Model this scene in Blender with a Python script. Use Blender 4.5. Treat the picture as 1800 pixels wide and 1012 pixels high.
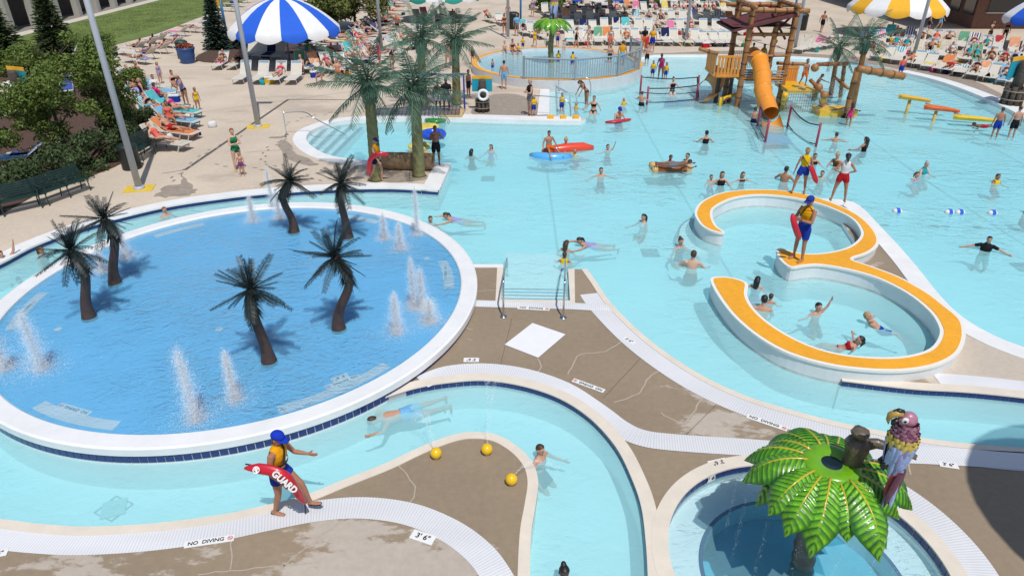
import bpy, bmesh, math, random
import numpy as np
from mathutils import Vector, Matrix, Euler
from mathutils.geometry import tessellate_polygon
R = math.radians
random.seed(7); rng = np.random.default_rng(7)
for o in list(bpy.data.objects): bpy.data.objects.remove(o)
S = bpy.context.scene
COL = S.collection

# ---------------------------------------------------------------- camera, sky, sun, exposure
CAM_H, PITCH, FPX = 9.0, R(29.0), 1200.0
cd = bpy.data.cameras.new('camera'); cam = bpy.data.objects.new('camera', cd); COL.objects.link(cam)
cd.sensor_width = 36; cd.lens = 24; cd.clip_end = 600; cd.clip_start = .1
cam.location = (0, 0, CAM_H); cam.rotation_euler = (R(90) - PITCH, 0, 0)
S.camera = cam
SUN_EL, SUN_X = R(63), 0.34          # sun behind the camera, a touch to the right
W = bpy.data.worlds.new('World'); S.world = W; W.use_nodes = True
nt = W.node_tree
sky = nt.nodes.new('ShaderNodeTexSky'); sky.sky_type = 'NISHITA'; sky.sun_disc = False
sky.sun_elevation = SUN_EL; sky.sun_rotation = math.pi - math.atan(SUN_X)
nt.nodes['Background'].inputs[1].default_value = 0.12
nt.links.new(sky.outputs[0], nt.nodes['Background'].inputs[0])
sl = bpy.data.lights.new('sun', 'SUN'); sl.energy = 4.2; sl.angle = R(.5); sl.color = (1, .965, .91)
sun = bpy.data.objects.new('sun', sl); COL.objects.link(sun)
_to = Vector((-SUN_X, 1, -math.tan(SUN_EL) * math.hypot(1, SUN_X)))
sun.rotation_euler = _to.to_track_quat('-Z', 'Y').to_euler()
vs = S.view_settings; vs.view_transform = 'Standard'; vs.look = 'None'; vs.gamma = 1; vs.exposure = -0.33
S.render.resolution_x = 1024; S.render.resolution_y = 575
S.cycles.transparent_max_bounces = 14; S.cycles.max_bounces = 6; S.cycles.diffuse_bounces = 2

# ---------------------------------------------------------------- helpers
def G(u, v, z=0.0):
    """the point of the level z on which a place of the plan (read off as image column, row) lies"""
    x = (u - 900) / FPX; y = -(v - 506) / FPX
    d = Vector((x, math.cos(PITCH) + y * math.sin(PITCH), -math.sin(PITCH) + y * math.cos(PITCH)))
    t = (z - CAM_H) / d.z
    return Vector((d.x * t, d.y * t, z))
def G2(u, v, z=0.0): return G(u, v, z).xy
def Zat(v, y): return CAM_H - y * math.tan(PITCH + math.atan((v - 506) / FPX))
def scr(p):
    dz = p[2] - CAM_H; dep = p[1] * math.cos(PITCH) - dz * math.sin(PITCH); up = p[1] * math.sin(PITCH) + dz * math.cos(PITCH)
    return 900 + FPX * p[0] / dep, 506 - FPX * up / dep
def cr(pts, n=6, closed=False):
    P = [Vector(p) for p in pts]; out = []; N = len(P)
    for i in range(N if closed else N - 1):
        if closed: p0, p1, p2, p3 = P[i - 1], P[i], P[(i + 1) % N], P[(i + 2) % N]
        else: p0, p1, p2, p3 = P[max(i - 1, 0)], P[i], P[i + 1], P[min(i + 2, N - 1)]
        for k in range(n):
            t = k / n
            out.append(.5 * (2 * p1 + (p2 - p0) * t + (2 * p0 - 5 * p1 + 4 * p2 - p3) * t * t + (3 * p1 - p0 - 3 * p2 + p3) * t ** 3))
    if not closed: out.append(P[-1].copy())
    return out
def offset(poly, d, closed=False):
    out = []; N = len(poly)
    for i, p in enumerate(poly):
        a = poly[i - 1] if (i or closed) else p; b = poly[(i + 1) % N] if (i < N - 1 or closed) else p
        t = (b - a)
        if t.length < 1e-9: t = Vector((1, 0))
        t.normalize(); out.append(p + Vector((-t.y, t.x)) * d)
    return out
def resample(poly, step):
    P = [Vector(p) for p in poly]; L = [0]
    for a, b in zip(P, P[1:]): L.append(L[-1] + (b - a).length)
    n = max(1, round(L[-1] / step)); out = []; j = 0
    for k in range(n + 1):
        s = L[-1] * k / n
        while j < len(P) - 2 and L[j + 1] < s: j += 1
        t = (s - L[j]) / max(1e-9, L[j + 1] - L[j]); out.append(P[j].lerp(P[j + 1], min(1, t)))
    return out

MATS = {}
def mat(name, col, rough=.6, var=0.0, vscale=3.0, bump=0.0, bscale=40.0, metal=0.0, spec=.5, trans=0, alpha=1, emit=0, sss=0, coat=0):
    if name in MATS: return MATS[name]
    m = bpy.data.materials.new(name); m.use_nodes = True; n = m.node_tree; b = n.nodes['Principled BSDF']
    b.inputs['Base Color'].default_value = (*col, 1); b.inputs['Roughness'].default_value = rough
    b.inputs['Metallic'].default_value = metal; b.inputs['Specular IOR Level'].default_value = spec
    b.inputs['Alpha'].default_value = alpha
    if coat: b.inputs['Coat Weight'].default_value = coat; b.inputs['Coat Roughness'].default_value = .08
    if var or bump:
        tc = n.nodes.new('ShaderNodeTexCoord')
    if var:
        nz = n.nodes.new('ShaderNodeTexNoise'); nz.inputs['Scale'].default_value = vscale; nz.inputs['Detail'].default_value = 6
        nz.inputs['Roughness'].default_value = .65
        n.links.new(tc.outputs['Object'], nz.inputs['Vector'])
        mr = n.nodes.new('ShaderNodeMapRange'); mr.inputs[1].default_value = .3; mr.inputs[2].default_value = .7
        mr.inputs[3].default_value = 1 - var; mr.inputs[4].default_value = 1 + var
        mx = n.nodes.new('ShaderNodeMix'); mx.data_type = 'RGBA'; mx.blend_type = 'MULTIPLY'; mx.inputs[0].default_value = 1
        mx.inputs[6].default_value = (*col, 1); n.links.new(nz.outputs[0], mr.inputs[0]); n.links.new(mr.outputs[0], mx.inputs[7])
        n.links.new(mx.outputs[2], b.inputs['Base Color'])
    if bump:
        nb = n.nodes.new('ShaderNodeTexNoise'); nb.inputs['Scale'].default_value = bscale; nb.inputs['Detail'].default_value = 4
        n.links.new(tc.outputs['Object'], nb.inputs['Vector'])
        bp = n.nodes.new('ShaderNodeBump'); bp.inputs['Strength'].default_value = bump; bp.inputs['Distance'].default_value = .02
        n.links.new(nb.outputs[0], bp.inputs['Height']); n.links.new(bp.outputs[0], b.inputs['Normal'])
    MATS[name] = m; return m
def srgb(r, g, b, k=1.0):
    f = lambda c: ((c / 255) / 12.92 if c / 255 <= .04045 else ((c / 255 + .055) / 1.055) ** 2.4) * k
    return (f(r), f(g), f(b))
def cloth(r, g, b):
    """a plain cloth material by its 0-255 colour"""
    return mat('cloth_%d_%d_%d' % (r, g, b), srgb(r, g, b, .85), .85, .12, 9, .25, 60, spec=.2)

class MB:
    def __init__(s): s.v = []; s.f = []; s.mi = []; s.uv = None; s.cur = 0
    def add(s, vs, fs):
        o = len(s.v); s.v += [tuple(p) for p in vs]; s.f += [tuple(i + o for i in f) for f in fs]; s.mi += [s.cur] * len(fs); return s
    def box(s, c, size, rot=None):
        x, y, z = [k / 2 for k in size]; M = rot.to_matrix() if isinstance(rot, Euler) else (Matrix.Rotation(rot, 3, 'Z') if rot else Matrix.Identity(3))
        vs = [M @ Vector((a * x, b * y, d * z)) + Vector(c) for a in (-1, 1) for b in (-1, 1) for d in (-1, 1)]
        return s.add(vs, [(0, 1, 3, 2), (4, 6, 7, 5), (0, 4, 5, 1), (2, 3, 7, 6), (0, 2, 6, 4), (1, 5, 7, 3)])
    def tube(s, path, rad, seg=8, ry=None, side=None, cap=True, up=(0, 0, 1)):
        P = [Vector(p) for p in path]; n = len(P)
        if not hasattr(rad, '__len__'): rad = [rad] * n
        if ry is None: ry = rad
        elif not hasattr(ry, '__len__'): ry = [ry] * n
        vs = []; prev = None
        for i in range(n):
            t = (P[min(i + 1, n - 1)] - P[max(i - 1, 0)])
            t = t.normalized() if t.length > 1e-9 else Vector((0, 0, 1))
            if side is not None: a = Vector(side) - t * Vector(side).dot(t)
            elif prev is not None: a = prev - t * prev.dot(t)
            else:
                a = t.cross(Vector(up))
                if a.length < 1e-3: a = t.cross(Vector((1, 0, 0)))
            if a.length < 1e-6: a = t.orthogonal()
            a.normalize(); b = t.cross(a); prev = a
            for k in range(seg):
                q = 2 * math.pi * k / seg
                vs.append(P[i] + a * (math.cos(q) * rad[i]) + b * (math.sin(q) * ry[i]))
        fs = [(i * seg + k, i * seg + (k + 1) % seg, (i + 1) * seg + (k + 1) % seg, (i + 1) * seg + k) for i in range(n - 1) for k in range(seg)]
        if cap: fs += [tuple(reversed(range(seg))), tuple(range((n - 1) * seg, n * seg))]
        return s.add(vs, fs)
    def lathe(s, prof, seg=24, c=(0, 0, 0), a0=0.0, a1=2 * math.pi, rx=1, ryy=1):
        full = abs(a1 - a0 - 2 * math.pi) < 1e-6; m = seg if full else seg + 1; vs = []
        for r, z in prof:
            for k in range(m):
                q = a0 + (a1 - a0) * k / seg; vs.append((c[0] + r * math.cos(q) * rx, c[1] + r * math.sin(q) * ryy, c[2] + z))
        fs = [(i * m + k, i * m + (k + 1) % m, (i + 1) * m + (k + 1) % m, (i + 1) * m + k) for i in range(len(prof) - 1) for k in range(seg)]
        return s.add(vs, fs)
    def ball(s, c, r, seg=12, rings=8, M=None):
        r = r if hasattr(r, '__len__') else (r, r, r); vs = []
        for i in range(rings + 1):
            th = math.pi * i / rings
            for k in range(seg):
                q = 2 * math.pi * k / seg; p = Vector((r[0] * math.sin(th) * math.cos(q), r[1] * math.sin(th) * math.sin(q), r[2] * math.cos(th)))
                vs.append((M @ p if M else p) + Vector(c))
        return s.add(vs, [(i * seg + k, (i + 1) * seg + k, (i + 1) * seg + (k + 1) % seg, i * seg + (k + 1) % seg) for i in range(rings) for k in range(seg)])
    def prism(s, outer, z0, z1, holes=(), bottom=False, side=0):
        loops = [[Vector((p[0], p[1], 0)) for p in l] for l in (outer, *holes)]
        tri = tessellate_polygon(loops); flat = [p for l in loops for p in l]; n = len(flat)
        fix = []
        for a, b, c in tri:
            ar = (flat[b] - flat[a]).cross(flat[c] - flat[a]).z
            if abs(ar) > 1e-9: fix.append((a, b, c) if ar > 0 else (a, c, b))
        vs = [(p.x, p.y, z1) for p in flat]; s.add(vs, fix)
        if z0 is not None:
            if bottom: s.add([(p.x, p.y, z0) for p in flat], [tuple(reversed(f)) for f in fix])
            s.cur = side
            for l in loops:
                m = len(l); area = sum(l[i].x * l[(i + 1) % m].y - l[(i + 1) % m].x * l[i].y for i in range(m))
                if (area < 0) != (l is not loops[0]): l = l[::-1]
                vs = [(p.x, p.y, z1) for p in l] + [(p.x, p.y, z0) for p in l]
                s.add(vs, [(i, m + i, m + (i + 1) % m, (i + 1) % m) for i in range(m)])
            s.cur = 0
        return s
    def strip(s, a, b, z, z0=None, closed=False):
        """a flat band between two rails at level z, with skirts down to z0; keeps uv (metres along, across)"""
        n = len(a); s.uv = s.uv or {}; L = 0; o = len(s.v)
        vs = [(p[0], p[1], z) for p in a] + [(p[0], p[1], z) for p in b]; m = n if closed else n - 1
        fs = []
        for i in range(m):
            j = (i + 1) % n; f = (i, j, n + j, n + i)
            pa, pb = Vector(a[i]), Vector(a[j]); qb = Vector(b[j]); ar = (pb - pa).cross(qb - pa) if len(pa) == 2 else 1
            d = ((Vector(b[j]) + pb) - (pa + Vector(b[i]))).length / 2
            w = (pa - Vector(b[i])).length
            u4 = [(L, 0), (L + d, 0), (L + d, w), (L, w)]
            if ar < 0: f = f[::-1]; u4 = u4[::-1]
            s.uv[len(s.f) + len(fs)] = u4; fs.append(f); L += d
        s.add(vs, fs)
        if z0 is not None:
            for rail, flip in ((a, False), (b, True)):
                vs = [(p[0], p[1], z) for p in rail] + [(p[0], p[1], z0) for p in rail]
                s.add(vs, [(i, n + i, n + (i + 1) % n, (i + 1) % n) if flip else (i, (i + 1) % n, n + (i + 1) % n, n + i) for i in range(m)])
        return s
    def mesh(s, name, mats, smooth=False):
        me = bpy.data.meshes.new(name); me.from_pydata(s.v, [], s.f)
        for m in (mats if isinstance(mats, (list, tuple)) else [mats]): me.materials.append(m)
        if any(s.mi): me.polygons.foreach_set('material_index', s.mi)
        if smooth: me.polygons.foreach_set('use_smooth', [True] * len(me.polygons))
        if s.uv:
            l = me.uv_layers.new(name='UVMap')
            for fi, u4 in s.uv.items():
                for li, c in zip(me.polygons[fi].loop_indices, u4): l.data[li].uv = c
        me.update(); return me
    def build(s, name, mats, parent=None, smooth=False, off=None, **kw):
        if off is not None: s.v = [(a - off[0], b - off[1], c - off[2]) for a, b, c in s.v]
        o = link(name, s.mesh(name, mats, smooth), parent)
        if kw: tag(o, **kw)
        return o
def link(name, me, parent=None, loc=None, rot=None, scale=None):
    o = bpy.data.objects.new(name, me); COL.objects.link(o)
    if parent: o.parent = parent
    if loc is not None: o.location = loc
    if rot is not None: o.rotation_euler = rot
    if scale is not None: o.scale = scale if hasattr(scale, '__len__') else (scale,) * 3
    return o
LABELLED = []
def tag(o, label=None, cat=None, group=None, kind=None, order=None):
    if label: o['label'] = label; LABELLED.append((o, order))
    if cat: o['category'] = cat
    if group: o['group'] = group
    if kind: o['kind'] = kind
    return o
def thing(name, label, cat, loc=(0, 0, 0), rz=0.0, group=None, order=None):
    o = link(name, None, None, loc, (0, 0, rz)); o.empty_display_size = .2
    return tag(o, label, cat, group, None, order)
def setmat(o, m, i=0):
    o.material_slots[i].link = 'OBJECT'; o.material_slots[i].material = m
def dup(root, loc, rz=0.0, label=None, scale=None, keep=None):
    c = root.copy(); COL.objects.link(c); c.location = loc; c.rotation_euler = (0, 0, rz)
    if scale: c.scale = (scale,) * 3
    if label: c['label'] = label; LABELLED.append((c, None))
    for ch in root.children:
        d = ch.copy(); COL.objects.link(d); d.parent = c
        for g in ch.children:
            e = g.copy(); COL.objects.link(e); e.parent = d
    return c
def smooth_by_angle(me): me.polygons.foreach_set('use_smooth', [True] * len(me.polygons))
def text_mesh(body, size, depth=.002, bold=0.0):
    cu = bpy.data.curves.new('text', 'FONT'); cu.body = body; cu.size = size; cu.align_x = 'CENTER'; cu.align_y = 'CENTER'
    cu.extrude = depth; cu.offset = bold; cu.resolution_u = 3
    o = bpy.data.objects.new('text', cu); COL.objects.link(o)
    dg = bpy.context.evaluated_depsgraph_get(); me = bpy.data.meshes.new_from_object(o.evaluated_get(dg))
    bpy.data.objects.remove(o); bpy.data.curves.remove(cu); return me
# ---------------------------------------------------------------- materials of the setting
def patchy(name, wet, dry, centres, base=0.0, rough=(.35, .8), scale=.9):
    """concrete that is wet in places: a ragged noise edge between the wet and the dry colour"""
    m = bpy.data.materials.new(name); m.use_nodes = True; n = m.node_tree; N = n.nodes.new; L = n.links.new; b = n.nodes['Principled BSDF']
    tc = N('ShaderNodeTexCoord'); mp = N('ShaderNodeMapping'); L(tc.outputs['Object'], mp.inputs[0]); mp.inputs['Scale'].default_value = (.55, 1.1, 1)
    mp.inputs['Rotation'].default_value = (0, 0, R(25))
    nz = N('ShaderNodeTexNoise'); nz.inputs['Scale'].default_value = scale; nz.inputs['Detail'].default_value = 9; nz.inputs['Roughness'].default_value = .68
    L(mp.outputs[0], nz.inputs['Vector']); val = nz.outputs[0]
    add = None
    for (x, y, r, amt) in centres:
        vm = N('ShaderNodeVectorMath'); vm.operation = 'DISTANCE'; L(tc.outputs['Object'], vm.inputs[0]); vm.inputs[1].default_value = (x, y, 0)
        mr = N('ShaderNodeMapRange'); mr.interpolation_type = 'SMOOTHSTEP'; mr.inputs[1].default_value = 0; mr.inputs[2].default_value = r; mr.inputs[3].default_value = amt; mr.inputs[4].default_value = 0
        L(vm.outputs['Value'], mr.inputs[0])
        if add is None: add = mr.outputs[0]
        else:
            ad = N('ShaderNodeMath'); ad.operation = 'ADD'; L(add, ad.inputs[0]); L(mr.outputs[0], ad.inputs[1]); add = ad.outputs[0]
    if add is not None:
        ad = N('ShaderNodeMath'); ad.operation = 'ADD'; L(val, ad.inputs[0]); L(add, ad.inputs[1]); val = ad.outputs[0]
    rp = N('ShaderNodeMapRange'); rp.interpolation_type = 'SMOOTHSTEP'; rp.inputs[1].default_value = .545 - base; rp.inputs[2].default_value = .61 - base; L(val, rp.inputs[0])
    fine = N('ShaderNodeTexNoise'); fine.inputs['Scale'].default_value = 7; fine.inputs['Detail'].default_value = 8; fine.inputs['Roughness'].default_value = .7; L(tc.outputs['Object'], fine.inputs['Vector'])
    big = N('ShaderNodeTexNoise'); big.inputs['Scale'].default_value = .35; big.inputs['Detail'].default_value = 3; L(tc.outputs['Object'], big.inputs['Vector'])
    sm = N('ShaderNodeMath'); sm.operation = 'ADD'; L(fine.outputs[0], sm.inputs[0]); L(big.outputs[0], sm.inputs[1])
    fr = N('ShaderNodeMapRange'); fr.inputs[1].default_value = .6; fr.inputs[2].default_value = 1.4; fr.inputs[3].default_value = .82; fr.inputs[4].default_value = 1.18; L(sm.outputs[0], fr.inputs[0])
    mx = N('ShaderNodeMix'); mx.data_type = 'RGBA'; L(rp.outputs[0], mx.inputs[0]); mx.inputs[6].default_value = (*wet, 1); mx.inputs[7].default_value = (*dry, 1)
    m2 = N('ShaderNodeMix'); m2.data_type = 'RGBA'; m2.blend_type = 'MULTIPLY'; m2.inputs[0].default_value = 1; L(mx.outputs[2], m2.inputs[6]); L(fr.outputs[0], m2.inputs[7])
    L(m2.outputs[2], b.inputs['Base Color'])
    ro = N('ShaderNodeMapRange'); ro.inputs[3].default_value = rough[0]; ro.inputs[4].default_value = rough[1]; L(rp.outputs[0], ro.inputs[0]); L(ro.outputs[0], b.inputs['Roughness'])
    b.inputs['Specular IOR Level'].default_value = .25
    bp = N('ShaderNodeBump'); bp.inputs['Strength'].default_value = .25; bp.inputs['Distance'].default_value = .01; L(fine.outputs[0], bp.inputs['Height']); L(bp.outputs[0], b.inputs['Normal'])
    MATS[name] = m; return m
def grate_mat(name, col, slot, pitch=.05):
    m = bpy.data.materials.new(name); m.use_nodes = True; n = m.node_tree; N = n.nodes.new; L = n.links.new; b = n.nodes['Principled BSDF']
    uv = N('ShaderNodeUVMap'); sp = N('ShaderNodeSeparateXYZ'); L(uv.outputs[0], sp.inputs[0])
    mu = N('ShaderNodeMath'); mu.operation = 'MULTIPLY'; mu.inputs[1].default_value = 1 / pitch; L(sp.outputs[0], mu.inputs[0])
    fr = N('ShaderNodeMath'); fr.operation = 'FRACT'; L(mu.outputs[0], fr.inputs[0])
    g = N('ShaderNodeMath'); g.operation = 'LESS_THAN'; g.inputs[1].default_value = .36; L(fr.outputs[0], g.inputs[0])
    mu2 = N('ShaderNodeMath'); mu2.operation = 'MULTIPLY'; mu2.inputs[1].default_value = 1 / 1.9; L(sp.outputs[0], mu2.inputs[0])
    fr2 = N('ShaderNodeMath'); fr2.operation = 'FRACT'; L(mu2.outputs[0], fr2.inputs[0])
    g2 = N('ShaderNodeMath'); g2.operation = 'LESS_THAN'; g2.inputs[1].default_value = .011; L(fr2.outputs[0], g2.inputs[0])
    mxx = N('ShaderNodeMath'); mxx.operation = 'MAXIMUM'; L(g.outputs[0], mxx.inputs[0]); L(g2.outputs[0], mxx.inputs[1])
    nz = N('ShaderNodeTexNoise'); nz.inputs['Scale'].default_value = 2.2; nz.inputs['Detail'].default_value = 5
    mr = N('ShaderNodeMapRange'); mr.inputs[1].default_value = .35; mr.inputs[2].default_value = .7; mr.inputs[3].default_value = .88; mr.inputs[4].default_value = 1.04; L(nz.outputs[0], mr.inputs[0])
    mx = N('ShaderNodeMix'); mx.data_type = 'RGBA'; L(mxx.outputs[0], mx.inputs[0]); mx.inputs[6].default_value = (*col, 1); mx.inputs[7].default_value = (*slot, 1)
    m2 = N('ShaderNodeMix'); m2.data_type = 'RGBA'; m2.blend_type = 'MULTIPLY'; m2.inputs[0].default_value = 1; L(mx.outputs[2], m2.inputs[6]); L(mr.outputs[0], m2.inputs[7])
    L(m2.outputs[2], b.inputs['Base Color']); b.inputs['Roughness'].default_value = .55
    inv = N('ShaderNodeMath'); inv.operation = 'SUBTRACT'; inv.inputs[0].default_value = 1; L(mxx.outputs[0], inv.inputs[1])
    bp = N('ShaderNodeBump'); bp.inputs['Strength'].default_value = .5; bp.inputs['Distance'].default_value = .01; L(inv.outputs[0], bp.inputs['Height']); L(bp.outputs[0], b.inputs['Normal'])
    MATS[name] = m; return m
def water_mat(name, absorb=None, density=.35, amp=.05, s1=1.3, s2=5.5, stretch=1.7, gloss=1.0, turb=0.0, tcol=(.42, .84, .92)):
    m = bpy.data.materials.new(name); m.use_nodes = True; n = m.node_tree; N = n.nodes.new; L = n.links.new
    n.nodes.remove(n.nodes['Principled BSDF']); out = n.nodes['Material Output']
    tc = N('ShaderNodeTexCoord'); mp = N('ShaderNodeMapping'); mp.inputs['Scale'].default_value = (1, stretch, 1); mp.inputs['Rotation'].default_value = (0, 0, R(18)); L(tc.outputs['Object'], mp.inputs[0])
    a = N('ShaderNodeTexNoise'); a.inputs['Scale'].default_value = s1; a.inputs['Detail'].default_value = 3; a.inputs['Distortion'].default_value = .6; L(mp.outputs[0], a.inputs['Vector'])
    c = N('ShaderNodeTexNoise'); c.inputs['Scale'].default_value = s2; c.inputs['Detail'].default_value = 4; c.inputs['Distortion'].default_value = 1.2; L(mp.outputs[0], c.inputs['Vector'])
    mu = N('ShaderNodeMath'); mu.operation = 'MULTIPLY_ADD'; mu.inputs[1].default_value = .35; L(c.outputs[0], mu.inputs[0]); L(a.outputs[0], mu.inputs[2])
    big = N('ShaderNodeTexNoise'); big.inputs['Scale'].default_value = .22; big.inputs['Detail'].default_value = 3; L(tc.outputs['Object'], big.inputs['Vector'])
    cal = N('ShaderNodeMapRange'); cal.inputs[1].default_value = .38; cal.inputs[2].default_value = .66; cal.inputs[3].default_value = .35; cal.inputs[4].default_value = 1.5; L(big.outputs[0], cal.inputs[0])
    mw = N('ShaderNodeMath'); mw.operation = 'MULTIPLY'; L(mu.outputs[0], mw.inputs[0]); L(cal.outputs[0], mw.inputs[1]); mu = mw
    bp = N('ShaderNodeBump'); bp.inputs['Strength'].default_value = 1; bp.inputs['Distance'].default_value = amp; L(mu.outputs[0], bp.inputs['Height'])
    fz = N('ShaderNodeFresnel'); fz.inputs['IOR'].default_value = 1.33; L(bp.outputs[0], fz.inputs['Normal'])
    tr = N('ShaderNodeBsdfTransparent'); tr.inputs[0].default_value = (.97, .99, 1, 1)
    gl = N('ShaderNodeBsdfGlossy'); gl.inputs['Roughness'].default_value = .06; gl.inputs[0].default_value = (gloss, gloss, gloss, 1); L(bp.outputs[0], gl.inputs['Normal'])
    mx = N('ShaderNodeMixShader'); L(fz.outputs[0], mx.inputs[0])
    df = N('ShaderNodeBsdfDiffuse'); df.inputs[0].default_value = (*tcol, 1); b2 = N('ShaderNodeBump'); b2.inputs['Strength'].default_value = 1; b2.inputs['Distance'].default_value = amp * .45; L(mu.outputs[0], b2.inputs['Height']); L(b2.outputs[0], df.inputs['Normal'])
    ms = N('ShaderNodeMixShader'); ms.inputs[0].default_value = turb; L(tr.outputs[0], ms.inputs[1]); L(df.outputs[0], ms.inputs[2]); L(ms.outputs[0], mx.inputs[1]); L(gl.outputs[0], mx.inputs[2]); L(mx.outputs[0], out.inputs['Surface'])
    if absorb:
        va = N('ShaderNodeVolumeAbsorption'); va.inputs['Color'].default_value = (*absorb, 1); va.inputs['Density'].default_value = density; L(va.outputs[0], out.inputs['Volume'])
    MATS[name] = m; return m

M_TAN = patchy('tan_concrete', (.50, .415, .325), (.575, .485, .385), [], .16, (.6, .85), .25)
WET, DRY = (.30, .232, .160), (.455, .395, .33)
def cen(u, v, r, a): p = G2(u, v); return (p.x, p.y, r, a)
M_DECK2 = patchy('wet_concrete_between_pools', WET, DRY, [cen(1240, 735, 2.0, .16), cen(1330, 770, 1.6, .12), cen(1030, 590, .8, .08), cen(1760, 960, 2.5, -.1)], -.09)
M_DECK3 = patchy('wet_concrete_foreground', WET, DRY, [cen(640, 1020, 2.4, .34), cen(800, 980, 1.3, .2), cen(150, 1000, 3.6, .13), cen(830, 880, 2.2, -.2)], -.06, scale=1.4)
M_DECK4 = patchy('damp_concrete_island', WET, (.52, .45, .37), [cen(1730, 640, 4, .3)], -.02)
M_WHITE = mat('white_coping', (.78, .78, .77), .55, .07, 1.5, .15, 30)
M_CREAM = mat('cream_coping', (.72, .64, .54), .6, .07, 2, .15, 30)
M_GRATE = grate_mat('white_gutter_grate', (.77, .77, .78), (.65, .66, .69))
M_PLASTER = mat('pool_plaster', (.86, .88, .88), .7, .05, .6)
M_TILE = mat('navy_glazed_tile', (.018, .03, .15), .2, .3, 9, spec=.6)
M_GROUT = mat('grout', (.45, .45, .48), .8)
M_WATER = water_mat('pool_water', (.12, .89, .985), .46, amp=.058, s1=1.8, s2=6.5, gloss=.7, turb=.42, tcol=(.51, .95, 1.0))
M_FILM = water_mat('shallow_film_water', None, 0, amp=.10, s1=2.6, s2=9, stretch=1.2, turb=.36, gloss=.5, tcol=(.26, .67, .95))
M_PADBLUE = mat('blue_pad_paint', srgb(94, 180, 236), .5, .06, .8, .2, 20)
M_MULCH = mat('bark_mulch', (.09, .05, .035), .95, .4, 12, .8, 40)
M_STEEL = mat('galvanised_steel', (.52, .54, .56), .35, .08, 4, metal=.85)
M_GREYPAINT = mat('grey_pole_paint', (.42, .44, .48), .4, .05, 3)

# ---------------------------------------------------------------- ground, pools, decks
MB().add([(-300, -100, -1.75), (300, -100, -1.75), (300, 400, -1.75), (-300, 400, -1.75)], [(0, 1, 2, 3)]).build('ground', mat('soil', (.18, .14, .1), .9, .2, 2), kind='structure')
def pool_depth(x, y):
    t = min(1, max(0, (y + .10 * (x - 10) - 27) / 24)); return -.80 + .62 * t
fb = MB(); nx, ny = 60, 60
fv = []
for j in range(ny + 1):
    for i in range(nx + 1):
        x = -42 + 100 * i / nx; y = 1 + 63 * j / ny; fv.append((x, y, pool_depth(x, y)))
fb.add(fv, [(j * (nx + 1) + i, j * (nx + 1) + i + 1, (j + 1) * (nx + 1) + i + 1, (j + 1) * (nx + 1) + i) for j in range(ny) for i in range(nx)])
fb.build('pool_floor', M_PLASTER, smooth=True, kind='structure')
WZ = -.145
WATER_BOX = [(-41, 1.5), (57, 1.5), (57, 63), (-41, 63)]

px = lambda L_, n=5: cr([G2(*p) for p in L_], n)
# far deck with the river bank, the tongue, the stepped basin and the beach edge
bank = px([(-260, 590), (-100, 508), (0, 463), (60, 432), (140, 402), (220, 380), (300, 362), (380, 350), (460, 341), (580, 333), (690, 331), (770, 336)])
basin = px([(765, 288), (690, 287), (640, 283), (600, 279), (566, 270), (545, 257), (537, 245), (543, 233), (563, 223), (596, 214), (645, 210), (720, 208), (811, 209)])
quay = [G2(*p) for p in [(880, 211), (983, 213.5), (1022, 213.5), (1029, 209)]]
lead = [G2(*p) for p in [(1012, 205.5), (966, 203), (966, 158)]]
KC, KR = Vector((2.85, 45.0)), 5.4
arc = [KC + Vector((math.cos(a), math.sin(a))) * (KR - .2) for a in [R(-103 + k * 8) for k in range(18)]]
beach = px([(1150, 97), (1300, 97), (1420, 101), (1510, 109), (1580, 126), (1640, 140), (1700, 160), (1760, 186), (1800, 207), (1900, 268)])
far_poly = [Vector((-130, bank[0].y))] + bank + [G2(792, 288)] + basin + quay + lead + arc + beach + [Vector((57.5, beach[-1].y - 3)), Vector((140, 10)), Vector((140, 160)), Vector((-130, 160))]
MB().prism(far_poly, -1.7, 0, side=1).build('pool_deck', [M_TAN, M_PLASTER], kind='structure')
def band(name, m, line, d0, d1, z, z0=None, closed=False, parent=None):
    return MB().strip(offset(line, d0, closed), offset(line, d1, closed), z, z0, closed).build(name, m, parent, kind=None if parent else 'structure')
TILE_ME = MB().box((0, 0, 0), (.150, .014, .160)).mesh('tile', M_TILE)
TILE_SMALL = TILE_ME
def tile_band(host, line, n_max=300, ztop=0.0, side=1, step=.16, tilt=.0):
    """navy tiles set one by one along a pool wall; side = which way the wall faces"""
    P = resample(line, step)
    for i, (a, b) in enumerate(zip(P, P[1:])):
        if i >= n_max: break
        t = (b - a).normalized(); nrm = Vector((-t.y, t.x)) * side; c = (a + b) / 2 + nrm * .006
        o = link('tile', TILE_ME, host, (c.x, c.y, ztop - .085 + random.uniform(-.001, .001)), (0, 0, math.atan2(t.y, t.x)))
# white coping round the far deck (the tongue's end and quay included)
cop = bank[:-1] + [G2(770, 336)]
band('river_coping', M_WHITE, cop, -.04, .5, .03, -.025)
band('waterline_tile_strip', M_TILE, [p for p in offset(cop, -.012)], 0, -.006, -.03, -.19)
tend = [G2(770, 336), G2(792, 288)]
band('tongue_coping', M_WHITE, tend, -.03, .62, .034, -.2)
band('basin_coping', M_WHITE, basin, -.04, .55, .03, -.2)
band('quay_coping', M_WHITE, [basin[-1]] + quay[:3], -.04, .75, .036, -.2)
band('beach_coping', M_WHITE, beach[20:], -.04, .75, .03, -.2)
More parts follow.
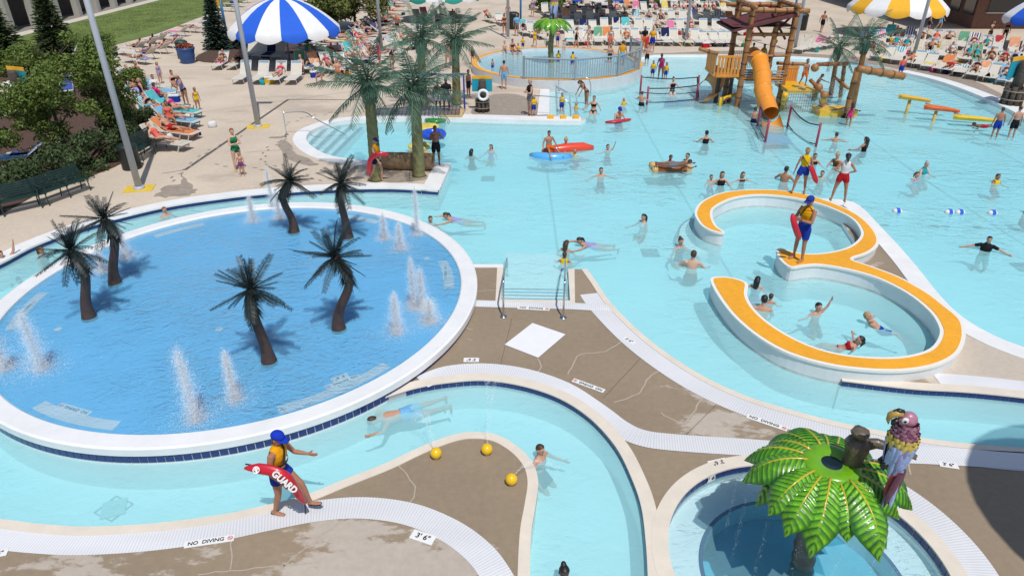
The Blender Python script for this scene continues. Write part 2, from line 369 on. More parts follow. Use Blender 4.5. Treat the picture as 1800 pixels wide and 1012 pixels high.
# steps down into the far basin, dark nosings
for k, (a, b) in enumerate([((542, 262), (583, 221)), ((553, 268), (604, 218)), ((565, 273), (624, 215)), ((579, 276), (643, 213))]):
    A, B = G2(*a, -.2), G2(*b, -.2); d = (B - A).normalized(); A -= d * .5; B += d * .5; nrm = Vector((-d.y, d.x)) * 3.2
    st = MB().prism([A, B, B + nrm, A + nrm], -1.3, -.17 - .07 * k).build('basin_step', M_PLASTER, kind='structure')
    MB().prism([A, B, B + nrm * .07, A + nrm * .07], None, -.165 - .07 * k).build('nosing', M_TILE, st)

# deck between river and main pool, with the round fountain pool as a hole
FP = [G2(*p) for p in [(1166, 954), (1186, 897), (1222, 853), (1262, 828), (1312, 815), (1601, 918), (1637, 962), (1670, 1005)]]
A_ = np.array([[2 * p.x, 2 * p.y, 1] for p in FP]); b_ = np.array([p.x ** 2 + p.y ** 2 for p in FP]); s_ = np.linalg.lstsq(A_, b_, rcond=None)[0]
PC = Vector((s_[0], s_[1])); PR = math.sqrt(s_[2] + s_[0] ** 2 + s_[1] ** 2)
circle = lambda c, r, n=96, a0=0, a1=360: [Vector((c.x + r * math.cos(R(a0 + (a1 - a0) * k / n)), c.y + r * math.sin(R(a0 + (a1 - a0) * k / n)))) for k in range(n if a1 - a0 == 360 else n + 1)]
MB().prism(WATER_BOX, -1.7, WZ, [circle(PC, PR + .1)], bottom=True).build('pool_water', M_WATER, kind='structure')
MB().prism(circle(PC, PR + .09), -1.6, WZ, bottom=True).build('fountain_pool_water', water_mat('fountain_pool_water', (.10, .80, .95), .62, amp=.09, s1=2.4, s2=8, gloss=.8, turb=.2, tcol=(.45, .85, .95)), kind='structure')
edge2 = px([(1030, 473), (1048, 498), (1066, 525), (1090, 552), (1130, 590), (1180, 628), (1240, 665), (1310, 697), (1390, 722), (1480, 745), (1600, 768), (1700, 781), (1800, 789), (2000, 798)])
bank2 = px([(655, 704), (690, 693), (730, 681), (780, 672), (850, 667), (920, 677), (985, 699), (1040, 735), (1085, 785), (1113, 840), (1130, 890), (1138, 950), (1142, 1012), (1146, 1130)])
notch = [G2(*p) for p in [(884, 466), (879, 527), (1003, 529), (1000, 473)]]
poly2 = [G2(700, 470)] + notch + edge2 + [Vector((57.5, edge2[-1].y)), Vector((57.5, 0)), Vector((bank2[-1].x, 0))] + bank2[::-1] + [G2(560, 640)]
MB().prism(poly2, -1.7, 0, [circle(PC, PR)], side=1).build('middle_deck', [M_DECK2, M_PLASTER], kind='structure')
band('main_pool_lip', M_CREAM, edge2, .03, -.13, .012, -.2)
band('main_pool_gutter', M_GRATE, edge2[8:], -.135, -.62, .008)
gut = px([(742, 672), (785, 655), (850, 650), (920, 659), (990, 683), (1050, 722), (1090, 752), (1130, 770), (1190, 778), (1310, 786), (1420, 793), (1620, 800), (1800, 810), (2000, 822)])
band('river_gutter', M_GRATE, gut, .24, -.24, .012)
band('river_lip', M_CREAM, bank2, -.03, .22, .014, -.012)
t2 = MB().strip(offset(bank2, .01), offset(bank2, -.004), -.012, -.22).build('river_bank_wall', M_GROUT, kind='structure')
tile_band(t2, bank2[8:60], 190, .0, -1)
# entry stairs cut into that deck
band('stair_lip', M_CREAM, [notch[0], notch[1], notch[2], notch[3]], .02, -.16, .013, -.2)
sa, sb = notch[1], notch[2]; dirn = (sb - sa).normalized(); nn = Vector((-dirn.y, dirn.x))
for k in range(4):
    a0, a1 = sa + nn * (.05 + .34 * k), sb + nn * (.05 + .34 * k)
    st = MB().prism([a0, a1, a1 + nn * 2.6, a0 + nn * 2.6][::1], -1.3, -.16 - .09 * k).build('entry_step', M_PLASTER, kind='structure') if k == 3 else MB().prism([a0, a1, a1 + nn * .36, a0 + nn * .36], -1.3, -.16 - .09 * k).build('entry_step', M_PLASTER, kind='structure')
    MB().prism([a0 + nn * .27, a1 + nn * .27, a1 + nn * .335, a0 + nn * .335], None, -.155 - .09 * k).build('nosing', M_TILE, st)
band('stair_gutter', M_GRATE, [G2(790, 531), G2(879, 534), G2(1003, 537), G2(1078, 541)], .14, -.2, .011)
band('deck_edge_lip', M_WHITE, [G2(800, 466), G2(884, 466)], .03, -.16, .016, -.2)
# a white rectangular slab inlaid in the deck
MB().prism([G2(887, 606), G2(946, 629), G2(994, 588), G2(936, 568)], None, .012).build('white_deck_panel', mat('white_sheet', (.80, .80, .84), .6, .03, 3), kind='structure')
# sealed cracks, pale mortar lines
M_SEAL = mat('pale_crack_sealer', (.44, .38, .31), .8, .1, 10)
def crack(pts, w=.014, z=.0045):
    l = resample(px(pts, 6), .12); l = [p + Vector((random.uniform(-.02, .02), random.uniform(-.02, .02))) for p in l]
    band('sealed_crack', M_SEAL, l, -w, w, z)
for c in [[(946, 630), (951, 645), (945, 655)], [(998, 658), (1008, 638), (1020, 622), (1060, 618), (1085, 605), (1098, 596)], [(1080, 707), (1125, 690), (1138, 665), (1170, 645)],
          [(1160, 725), (1180, 735), (1205, 742), (1235, 698)], [(833, 512), (880, 510)], [(820, 576), (832, 579)], [(820, 597), (830, 598)], [(1600, 835), (1598, 815), (1600, 805)]]: crack(c)
for c in [[(698, 815), (726, 850), (728, 870), (714, 892)], [(610, 908), (560, 945), (490, 1000)], [(405, 950), (407, 1000)], [(350, 1008), (485, 995), (560, 988)]]: crack(c, .010)
# lower deck with the foreground gutter
bank3 = px([(-260, 900), (-100, 908), (0, 915), (77, 924), (155, 928), (271, 922), (387, 907), (450, 894), (534, 873), (607, 844), (681, 815), (736, 789), (790, 768), (830, 761), (872, 766), (909, 787), (934, 815), (943, 847), (938, 890), (931, 934), (928, 1012), (929, 1130)])
poly3 = [Vector((-130, bank3[0].y))] + bank3 + [Vector((bank3[-1].x, 0)), Vector((-130, 0))]
MB().prism(poly3[::-1], -1.7, 0, side=1).build('lower_deck', [M_DECK3, M_PLASTER], kind='structure')
band('lower_river_lip', M_CREAM, bank3, .03, -.16, .013, -.2)
gut3 = px([(-260, 930), (-100, 938), (0, 945), (77, 952), (155, 955), (271, 948), (387, 932), (470, 915), (560, 898), (640, 893), (720, 904), (790, 933), (840, 970), (872, 1012), (900, 1070)])
band('lower_gutter', M_GRATE, gut3, .25, -.23, .008)
# paved island inside the figure-three wall
isl = px([(1440, 350), (1500, 357), (1545, 398), (1600, 458), (1650, 520), (1690, 558), (1740, 588), (1800, 612), (1900, 640), (2050, 670)])
isl2 = px([(2050, 735), (1900, 712), (1800, 698), (1700, 688), (1600, 682), (1480, 668)])
MB().prism(isl + isl2 + [G2(1600, 640), G2(1660, 590), G2(1600, 510), G2(1520, 470), G2(1500, 420), G2(1470, 375)], -1.7, 0, side=1).build('island_deck', [M_DECK4, M_PLASTER], kind='structure')
band('island_coping', M_WHITE, isl, .03, -.52, .02, -.2)
band('island_river_lip', M_CREAM, isl2, .03, -.22, .014, -.012)
band('island_gutter', M_GRATE, isl2[:-8], -.225, -.62, .008)
t4 = MB().strip(offset(isl2, .004), offset(isl2, -.01), -.012, -.22).build('island_bank_wall', M_GROUT, kind='structure')
tile_band(t4, isl2[5:], 120, .0, 1)
# round fountain pool: coping, tiles, ledge, painted floor
band('fountain_pool_lip', M_CREAM, circle(PC, PR), -.02, -.02, .0, None) if False else None
MB().strip(circle(PC, PR - .03), circle(PC, PR + .24), .019, -.01, True).build('fountain_pool_lip', M_CREAM, kind='structure')
MB().strip(circle(PC, PR + .245, 40, -40, 75), circle(PC, PR + .72, 40, -40, 75), .005).build('fountain_pool_gutter', M_GRATE, kind='structure')
t5 = MB().strip(circle(PC, PR + .004), circle(PC, PR - .01), -.012, -.24, True).build('fountain_pool_wall', M_GROUT, kind='structure')
tile_band(t5, circle(PC, PR - .01, 80, -25, 200), 110, .0, 1)
MB().strip(circle(PC, PR + .02), circle(PC, PR - .62), -.34, -1.4, True).build('fountain_pool_ledge', M_PLASTER, kind='structure')
MB().strip(circle(PC, PR - .56), circle(PC, PR - .63), -.335, None, True).build('ledge_tile_line', M_TILE, kind='structure')
MB().prism(circle(PC, PR - .6), None, -.74).build('fountain_pool_floor', mat('blue_plaster', (.20, .54, .66), .6, .15, 1.2), kind='structure')

# ---------------------------------------------------------------- raised round splash pad
CC, CR = Vector((-7.04, 15.73)), 6.10
pad = MB().prism(circle(CC, CR - .3, 128), -1.7, .13).build('splash_pad', M_PADBLUE, kind='structure')
rim = MB()
rim.lathe([(CR - .42, .0), (CR - .42, .225), (CR - .39, .25), (CR - .03, .262), (CR + .02, .24), (CR + .02, .085), (CR - .012, .08), (CR - .012, -1.6)], 160, (CC.x, CC.y, 0))
rimo = rim.build('splash_pad_rim', mat('white_glazed_rim', (.80, .80, .80), .35, .05, 2, .1, 30), smooth=False, kind='structure')
tile_band(rimo, circle(CC, CR - .012, 200, 170, 380), 170, .075, -1, .1615)
MB().prism(circle(CC, CR - .41, 128), .1, .195, bottom=True).build('splash_pad_water', M_FILM, kind='structure')
for (u, v, half) in [(125, 735, 11), (600, 690, 13.5), (797, 480, 9), (650, 372, 8), (305, 393, 8), (40, 545, 10)]:
    p = G2(u, v, .15) - CC; a = math.degrees(math.atan2(p.y, p.x))
    MB().strip(circle(CC, 5.22, 24, a - half, a + half), circle(CC, 5.5, 24, a - half, a + half), .137).build('pad_grate', M_GRATE, pad)
for (u, v) in [(102, 717 - 139 + 0), (385, 578), (750, 454)]:
    p = G2(u, v, .14); MB().lathe([(0, .012), (.07, .01), (.09, 0)], 12, (p.x, p.y, .14)).build('floor_nozzle', M_WHITE, pad)

# ---------------------------------------------------------------- depth and warning tiles
M_SIGN = mat('white_sign_tile', (.80, .80, .78), .4); M_INK = mat('black_ink', (.012, .012, .02), .5); M_RED = mat('red_ink', (.6, .03, .04), .5)
T_NO = text_mesh('NO  DIVING', .15, .001, .003); T_36 = text_mesh("3' 6\"", .19, .001, .004); T_6 = text_mesh('6"', .19, .001, .004)
for t_ in (T_NO, T_36, T_6): t_.materials.append(M_INK)
rg = MB().strip(circle(Vector((0, 0)), .062, 20), circle(Vector((0, 0)), .048, 20), 0, None, True)
rg.add([(-.04, .033, 0), (-.033, .04, 0), (.04, -.033, 0), (.033, -.04, 0)], [(3, 2, 1, 0)]); rg.add([(-.035, -.01, 0), (.035, -.01, 0), (.035, .008, 0), (-.035, .008, 0)], [(0, 1, 2, 3)])
RING = rg.mesh('no_symbol', M_RED)
def sign(kind, a, b, z, label, host=None):
    """a tile lettered from place a (start of the word) to place b (its end)"""
    A, B = G2(*a, z), G2(*b, z); c = (A + B) / 2; ang = math.atan2((B - A).y, (B - A).x); w = (B - A).length
    k = (1.12 if kind == 'no' else .56)
    s = w / k; o = link('warning_sign' if kind == 'no' else 'depth_marker', MB().box((0, 0, -.004), (k, .2 if kind == 'no' else .26, .008)).mesh('sign', M_SIGN), None, (c.x, c.y, z + .016), (0, 0, ang), (s, min(s, 1.15), 1))
    tag(o, label, 'sign', 'no diving tiles' if kind == 'no' else 'depth tiles')
    link('lettering', T_NO if kind == 'no' else T_36, o, (-.08 if kind == 'no' else 0, 0, .004))
    if kind == 'no': link('no_symbol', RING, o, (.47, 0, .005))
    return o
sign('no', (325, 958), (412, 945), 0, 'white NO DIVING tile beside the gutter below the walking lifeguard')
sign('36', (724, 938), (763, 951), 0, "white 3' 6\" depth tile on the dry foreground concrete")
sign('36', (-25, 978), (14, 970), 0, "white 3' 6\" depth tile cut by the left photo edge")
sign('36', (842, 633), (815, 633), 0, "upside-down 3' 6\" tile beside the splash pad's right rim")
sign('no', (1062, 688), (1007, 668), 0, 'upside-down NO DIVING tile above the river bend')
sign('no', (910, 541), (966, 544), 0, 'white NO DIVING tile between the two stair handrails')
sign('36', (1096, 594), (1115, 604), 0, "small tilted 3' 6\" tile at the main pool gutter")
sign('no', (1313, 731), (1384, 755), 0, 'slanted NO DIVING tile left of the leafy fountain')
sign('36', (1278, 810), (1247, 817), 0, "upside-down 3' 6\" tile above the round fountain pool")
sign('36', (1650, 815), (1684, 820), 0, "shaded 3' 6\" depth tile right of the parrot")
sign('no', (632, 660), (573, 682), .13, 'upside-down NO DIVING tile under water at the pad front right')
sign('36', (612, 659), (583, 670), .135, "upside-down 3' 6\" tile under water above a pad warning")
sign('no', (158, 728), (104, 712), .13, 'upside-down NO DIVING tile under water at the pad front left')
sign('no', (783, 468), (783, 492), .13, 'turned NO DIVING tile under water at the pad right edge')
sign('no', (36, 553), (62, 530), .13, 'turned NO DIVING tile under water at the pad left edge')
p_ = PC + Vector((math.cos(R(118)), math.sin(R(118)))) * (PR - .02)
o = link('depth_marker', MB().box((0, 0, 0), (.36, .012, .16)).mesh('sign', M_SIGN), None, (p_.x, p_.y, -.085), (0, 0, R(118 - 90)))
tag(o, "upright 3' 6\" tile set among the navy tiles of the fountain pool", 'sign', 'depth tiles'); link('lettering', T_36, o, (0, -.012, 0), (R(90), 0, 0), (.8, .6, 1))

# ---------------------------------------------------------------- the figure-three wall
top3 = [(1272, 409), (1258, 407), (1238.6, 399), (1227, 386), (1223, 371.6), (1235, 354), (1269.6, 339), (1318, 333.7), (1373, 334.7), (1421, 343), (1473, 360.5), (1511, 380), (1535, 402.6), (1544, 421.5), (1538, 435), (1521, 445.6), (1501, 452), (1500, 457.7), (1524.5, 466), (1576, 485), (1628, 513), (1662, 538.6), (1688, 561), (1695, 585), (1690, 609), (1674.6, 627), (1640, 642), (1588, 650), (1526, 649), (1457, 640), (1387.6, 620), (1335.7, 592), (1294, 557.6), (1266.5, 523), (1251, 494), (1258, 487), (1284, 487.8), (1306, 494), (1313, 501), (1311.5, 518), (1320, 537), (1342.6, 561), (1380.7, 587), (1429, 609.6), (1481, 623), (1543, 628.6), (1595, 626), (1636.7, 613), (1654, 588.8), (1650.6, 568), (1633, 543.8), (1595, 514), (1543, 488), (1491, 473), (1443, 465), (1415, 466), (1391, 469), (1373.8, 457), (1366, 442), (1370, 437), (1378, 438), (1404, 445), (1438.6, 446), (1473, 440.7), (1497, 432), (1512.8, 418), (1514.5, 404.5), (1500.7, 385.5), (1473, 370), (1435, 356), (1387, 345.9), (1335, 342), (1290, 347.6), (1257.6, 363), (1250.7, 377), (1257.6, 396), (1269, 405)]
Z3 = .32
w3 = cr([G2(*p, Z3) for p in top3], 4, True)
ar3 = sum(a.x * b.y - b.x * a.y for a, b in zip(w3, w3[1:] + w3[:1])); sg = 1 if ar3 > 0 else -1
c3 = sum(w3, Vector((0, 0))) / len(w3); wroot = thing('curved_wall', 'low white wall shaped like a three with orange top in the main pool', 'wall', (c3.x, c3.y, 0))
oo = (c3.x, c3.y, 0)
MB().prism(w3, -1.6, Z3 - .05).build('wall_face', mat('white_wall_plaster', (.74, .75, .75), .5, .08, 1.2, .1, 20), wroot, off=oo)
MB().prism(offset(w3, -.03 * sg, True), Z3 - .06, Z3, bottom=True).build('bullnose_edge', mat('white_edge_paint', (.82, .80, .74), .4), wroot, off=oo)
M_ORANGE = patchy('worn_orange_pad', (.84, .385, .03), (.79, .385, .055), [], -.06, (.5, .65), 2.2)
MB().prism(offset(w3, .055 * sg, True), Z3 - .01, Z3 + .012).build('orange_topping', M_ORANGE, wroot, off=oo)
wl = offset(w3, -.002 * sg, True); MB().strip(wl, offset(wl, .01 * sg, True), -.085, -.16, True).build('waterline_stain', mat('waterline_scum', (.56, .58, .56), .6, .2, 3), wroot, off=oo)
# sunken seat step beside the upper arm, marked with dark tile
stp = px([(1226, 425), (1205, 412), (1193, 395), (1198, 375), (1216, 362)])
stw = MB().prism(stp + [G2(1250, 365), G2(1262, 395), G2(1255, 420)], -1.3, -.45).build('seat_step', M_PLASTER, kind='structure')
MB().strip(stp, offset(stp, -.07), -.445).build('nosing', M_TILE, stw)

# pool floor: joints and drains
M_FJ = mat('floor_joint_grey', (.50, .56, .58), .8)
for k in range(6):
    x = 1.5 + 5.2 * k; l = [Vector((x, y, pool_depth(x, y) + .006)) for y in (15, 20, 25, 30, 36, 42)]; m_ = MB(); m_.add([p + Vector((s, 0, 0)) for p in l for s in (-.04, .04)], [(2 * i, 2 * i + 1, 2 * i + 3, 2 * i + 2) for i in range(5)]); m_.build('floor_joint', M_FJ, kind='structure')
for (x, y) in [(4.5, 20), (9, 25.5), (16, 19), (-1, 27), (22, 27)]: tag(MB().box((x, y, pool_depth(x, y) + .02), (.55, .55, .03)).build('main_drain', mat('drain_grey', (.22, .28, .3), .6)), kind='structure')
# saw-cut joints and a trail of wet footprints
M_CUT = mat('saw_cut', (.13, .105, .08), .9)
for (p, q) in [((1135, 620), (1060, 700)), ((1270, 700), (1195, 775)), ((1440, 745), (1380, 790)), ((880, 640), (900, 560))]: band('saw_cut_joint', M_CUT, [G2(*p), G2(*q)], -.006, .006, .0055)
M_PRINT = mat('wet_print', (.30, .245, .19), .5); rp_ = random.Random(12); fv_, ff_ = [], []
def prints(path, n):
    P = resample([G2(*p) for p in path], .42)
    for i, p in enumerate(P):
        d = (P[min(i + 1, len(P) - 1)] - P[max(i - 1, 0)]).normalized(); nrm = Vector((-d.y, d.x)); c = p + nrm * (.09 if i % 2 else -.09) + Vector((rp_.uniform(-.05, .05), rp_.uniform(-.05, .05))); o0 = len(fv_); m = 10
        for k in range(m): a = 6.283 * k / m; q = c + d * (.125 * math.cos(a)) + nrm * (.05 + .012 * math.cos(a)) * math.sin(a); fv_.append((q.x, q.y, .0042))
        ff_.append(tuple(range(o0, o0 + m)))
prints([(505, 300), (460, 285), (470, 262), (500, 245)], 1); prints([(560, 318), (520, 300), (440, 296), (380, 290)], 1); prints([(300, 318), (360, 270), (420, 240)], 1); prints([(640, 198), (600, 196), (540, 205), (500, 220)], 1)
fp_ = MB(); fp_.add(fv_, ff_); fp_.build('wet_footprints', M_PRINT, kind='stuff')
# ---------------------------------------------------------------- lawn, beds, buildings
def at_y(u, v, y):
    """the point on the upright plane at distance y that a place of the plan's elevation falls on"""
    z = Zat(v, y); dep = y * math.cos(PITCH) - (z - CAM_H) * math.sin(PITCH); return Vector(((u - 900) / FPX * dep, y, z))
M_GRASS = mat('lawn_grass', (.135, .185, .042), .9, .35, .5, .8, 14)
def poly(name, pts, m, z, smooth=3): return MB().prism(cr([G2(*p) for p in pts], smooth, True), None, z).build(name, m, kind='structure')
MB().prism([Vector((-120, 40)), Vector((-39.6, 48))] + [G2(*p) for p in [(95, 82), (150, 88), (200, 80), (270, 62), (330, 39), (375, 22), (430, 2), (480, -22)]] + [Vector((-20, 150)), Vector((-120, 150))], None, .02).build('lawn', M_GRASS, kind='structure')
# tufts give the lawn a live surface
gv, gf = [], []
for k in range(26000):
    u = random.uniform(30, 440); v = random.uniform(-10, 85); p = G(u, v, .02)
    if p.x < -39 or not (v < 84 - (max(0, u - 150)) * .29): continue
    a = random.uniform(0, 6.3); h = random.uniform(.03, .07); w = .035; i = len(gv)
    gv += [(p.x - w * math.cos(a), p.y - w * math.sin(a), .02), (p.x + w * math.cos(a), p.y + w * math.sin(a), .02), (p.x + random.uniform(-.03, .03), p.y, .02 + h)]; gf.append((i, i + 1, i + 2))
m_ = MB(); m_.add(gv, gf); m_.build('grass', M_GRASS, kind='stuff', label='short mown green lawn grass beside the dark building', cat='grass')
MB().prism([(-40.9, 40), (-39.7, 40), (-39.7, 150), (-40.9, 150)], 0, .05).build('sidewalk', mat('pale_walk', (.6, .55, .47), .8, .06, 2), kind='structure')
for pts in [[(-80, 400), (-60, 230), (10, 205), (70, 170), (130, 128), (190, 135), (240, 190), (272, 235), (262, 252), (215, 287), (165, 308), (60, 345)], [(345, 107), (360, 92), (420, 76), (520, 66), (600, 58), (690, 40), (700, 52), (640, 70), (560, 90), (450, 99), (400, 111)],
            [(-40, 150), (0, 95), (60, 88), (100, 100), (80, 118), (20, 140)], [(940, 20), (985, 14), (1060, 5), (1260, 2), (1270, 12), (1060, 16), (960, 24)]]: poly('mulch_bed', pts, M_MULCH, .03)
# left building: dark colonnade
bl = thing('colonnade_building', 'dark shaded building with pale square columns behind the lawn', 'building', (-41, 62, 0)); bo = (-41, 62, 0)
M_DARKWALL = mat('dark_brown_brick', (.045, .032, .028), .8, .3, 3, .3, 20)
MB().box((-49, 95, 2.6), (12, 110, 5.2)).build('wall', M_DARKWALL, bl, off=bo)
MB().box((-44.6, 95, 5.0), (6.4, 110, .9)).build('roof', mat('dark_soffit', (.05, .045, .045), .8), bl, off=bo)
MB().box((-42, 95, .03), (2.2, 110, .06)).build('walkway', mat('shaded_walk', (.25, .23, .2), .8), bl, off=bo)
for k in range(16):
    y = 56.6 + 3.35 * k; MB().box((-41.6, y, 2.3), (.55, .55, 4.5)).build('column', mat('pale_column', (.42, .40, .36), .7, .06, 2), bl, off=bo)
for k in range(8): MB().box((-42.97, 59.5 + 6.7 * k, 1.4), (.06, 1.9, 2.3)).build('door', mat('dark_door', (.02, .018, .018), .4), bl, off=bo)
# right building: low brick snack bar
br = thing('snack_bar_building', 'low brown brick building with dark serving windows at the upper right', 'building', (39, 62, 0)); ro = (39, 62, 0)
M_BRICK = mat('brown_brick', (.17, .082, .055), .8, .25, 6, .3, 30); M_GLASSD = mat('dark_window', (.012, .012, .015), .1, spec=.8)
c0 = G2(1706, 51); c1 = G2(1773, 53); c2 = G2(1657, 36)
MB().prism([c0, Vector((75, c1.y)), Vector((75, 95)), Vector((c2.x, 95)), Vector((c2.x, c2.y + .3))], 0, 4.2).build('wall', M_BRICK, br, off=ro)
MB().box((c0.x + 17, c1.y + 12, 4.5), (42, 27, .6)).build('roof', mat('roof_edge', (.16, .10, .07), .7), br, off=ro)
for k in range(4):
    x = c0.x + 1.0 + k * 4.4; MB().box((x + 1.7, c0.y - .02, 2.1), (3.5, .12, 1.5)).build('window', M_GLASSD, br, off=ro)
    MB().box((x + 1.7, c0.y - .1, 1.3), (3.7, .3, .1)).build('counter', mat('pale_counter', (.5, .48, .45), .6), br, off=ro)
MB().box((c0.x + 6.5, c0.y - .12, 3.4), (5, .1, .9)).build('fascia_board', mat('yellow_board', (.6, .38, .04), .6), br, off=ro)
d_ = (c2 - c0).normalized(); mid = (c0 + c2) / 2
for k in (-.28, .2): MB().box((mid.x + (c2 - c0).x * k, mid.y + (c2 - c0).y * k - .05, 1.9), (1.7, .16, 1.7), math.atan2(d_.y, d_.x)).build('window', M_GLASSD, br, off=ro)

# dark drain line on the far deck, joints
M_JOINT = mat('dark_joint', (.10, .09, .08), .8)
for l, w in [([(325, 299), (507, 175)], .07), ([(507, 175), (655, 176)], .05), ([(285, 305), (325, 299)], .02)]:
    q = [G2(*p) for p in l]; band('trench_drain', M_JOINT, q, -w, w, .004)
M_FAINT = mat('faint_joint', (.42, .34, .27), .85)
for l in [[(-40, 118), (700, 118)], [(860, 88), (1000, 74), (1290, 78)], [(700, 150), (300, 205)], [(1290, 92), (1560, 108)], [(430, 268), (520, 262)], [(1440, 30), (1800, 90)], [(840, 20), (920, 60)]]:
    q = [G2(*p) for p in l]; band('expansion_joint', M_FAINT, q, -.03, .03, .004)
SZ = [.0045]
def stain(pts, z=None, m=mat('damp_stain', (.34, .28, .22), .5, .2, 4)):
    SZ[0] += .0012; z = SZ[0]
    P = cr([G2(*p) for p in pts], 4, True); c = sum(P, Vector((0, 0))) / len(P)
    P = [p + Vector((random.uniform(-.12, .12), random.uniform(-.1, .1))) for p in P]
    MB().prism(P, None, z).build('wet_patch', m, kind='structure')
stain([(275, 345), (290, 328), (320, 322), (315, 305), (325, 312), (340, 328), (345, 338), (310, 345)])
stain([(840, 180), (880, 165), (930, 172), (955, 190), (945, 203), (880, 205), (830, 202)])
stain([(1130, 96), (1300, 90), (1500, 100), (1600, 112), (1700, 138), (1790, 185), (1740, 172), (1640, 137), (1560, 118), (1420, 99), (1250, 95)])
stain([(470, 242), (500, 239), (496, 243)]); stain([(1590, 120), (1660, 126), (1720, 146), (1660, 139)])
stain([(650, 300), (700, 302), (750, 308), (745, 316), (690, 322), (655, 312)]); stain([(500, 245), (515, 265), (560, 290), (520, 285), (490, 262)])

# ---------------------------------------------------------------- foliage
def leafcloud(blobs, n, size, up=.4, seedv=1):
    r = np.random.default_rng(seedv); V = []; tot = sum(b[3] * b[4] * b[5] for b in blobs)
    for (x, y, z, rx, ry, rz) in blobs:
        k = max(12, int(n * rx * ry * rz / tot)); d = r.normal(size=(k, 3)); d /= np.linalg.norm(d, axis=1)[:, None]
        rad = (r.uniform(.25, 1, k) ** .45) * r.uniform(.82, 1.12, k)
        c = np.array([x, y, z]) + d * rad[:, None] * np.array([rx, ry, rz])
        a = r.normal(size=(k, 3)); a[:, 2] += up * 0; a /= np.linalg.norm(a, axis=1)[:, None]
        b = np.cross(a, d + r.normal(size=(k, 3)) * .7); b /= np.linalg.norm(b, axis=1)[:, None] + 1e-9
        s = size * r.uniform(.6, 1.3, k)[:, None]
        V.append(np.stack([c - a * s, c + b * s * .45, c + a * s, c - b * s * .45], 1))
    V = np.concatenate(V).reshape(-1, 3); q = len(V) // 4
    me = bpy.data.meshes.new('foliage'); me.vertices.add(len(V)); me.vertices.foreach_set('co', V.ravel().astype(np.float32))
    me.loops.add(q * 4); me.loops.foreach_set('vertex_index', np.arange(q * 4, dtype=np.int32)); me.polygons.add(q)
    me.polygons.foreach_set('loop_start', np.arange(0, q * 4, 4, dtype=np.int32)); me.update(calc_edges=True); return me
def leafmat(name, c, var=.45, sc=1.6):
    m = mat(name, c, .6, var, sc, spec=.25); return m
M_LEAF = leafmat('green_leaf', (.115, .165, .034)); M_LEAF2 = leafmat('olive_leaf', (.13, .155, .04)); M_JUN = leafmat('juniper_leaf', (.06, .092, .034)); M_SPR = leafmat('spruce_needle', (.05, .085, .065)); M_BARK = mat('bark', (.07, .05, .038), .9, .3, 8, .5, 20)
def tree(name, label, u, v, ztop, r, m, n=5200, trunk=.3, group=None, seedv=1, size=.085, blobs=None, low=.25):
    b = G(u, v); rn = random.Random(seedv); t = thing(name, label, 'tree' if trunk else 'shrub', b, 0, group); B = []
    for k in range(blobs or 20):
        a = rn.uniform(0, 6.28); q = rn.uniform(0, .75) ** .6; h = rn.uniform(low, .92); w = r * (1 - .55 * abs(h - .45)) ; s = r * rn.uniform(.2, .44)
        B.append((math.cos(a) * q * w, math.sin(a) * q * w, ztop * h, s, s, min(s * .8, ztop * .3)))
    me = leafcloud(B, n, size, seedv=seedv); me.materials.append(m); link('crown', me, t)
    mb = MB(); mb.tube([(0, 0, -.05), (.03, .02, ztop * .35), (-.02, .05, ztop * .75)], [max(.03, trunk * .35), trunk * .25, .02], 8)
    for k in range(7):
        a = rn.uniform(0, 6.28); h = ztop * rn.uniform(.15, .55); mb.tube([(0, 0, h), (math.cos(a) * r * .4, math.sin(a) * r * .4, h + .3 * r), (math.cos(a) * r * .75, math.sin(a) * r * .75, h + .5 * r)], [.035, .022, .008], 6)
    mb.build('trunk', M_BARK, t, True); return t
def conifer(name, label, u, v, ztop, r, m, seedv=1, group=None, dens=1.0):
    b = G(u, v); rn = random.Random(seedv); t = thing(name, label, 'tree', b, 0, group)
    mb = MB(); mb.tube([(0, 0, -.05), (0, 0, ztop * .97)], [.09, .015], 8); mb.build('trunk', M_BARK, t, True)
    V = []; F = []
    lev = int(ztop / .085 * dens)
    for i in range(lev):
        f = i / lev; z = .12 + (ztop - .12) * f + rn.uniform(-.05, .05); R_ = r * (1 - f) ** .9 + .05; nb = int(7 + 8 * (1 - f))
        for k in range(nb):
            a = 6.283 * (k + rn.random()) / nb; L_ = R_ * rn.uniform(.72, 1.12); ca, sa = math.cos(a), math.sin(a)
            for s in range(6):
                q0 = s / 6; x = L_ * (q0 + .1); zz = z - .3 * x * (1 - f) + rn.uniform(-.06, .06) + .05 * q0
                for sd in (-1, 1):
                    w = .16 * (1 - .5 * q0) * rn.uniform(.7, 1.2); ln = L_ * .22 + .05; i0 = len(V)
                    V += [(ca * x, sa * x, zz), (ca * (x + ln * .5) - sa * w * sd, sa * (x + ln * .5) + ca * w * sd, zz - .03), (ca * (x + ln), sa * (x + ln), zz + .01), (ca * (x + ln * .4), sa * (x + ln * .4), zz + .05)]; F.append((i0, i0 + 1, i0 + 2, i0 + 3))
    MB().add(V, F).build('crown', m, t); return t
LG = 'trees and shrubs in the planting beds'
tree('shade_tree', 'bushy green tree with thin trunk beside the far-left path', 118, 275, 3.7, 1.7, M_LEAF, 9000, .3, LG, 3, .075)
tree('shade_tree', 'tallest bushy green tree behind the left light pole', 198, 262, 4.9, 1.65, M_LEAF, 10000, .3, LG, 4, .075)
tree('shade_tree', 'green shrubby tree cut by the left photo edge', -12, 318, 3.6, 1.3, M_LEAF, 7000, .25, LG, 5, .075)
tree('shade_tree', 'large olive green tree behind the blue striped umbrella', 625, 52, 5.2, 3.6, M_LEAF2, 9000, .4, LG, 6, .17)
